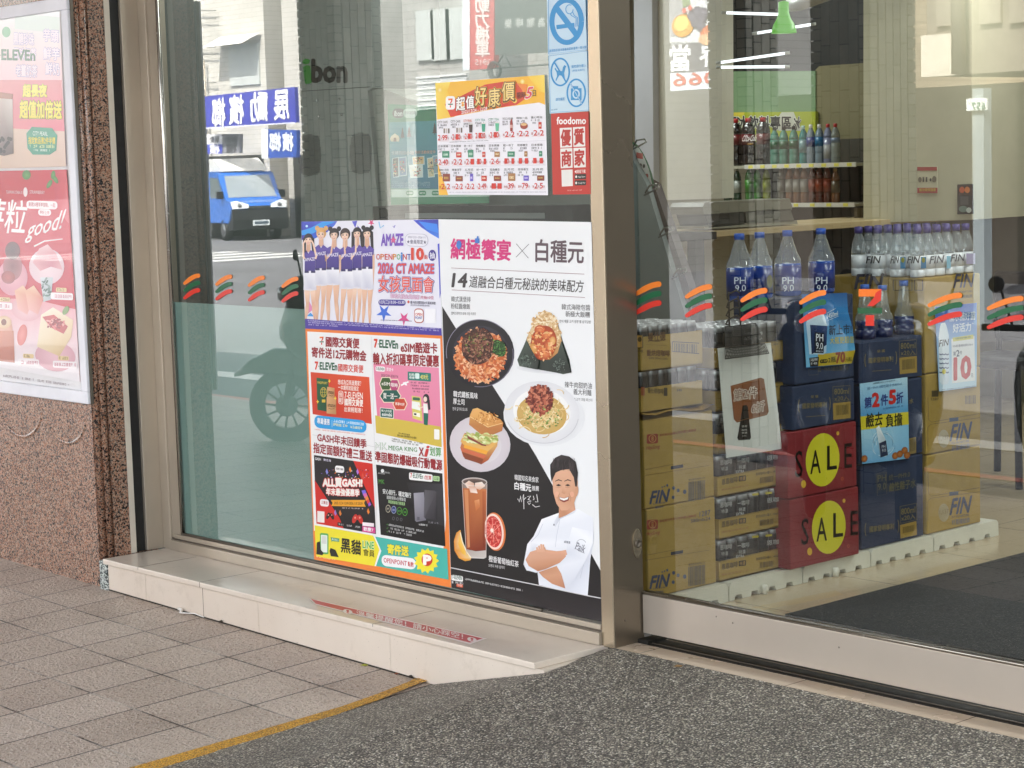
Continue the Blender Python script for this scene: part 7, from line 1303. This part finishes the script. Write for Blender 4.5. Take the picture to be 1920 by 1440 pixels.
# ---- scooters
def scooter(label, loc, ang, col, basket=False):
    t = empty('parked_scooter', (0, 0, 0), label, 'scooter', 'scooters parked under the arcade edge')
    DK = (40, 42, 44)
    for nm, x in (('front_wheel', .64), ('rear_wheel', -.62)):
        b = MB(); vs, fs = [], []; Rr, r = .205, .048
        for i in range(32):
            a = 2 * math.pi * i / 32
            for k in range(10):
                q = 2 * math.pi * k / 10; rad = Rr + r * math.cos(q); vs.append((x + rad * math.cos(a), r * 1.1 * math.sin(q), .253 + rad * math.sin(a)))
        fs = [[i * 10 + k, ((i + 1) % 32) * 10 + k, ((i + 1) % 32) * 10 + (k + 1) % 10, i * 10 + (k + 1) % 10] for i in range(32) for k in range(10)]
        b.add(vs, fs, RUBBER, '26272a', True); w = b.build(nm, t)
        b = MB(); RX = Matrix.Rotation(R_(90), 3, 'X'); b.lathe([(.165, -.03), (.15, -.03), (.15, .03), (.165, .03)], (x, 0, .253), PLASTIC, '3a3a3c', 28, RX, cap=False); b.lathe([(.07, -.035), (.075, 0), (.07, .035)], (x, 0, .253), PLASTIC, '3a3a3c', 20, RX)
        for k in range(12): a = k * math.pi / 6; b.tube([(x + .06 * math.cos(a), 0, .253 + .06 * math.sin(a)), (x + .158 * math.cos(a + .1), 0, .253 + .158 * math.sin(a + .1))], .008, PLASTIC, '3a3a3c', 5)
        b.build('rim', t if False else t)
    def loft(secs, c, m=CARPAINT):     # list of (centre, half width, half height) rings along x
        b = MB(); vs = []
        for (x, z), hw, hh in secs:
            for k in range(14): q = 2 * math.pi * k / 14; vs.append((x, hw * math.copysign(abs(math.cos(q)) ** .7, math.cos(q)), z + hh * math.copysign(abs(math.sin(q)) ** .7, math.sin(q))))
        n = len(secs); b.add(vs, [[i * 14 + k, (i + 1) * 14 + k, (i + 1) * 14 + (k + 1) % 14, i * 14 + (k + 1) % 14] for i in range(n - 1) for k in range(14)] + [list(range(14)), list(range((n - 1) * 14, n * 14))[::-1]], m, c, True); return b
    loft([((.98, .46), .02, .012), ((.86, .52), .07, .05), ((.7, .55), .09, .09), ((.5, .53), .09, .09), ((.36, .46), .05, .06)], col).build('front_fender', t)
    loft([((.66, .74), .05, .05), ((.6, .78), .14, .17), ((.52, .78), .19, .24), ((.44, .74), .2, .28), ((.38, .62), .17, .3)], col).build('front_cowl', t)
    loft([((.6, 1.0), .07, .06), ((.54, 1.02), .12, .085), ((.44, 1.04), .13, .08), ((.36, 1.03), .1, .05)], col).build('handlebar_cover', t)
    loft([((.66, .99), .06, .045), ((.62, .99), .09, .06), ((.58, 1.0), .09, .06)], 'd8dde0', CHROME).build('headlight', t)
    loft([((.42, .33), .12, .05), ((.1, .3), .16, .05), ((-.15, .32), .15, .06)], DK, PLASTIC).build('floorboard', t)
    loft([((-.1, .5), .12, .2), ((-.25, .55), .17, .2), ((-.5, .6), .18, .17), ((-.8, .66), .12, .1), ((-.9, .68), .05, .05)], col).build('rear_body', t)
    loft([((.0, .78), .1, .03), ((-.15, .8), .14, .05), ((-.5, .82), .15, .055), ((-.8, .84), .11, .04)], '1c1c1e', RUBBER).build('seat', t)
    loft([((-.88, .68), .09, .035), ((-.93, .68), .08, .03)], 'a8221e', CARPAINT).build('tail_light', t)
    b = MB(); b.tube([(.64, .07, .25), (.56, .07, .6)], .02, PLASTIC, DK); b.tube([(.64, -.07, .25), (.56, -.07, .6)], .02, PLASTIC, DK); b.build('fork', t)
    b = MB(); b.tube([(.46, -.34, 1.05), (.46, 0, 1.04), (.46, .34, 1.05)], .016, RUBBER, '161616'); b.build('handlebar', t)
    for s in (-1, 1): b = MB(); b.tube([(.46, s * .2, 1.05), (.48, s * .26, 1.25)], .006, RUBBER, '1a1a1a'); b.lathe([(.034, 0), (.038, .01), (.03, .02), (0, .02)], (.48, s * .27, 1.25), PLASTIC, '2a2a2c', 14, Matrix.Rotation(R_(90), 3, 'Y')); b.build('mirror', t)
    t.location = loc; t.rotation_euler = (0, 0, ang); return t
hz = lambda x, y: S(x, y) + .004
s1 = scooter('dark grey scooter mirrored in the frosted film left of the posters', (-5.75, -3.55, hz(-5.75, -3.55) + .002), R_(137), (70, 74, 76))
for i, (x, y, an, lb) in enumerate(((-2.35, -3.5, 48, 'black scooter seen end on, mirrored over the red sale boxes'), (-1.72, -3.5, 52, 'black scooter seen end on, mirrored over the navy water cartons'), (-.75, -3.5, 62, 'black scooter mirrored at the far right of the door'))):
    c = copy_thing(s1, (x, y, hz(x, y) + .002), R_(an), lb)
# ---- truck
tk = empty('blue_truck', (0, 0, 0), 'small blue delivery truck with white roof fairing mirrored left of the kiosk', 'truck')
BLU = (44, 112, 204); hw = .84
def side(pts, c, m, y0=-hw, y1=hw): b = MB(); b.prism([(x, y0, z) for x, z in pts], (0, y1 - y0, 0), m, c); return b
bm_ = side([(1.75, .55), (1.95, .62), (2.0, .95), (1.92, 1.08), (1.5, 1.18), (.95, 1.9), (.8, 1.96), (-.2, 1.98), (-.25, .5), (1.75, .5)], BLU, CARPAINT); bm_.build('cab', tk)
b = MB(); b.box((-3.2, -hw, .72), (-.28, hw, 1.3), CARPAINT, BLU); b.box((-3.2, -hw + .1, .5), (-.28, hw - .1, .7), RUBBER, '222222'); b.build('cargo_bed', tk)
b = MB(); b.add([(1.47, -hw + .1, 1.235), (1.47, hw - .1, 1.235), (1.0, hw - .16, 1.86), (1.0, -hw + .16, 1.86)], [[0, 1, 2, 3]], simple('truck_glass', None, .05, coat=1), (150, 160, 166)); b.build('windshield', tk)
for s in (-1, 1):
    b = MB(); b.add([(x, s * (hw + .004), z) for x, z in ((1.3, 1.22), (.92, 1.8), (.15, 1.82), (.15, 1.22))], [[0, 1, 2, 3]], MATS['truck_glass'], (120, 132, 136)); b.build('side_window', tk)
    b = MB(); b.prism([(2.0, s * hw * .98, .9), (1.93, s * hw * 1.01, 1.1), (1.9, s * hw * .8, 1.13), (1.98, s * hw * .4, 1.02), (2.02, s * hw * .4, .92)], (.03, 0, .01), PAINT, 'e8ecee'); b.lathe([(.07, 0), (.05, .02), (0, .02)], (2.02, s * hw * .72, 1.0), CHROME, 'c8ccd0', 14, Matrix.Rotation(R_(90), 3, 'Y')); b.build('headlight', tk)
    b = MB(); b.box((1.25, s * (hw + .02), 1.2), (1.38, s * (hw + .2), 1.42), PLASTIC, '202022', bev=.02); b.build('mirror', tk)
    for x in (1.2, -2.3):
        b = MB(); b.lathe([(.2, -.1), (.29, -.1), (.3, -.06), (.3, .06), (.29, .1), (.2, .1)], (x, s * (hw - .1), .3), RUBBER, '1c1c1e', 24, Matrix.Rotation(R_(90), 3, 'X')); b.lathe([(.19, -.104), (.19, .104), (.1, .11), (0, .11)], (x, s * (hw - .1), .3), CHROME, 'b0b0b2', 16, Matrix.Rotation(R_(90 * s), 3, 'X')); b.build('wheel', tk)
b = side([(1.6, .28), (2.06, .32), (2.1, .6), (2.04, .86), (1.98, .9), (1.7, .62), (1.55, .4)], '26282a', PLASTIC); b.box((2.085, -.25, .42), (2.105, .25, .58), PRINT, 'dfe6e8'); b.box((2.0, -hw * .42, .9), (2.03, hw * .42, .98), PLASTIC, '3a3e42'); b.build('bumper', tk)
b = MB(); b.prism([(.85, -.7, 1.99), (.75, -.7, 2.1), (.1, -.7, 2.36), (-.25, -.7, 2.36), (-.25, -.7, 1.99)], (0, 1.4, 0), CARPAINT, 'e8e8e4'); b.build('roof_fairing', tk)
b = MB(); b.box((2.106, -.2, .46), (2.108, .2, .54), PRINT, '5a6a78'); b.box((2.0301, -.1, .93), (2.034, .1, .96), CHROME, 'd0d4d6'); b.build('plate', tk)
q = WV(446, 446, 29.6); tk.location = (q.x, q.y, rz(q.y) + .008); tk.rotation_euler = (0, 0, R_(15))
# ---- opposite buildings
def tilewall(name, c1):
    k = NT(name); c = k.coord(); br = k.add('TexBrick', i_Scale=1.0); br.inputs['Color1'].default_value = (*lin(c1), 1); br.inputs['Color2'].default_value = (*tuple(x * .93 for x in lin(c1)), 1); br.inputs['Mortar'].default_value = (*tuple(x * .6 for x in lin(c1)), 1)
    br.inputs['Mortar Size'].default_value = .008; br.inputs['Brick Width'].default_value = .45; br.inputs['Row Height'].default_value = .14; mp = k.add('Mapping'); tc = k.add('TexCoord'); mp.inputs['Rotation'].default_value = (R_(90), 0, 0); k.link(tc.outputs['Object'], mp.inputs[0]); k.link(mp.outputs[0], br.inputs['Vector'])
    n = k.add('TexNoise', i_Scale=.8, i_Detail=6.0); k.link(c, n.inputs['Vector']); k.link(k.mixc(1, br.outputs[0], k.ramp(n.outputs[0], [(.3, (.86,) * 3), (.7, (1.04,) * 3)]), 'MULTIPLY'), k.b.inputs['Base Color']); k.b.inputs['Roughness'].default_value = .6; return k.m
TW = tilewall('white_wall_tiles', 'd2cec6'); TG = tilewall('grey_wall_tiles', 'b4b2ae'); TC = tilewall('cream_wall_tiles', 'dcc8ac')
def building(name, x0, x1, y, depth, z1, m, label, wins=(), base=None):
    t = empty(name, ((x0 + x1) / 2, y, -.6), label, 'building'); b = MB(); b.box((x0, y - depth, -.6), (x1, y, z1), m); b.build('wall', t)
    for (wx0, wz0, wx1, wz1, c, bars) in wins:
        f = MB(); f.box((wx0 - .06, y + .002, wz0 - .06), (wx1 + .06, y + .06, wz1 + .06), PAINT, 'c8ccca'); w = f.build('window', t)
        p = MB(); p.box((wx0, y + .061, wz0), (wx1, y + .07, wz1), MATS['truck_glass'], c); p.build('pane', w)
        if bars:
            g = MB(); n = max(3, int((wx1 - wx0) / .18))
            for i in range(n + 1): x = wx0 + (wx1 - wx0) * i / n; g.box((x - .012, y + .25, wz0 - .15), (x + .012, y + .274, wz1 + .1), ALU, 'dcdcd8')
            for zz in (wz0 - .15, (wz0 + wz1) / 2, wz1 + .1): g.box((wx0 - .1, y + .245, zz - .015), (wx1 + .1, y + .244 + .03, zz + .015), ALU, 'dcdcd8')
            g.build('window_grille', w)
    if base:
        bb = MB(); bb.box((x0 + .3, y + .003, -.5), (x1 - .3, y + .02, base), MATTE, '3c3a38'); bb.build('opening_shade_panel', t)  # flat dark panel, its colour stands in for shade inside an open shopfront
    return t
def zx(px, py, yv, door=False): q = (DV if door else WV)(px, py, yv); return q.x, q.z, q.y
yb = 31.0; xa = zx(300, 100, yb)[0]; xb = zx(497, 100, yb)[0]; yr = zx(400, 100, yb)[2]
w0 = zx(436, 158, yb); w1 = zx(484, 84, yb)
bA = building('white_tiled_house', xa, xb, yr, 8, 13, TW, 'white tiled house with barred window mirrored above the truck', [(w0[0], w0[1], w1[0], w1[1], (120, 128, 130), True)], zx(430, 292, yb)[1])
aw = MB(); aw.add([(w0[0] - .5, yr + .05, w1[1] + .35), (w1[0] + .2, yr + .05, w1[1] + .35), (w1[0] + .2, yr + .75, w1[1] + .02), (w0[0] - .5, yr + .75, w1[1] + .02)], [[0, 1, 2, 3]], PAINT, 'e0ded8'); aw.build('awning', bA)
b = MB()
for pz in (20, 35, 88, 102, 155):
    q = zx(380, pz, yb); q1 = zx(412, pz, yb); b.tube([(q[0], yr + .15, q[1]), (q1[0], yr + .15, q1[1])], .02, RUBBER, '8a8884', 6)
b.tube([(zx(384, 0, yb)[0], yr + .15, 5), (zx(384, 0, yb)[0], yr + .15, 1.8)], .04, ALU, 'c4c2bc', 8); b.build('pipe', bA)
x0 = zx(531, 100, yb)[0]; x1 = zx(640, 100, yb)[0]; building('narrow_white_house', x0, x1, yr, 8, 13, TW, 'narrow white tiled house mirrored left of the kiosk', [], 2.0)
building('cream_block', xb + .05, x0 - .05, yr - 14, 8, 5.2, TC, 'low cream building mirrored in the gap between white houses')
def board_r(name, quad, yv, col, label, cat, fn=None, door=False, th=.12, view=None, m=None):
    V = DV if door else WV; b = MB(); b.prism([V(*q, yv) for q in quad], (0, -th, 0), m or PRINT, col); a = Art(b, lambda x, y: V(x, y, yv - .003), (0, 1, 0), PRINT); a.STEP = .006
    if view: a.view(*view)
    if fn: fn(a)
    return tag(b.build(name), label, cat)
def B1(a):
    for ch, x0, x1, y, h in (('榔', 1196, 1268, 636, 160), ('檳', 1292, 1372, 620, 160), ('勳', 1412, 1506, 604, 160), ('展', 1545, 1628, 594, 160)): a.text(ch, x0, y, x1, y - 8, h, 'eeeef4', 2, .03, mirror=True)
    a.line([(1146, 722), (1662, 690)], 8, 'dcdcec', 1); [None]
board_r('shop_sign', [(383, 181), (552, 163), (555, 230), (384, 241)], 28.6, (66, 70, 172), 'wide blue shop sign with four white characters mirrored above the truck', 'sign', B1, view=(0, 0, 3))
board_r('side_sign', [(491, 241), (504, 243), (556, 244), (556, 295), (491, 297)], 28.2, (52, 84, 170), 'small blue hanging sign with white edge mirrored right of the truck', 'sign', lambda a: (a.poly([(491, 241), (503, 243), (503, 297), (491, 297)], 'e8ecf0', 1), a.text('檳', 530, 266, 550, 266, 34, 'e4e8f0', 1, .03, mirror=True), a.text('榔', 506, 266, 527, 266, 34, 'e4e8f0', 1, .03, mirror=True)))
board_r('poster_sign', [(387, 252), (449, 251), (449, 287), (387, 289)], 29.0, (140, 140, 146), 'white, blue and grey sign mirrored above the truck roof', 'sign', lambda a: (a.poly([(387, 252), (417, 252), (417, 271), (387, 271)], 'e8e8ea', 1), a.poly([(387, 271), (417, 270), (417, 288), (387, 289)], '4a54b4', 1), a.text('展勳', 394, 262, 412, 261, 12, '3a3a48', 2, mirror=True), a.text('檳', 394, 280, 412, 279, 18, 'e8e8f4', 2, .03, mirror=True), a.text('展勳', 422, 262, 445, 261, 12, '5a5a60', 2, mirror=True), a.text('檳', 424, 278, 444, 277, 18, '5a5a60', 2, .02, mirror=True)))
# right part of the poster window: grey tiled house with signs
yb2 = 20.0; xa = zx(757, 100, yb2)[0]; xb = zx(1180, 100, yb2)[0]; yr2 = zx(800, 100, yb2)[2]
W1 = [zx(790, 108, yb2) + zx(812, 24, yb2), zx(818, 108, yb2) + zx(842, 22, yb2), zx(846, 106, yb2) + zx(868, 20, yb2)]
bB = building('grey_tiled_house', xa, xb, yr2, 8, 12, TG, 'grey tiled house with three windows mirrored beside the price poster', [(w[0], w[1], w[3], w[4], (150, 160, 158), False) for w in W1], zx(800, 207, yb2)[1])
b = MB(); za, zb_ = zx(800, 205, yb2)[1], zx(800, 142, yb2)[1]
for i in range(12): z = za + (zb_ - za) * i / 12; b.box((zx(786, 150, yb2)[0], yr2 + .003, z), (zx(880, 150, yb2)[0], yr2 + .05 + .03 * (i % 2), z + (zb_ - za) / 12 * .8), PAINT, 'e4e6e6')
b.build('slatted_shutter', bB)
board_r('vertical_sign', [(868, -30), (926, -30), (926, 128), (868, 132)], 19.0, (196, 92, 92), 'tall red sign with white characters and white edge mirrored beside the dark sign', 'sign', lambda a: (a.poly([(868, -30), (881, -30), (881, 131), (868, 132)], 'e4ecf2', 1), [a.text(c, 892, y, 918, y - .5, 30, 'ecdcd8', 1, .02, mirror=True) for c, y in (('動', 8), ('力', 37), ('機', 66), ('車', 92))], a.text('2915', 892, 117, 920, 116, 11, 'ecdcd8', 1, .01, mirror=True)))
board_r('dark_sign', [(928, -30), (1030, -30), (1030, 98), (928, 103)], 18.6, (92, 92, 90), 'dark grey cafe sign with pale characters mirrored above the price poster', 'sign', lambda a: [a.text(c, x, y, x + 13, y - 1, 18, 'c8c8c4', 1, .01, mirror=True) for c, x, y in (('樂', 947, 45), ('啡', 968, 44), ('咖', 989, 43), ('為', 1010, 42))])
b = MB(); c0 = WV(932, 132, 18.6)
for k in range(5): b.tube([(c0.x + .12 * (1 + .07 * k) * math.cos(R_(t)), c0.y + .02 * k, c0.z + .12 * (1 + .07 * k) * math.sin(R_(t))) for t in range(0, 361, 20)], .008, RUBBER, '4a4a48', 5)
q0, q1, q2 = WV(945, 100, 18.6), WV(928, 128, 18.6), WV(1028, 121, 18.6); b.tube([q0, q1, q2], .015, RUBBER, '4a4a48', 5); b.tube([q0, WV(958, 126, 18.6)], .015, RUBBER, '4a4a48', 5); b.tube([q1, WV(905, 133, 18.6)], .01, RUBBER, '4a4a48', 5)
tag(b.build('cable_coil'), 'coil of dark cable on a bracket mirrored above the price poster', 'cable')
# glass fronted building far behind the gap
yb3 = 44.0; xa = zx(705, 60, yb3)[0]; xb = zx(757, 60, yb3)[0] + .8; yr3 = zx(730, 60, yb3)[2]
bC = empty('teal_glass_block', ((xa + xb) / 2, yr3, -.6), 'cream building with teal windows mirrored right of the tiled column', 'building')
b = MB(); b.box((xa, yr3 - 6, -.6), (xb, yr3, zx(730, -60, yb3)[1]), TC); b.build('wall', bC)
for p0, p1 in ((48, 26), (22, 2), (-4, -30)):
    b = MB(); b.box((xa + .1, yr3 + .002, zx(730, p0, yb3)[1]), (xb - .1, yr3 + .06, zx(730, p1, yb3)[1]), MATS['truck_glass'], (72, 150, 138)); b.box((xa + .1, yr3 + .06, zx(730, p0, yb3)[1]), (xb - .1, yr3 + .1, zx(730, p0 - 3, yb3)[1]), ALU, 'd8dcd8'); b.build('window', bC)
b = MB(); b.box((xa, yr3 + .003, zx(730, 76, yb3)[1]), (xb, yr3 + .4, zx(730, 50, yb3)[1]), PAINT, (176, 182, 182)); b.build('ledge', bC)
b = MB(); b.box((xa, yr3 + .5, -.5), (xb, yr3 + .6, zx(730, 150, yb3)[1]), simple('zinc_sheet', None, .5, metal=.3), (130, 122, 112)); b.build('zinc_fence', bC)
# door side: signs and houses
def B2(a):
    a.rect(1256, -40, 1382, 80, 'd4d6da', 1); a.poly([(1256, -40), (1282, -40), (1280, 60), (1258, 70)], 'a8a8ac', 2); a.ell(1282, 48, 20, 22, 'e0b858', 3, 30, 'd8983c'); a.ell(1280, 44, 13, 15, 'e8d070', 4, 30)
    for x, y in ((1300, 30), (1310, 22), (1318, 34), (1306, 42), (1316, 48), (1322, 24)): a.ell(x, y, 9, 10, '7a7484', 4, 0, '5c5668')
    for x, y in ((1286, 20), (1297, 15)): a.ell(x, y, 4, 5, 'd86a5c', 5)
    a.poly([(1278, -30), (1290, -30), (1296, 8), (1282, 14)], '8a9a74', 3); a.ell(1340, 62, 26, 18, 'd88a5c', 4, -20, 'c8704a'); a.ell(1338, 74, 26, 12, 'e0b48c', 5)
    a.poly([(1258, 84), (1382, 78), (1382, 130), (1258, 138)], '76747c', 2); a.text('界', 1314, 102, 1352, 101, 46, 'eceef2', 3, .03, mirror=True); a.text('當', 1258, 110, 1296, 108, 48, 'eceef2', 3, .03, mirror=True)
    a.poly([(1258, 138), (1382, 130), (1382, 163), (1258, 171)], 'dfe6ee', 2); a.text('5066', 1264, 150, 1376, 143, 24, 'cc6a5c', 3, .01, mirror=True)
board_r('fruit_sign', [(1258, -40), (1382, -40), (1382, 163), (1258, 171)], 15.0, (200, 202, 206), 'hanging fruit sign with large red digits mirrored at the top of the door', 'sign', B2, True)
yb4 = 17.0; f4 = lambda px, py: zx(px, py, yb4, True)
xa = f4(1738, 60)[0]; xb = f4(2300, 60)[0]; yr4 = f4(1800, 60)[2]
wn4 = [f4(1760, 50) + f4(1800, -60), f4(1840, 46) + f4(1880, -60), f4(1896, 44) + f4(1930, -60)]
bD = empty('beige_corner_house', ((xa + xb) / 2, yr4, -.6), 'beige house over a dark arcade mirrored at the upper right', 'building')
zl = f4(1830, 138)[1]; b = MB(); b.box((xa, yr4 - 6, zl), (xb, yr4, 12), PAINT, (142, 132, 120)); b.build('wall', bD)
b = MB(); b.box((xa - 6, yr4 - 4, -.6), (xb, yr4 - 3.8, zl), MATTE, (66, 60, 54)); b.build('shaded_back', bD)
p0, p1 = f4(1738, 145), f4(1804, 62); b = MB(); b.box((p0[0], yr4 + .003, p0[1]), (p1[0], yr4 + .12, p1[1]), PAINT, (222, 214, 198)); b.build('balcony_panel', bD)
for w in wn4: b = MB(); b.box((w[0], yr4 + .002, w[1]), (w[3], yr4 + .05, w[4]), ALU, 'b4b0a4'); wnd = b.build('window', bD); b = MB(); b.box((w[0] + .08, yr4 + .051, w[1] + .08), (w[3] - .08, yr4 + .06, w[4] - .08), MATS['truck_glass'], (84, 88, 84)); b.build('pane', wnd)
b = MB(); q0 = f4(1814, 0); b.tube([(q0[0], yr4 + .2, 6), (q0[0], yr4 + .2, zl)], .09, ALU, 'b8b6b0', 10); b.build('drain_pipe', bD)
pl_ = empty('utility_pole', (f4(1836, 380)[0], yr4 + 2.0, -.5), 'pale square street pole with a number plate mirrored at the right', 'pole')
yp = 14.6; g4 = lambda px, py: DV(px, py, yp); a0, a1 = g4(1820, 380), g4(1848, 165); pl_.location = (a0.x, a0.y, -.5)
b = MB(); b.box((a0.x + .03, a0.y - .15, -.5), (a1.x - .03, a0.y, a1.z), PAINT, (150, 160, 164)); b.build('shaft', pl_)
b = MB(); c0, c1 = g4(1816, 208), g4(1854, 183); b.box((c0.x, a0.y + .01, c0.z), (c1.x, a0.y + .04, c1.z), PRINT, 'e8ecea'); a = Art(b, lambda x, y: DV(x, y, yp - .045), (0, 1, 0)); a.STEP = .004; a.text('657', 1822, 199, 1848, 198, 13, '4a7a6a', 1, .01, mirror=True); b.build('number_plate', pl_)
# cream wall and teal windows behind the green lamp
yb5 = 26.0; f5 = lambda px, py: zx(px, py, yb5, True); xa = f5(1470, 60)[0]; xb = f5(1604, 60)[0]; yr5 = f5(1500, 60)[2]
bE = empty('rust_streaked_house', ((xa + xb) / 2, yr5, -.6), 'cream tiled house with teal windows mirrored right of the green lamp', 'building')
b = MB(); b.box((xa, yr5 - 6, -.6), (xb, yr5, 12), TC); b.build('wall', bE)
q0, q1 = f5(1522, 68), f5(1584, 10); b = MB(); b.box((q0[0], yr5 + .002, q0[1]), (q1[0], yr5 + .08, q1[1]), MATS['truck_glass'], (70, 140, 132)); wnd = b.build('window', bE); b = MB()
for t in (.1, .3, .55, .8, .98): z = q0[1] + (q1[1] - q0[1]) * t; b.tube([(q0[0], yr5 + .3, z), (q1[0], yr5 + .3, z)], .035, ALU, 'e0e4e2', 6)
for t in (.35, .75): x = q0[0] + (q1[0] - q0[0]) * t; b.tube([(x, yr5 + .3, q0[1]), (x, yr5 + .3, q1[1])], .03, ALU, 'e0e4e2', 6)
b.build('window_bars', wnd)
q0, q1 = f5(1520, 88), f5(1604, 72); b = MB(); b.box((q0[0], yr5 + .003, q0[1]), (q1[0], yr5 + .3, q1[1]), PAINT, (184, 190, 190)); b.build('ledge', bE)
wallb = MB(); wallb.box((f5(1250, 0)[0], yr5 - 3, -.6), (f5(1350, 0)[0], yr5 - .5, 9), TG); tag(wallb.build('plain_grey_house'), 'plain grey tiled house mirrored behind the fruit sign', 'building')
wallb = MB(); wallb.box((f5(1604, 0)[0] + .2, yr5 - 9, -.6), (f5(1740, 0)[0], yr5 - 6, 9), TC); tag(wallb.build('plain_cream_house'), 'plain cream house mirrored behind the tiled column', 'building')
SC.world = W
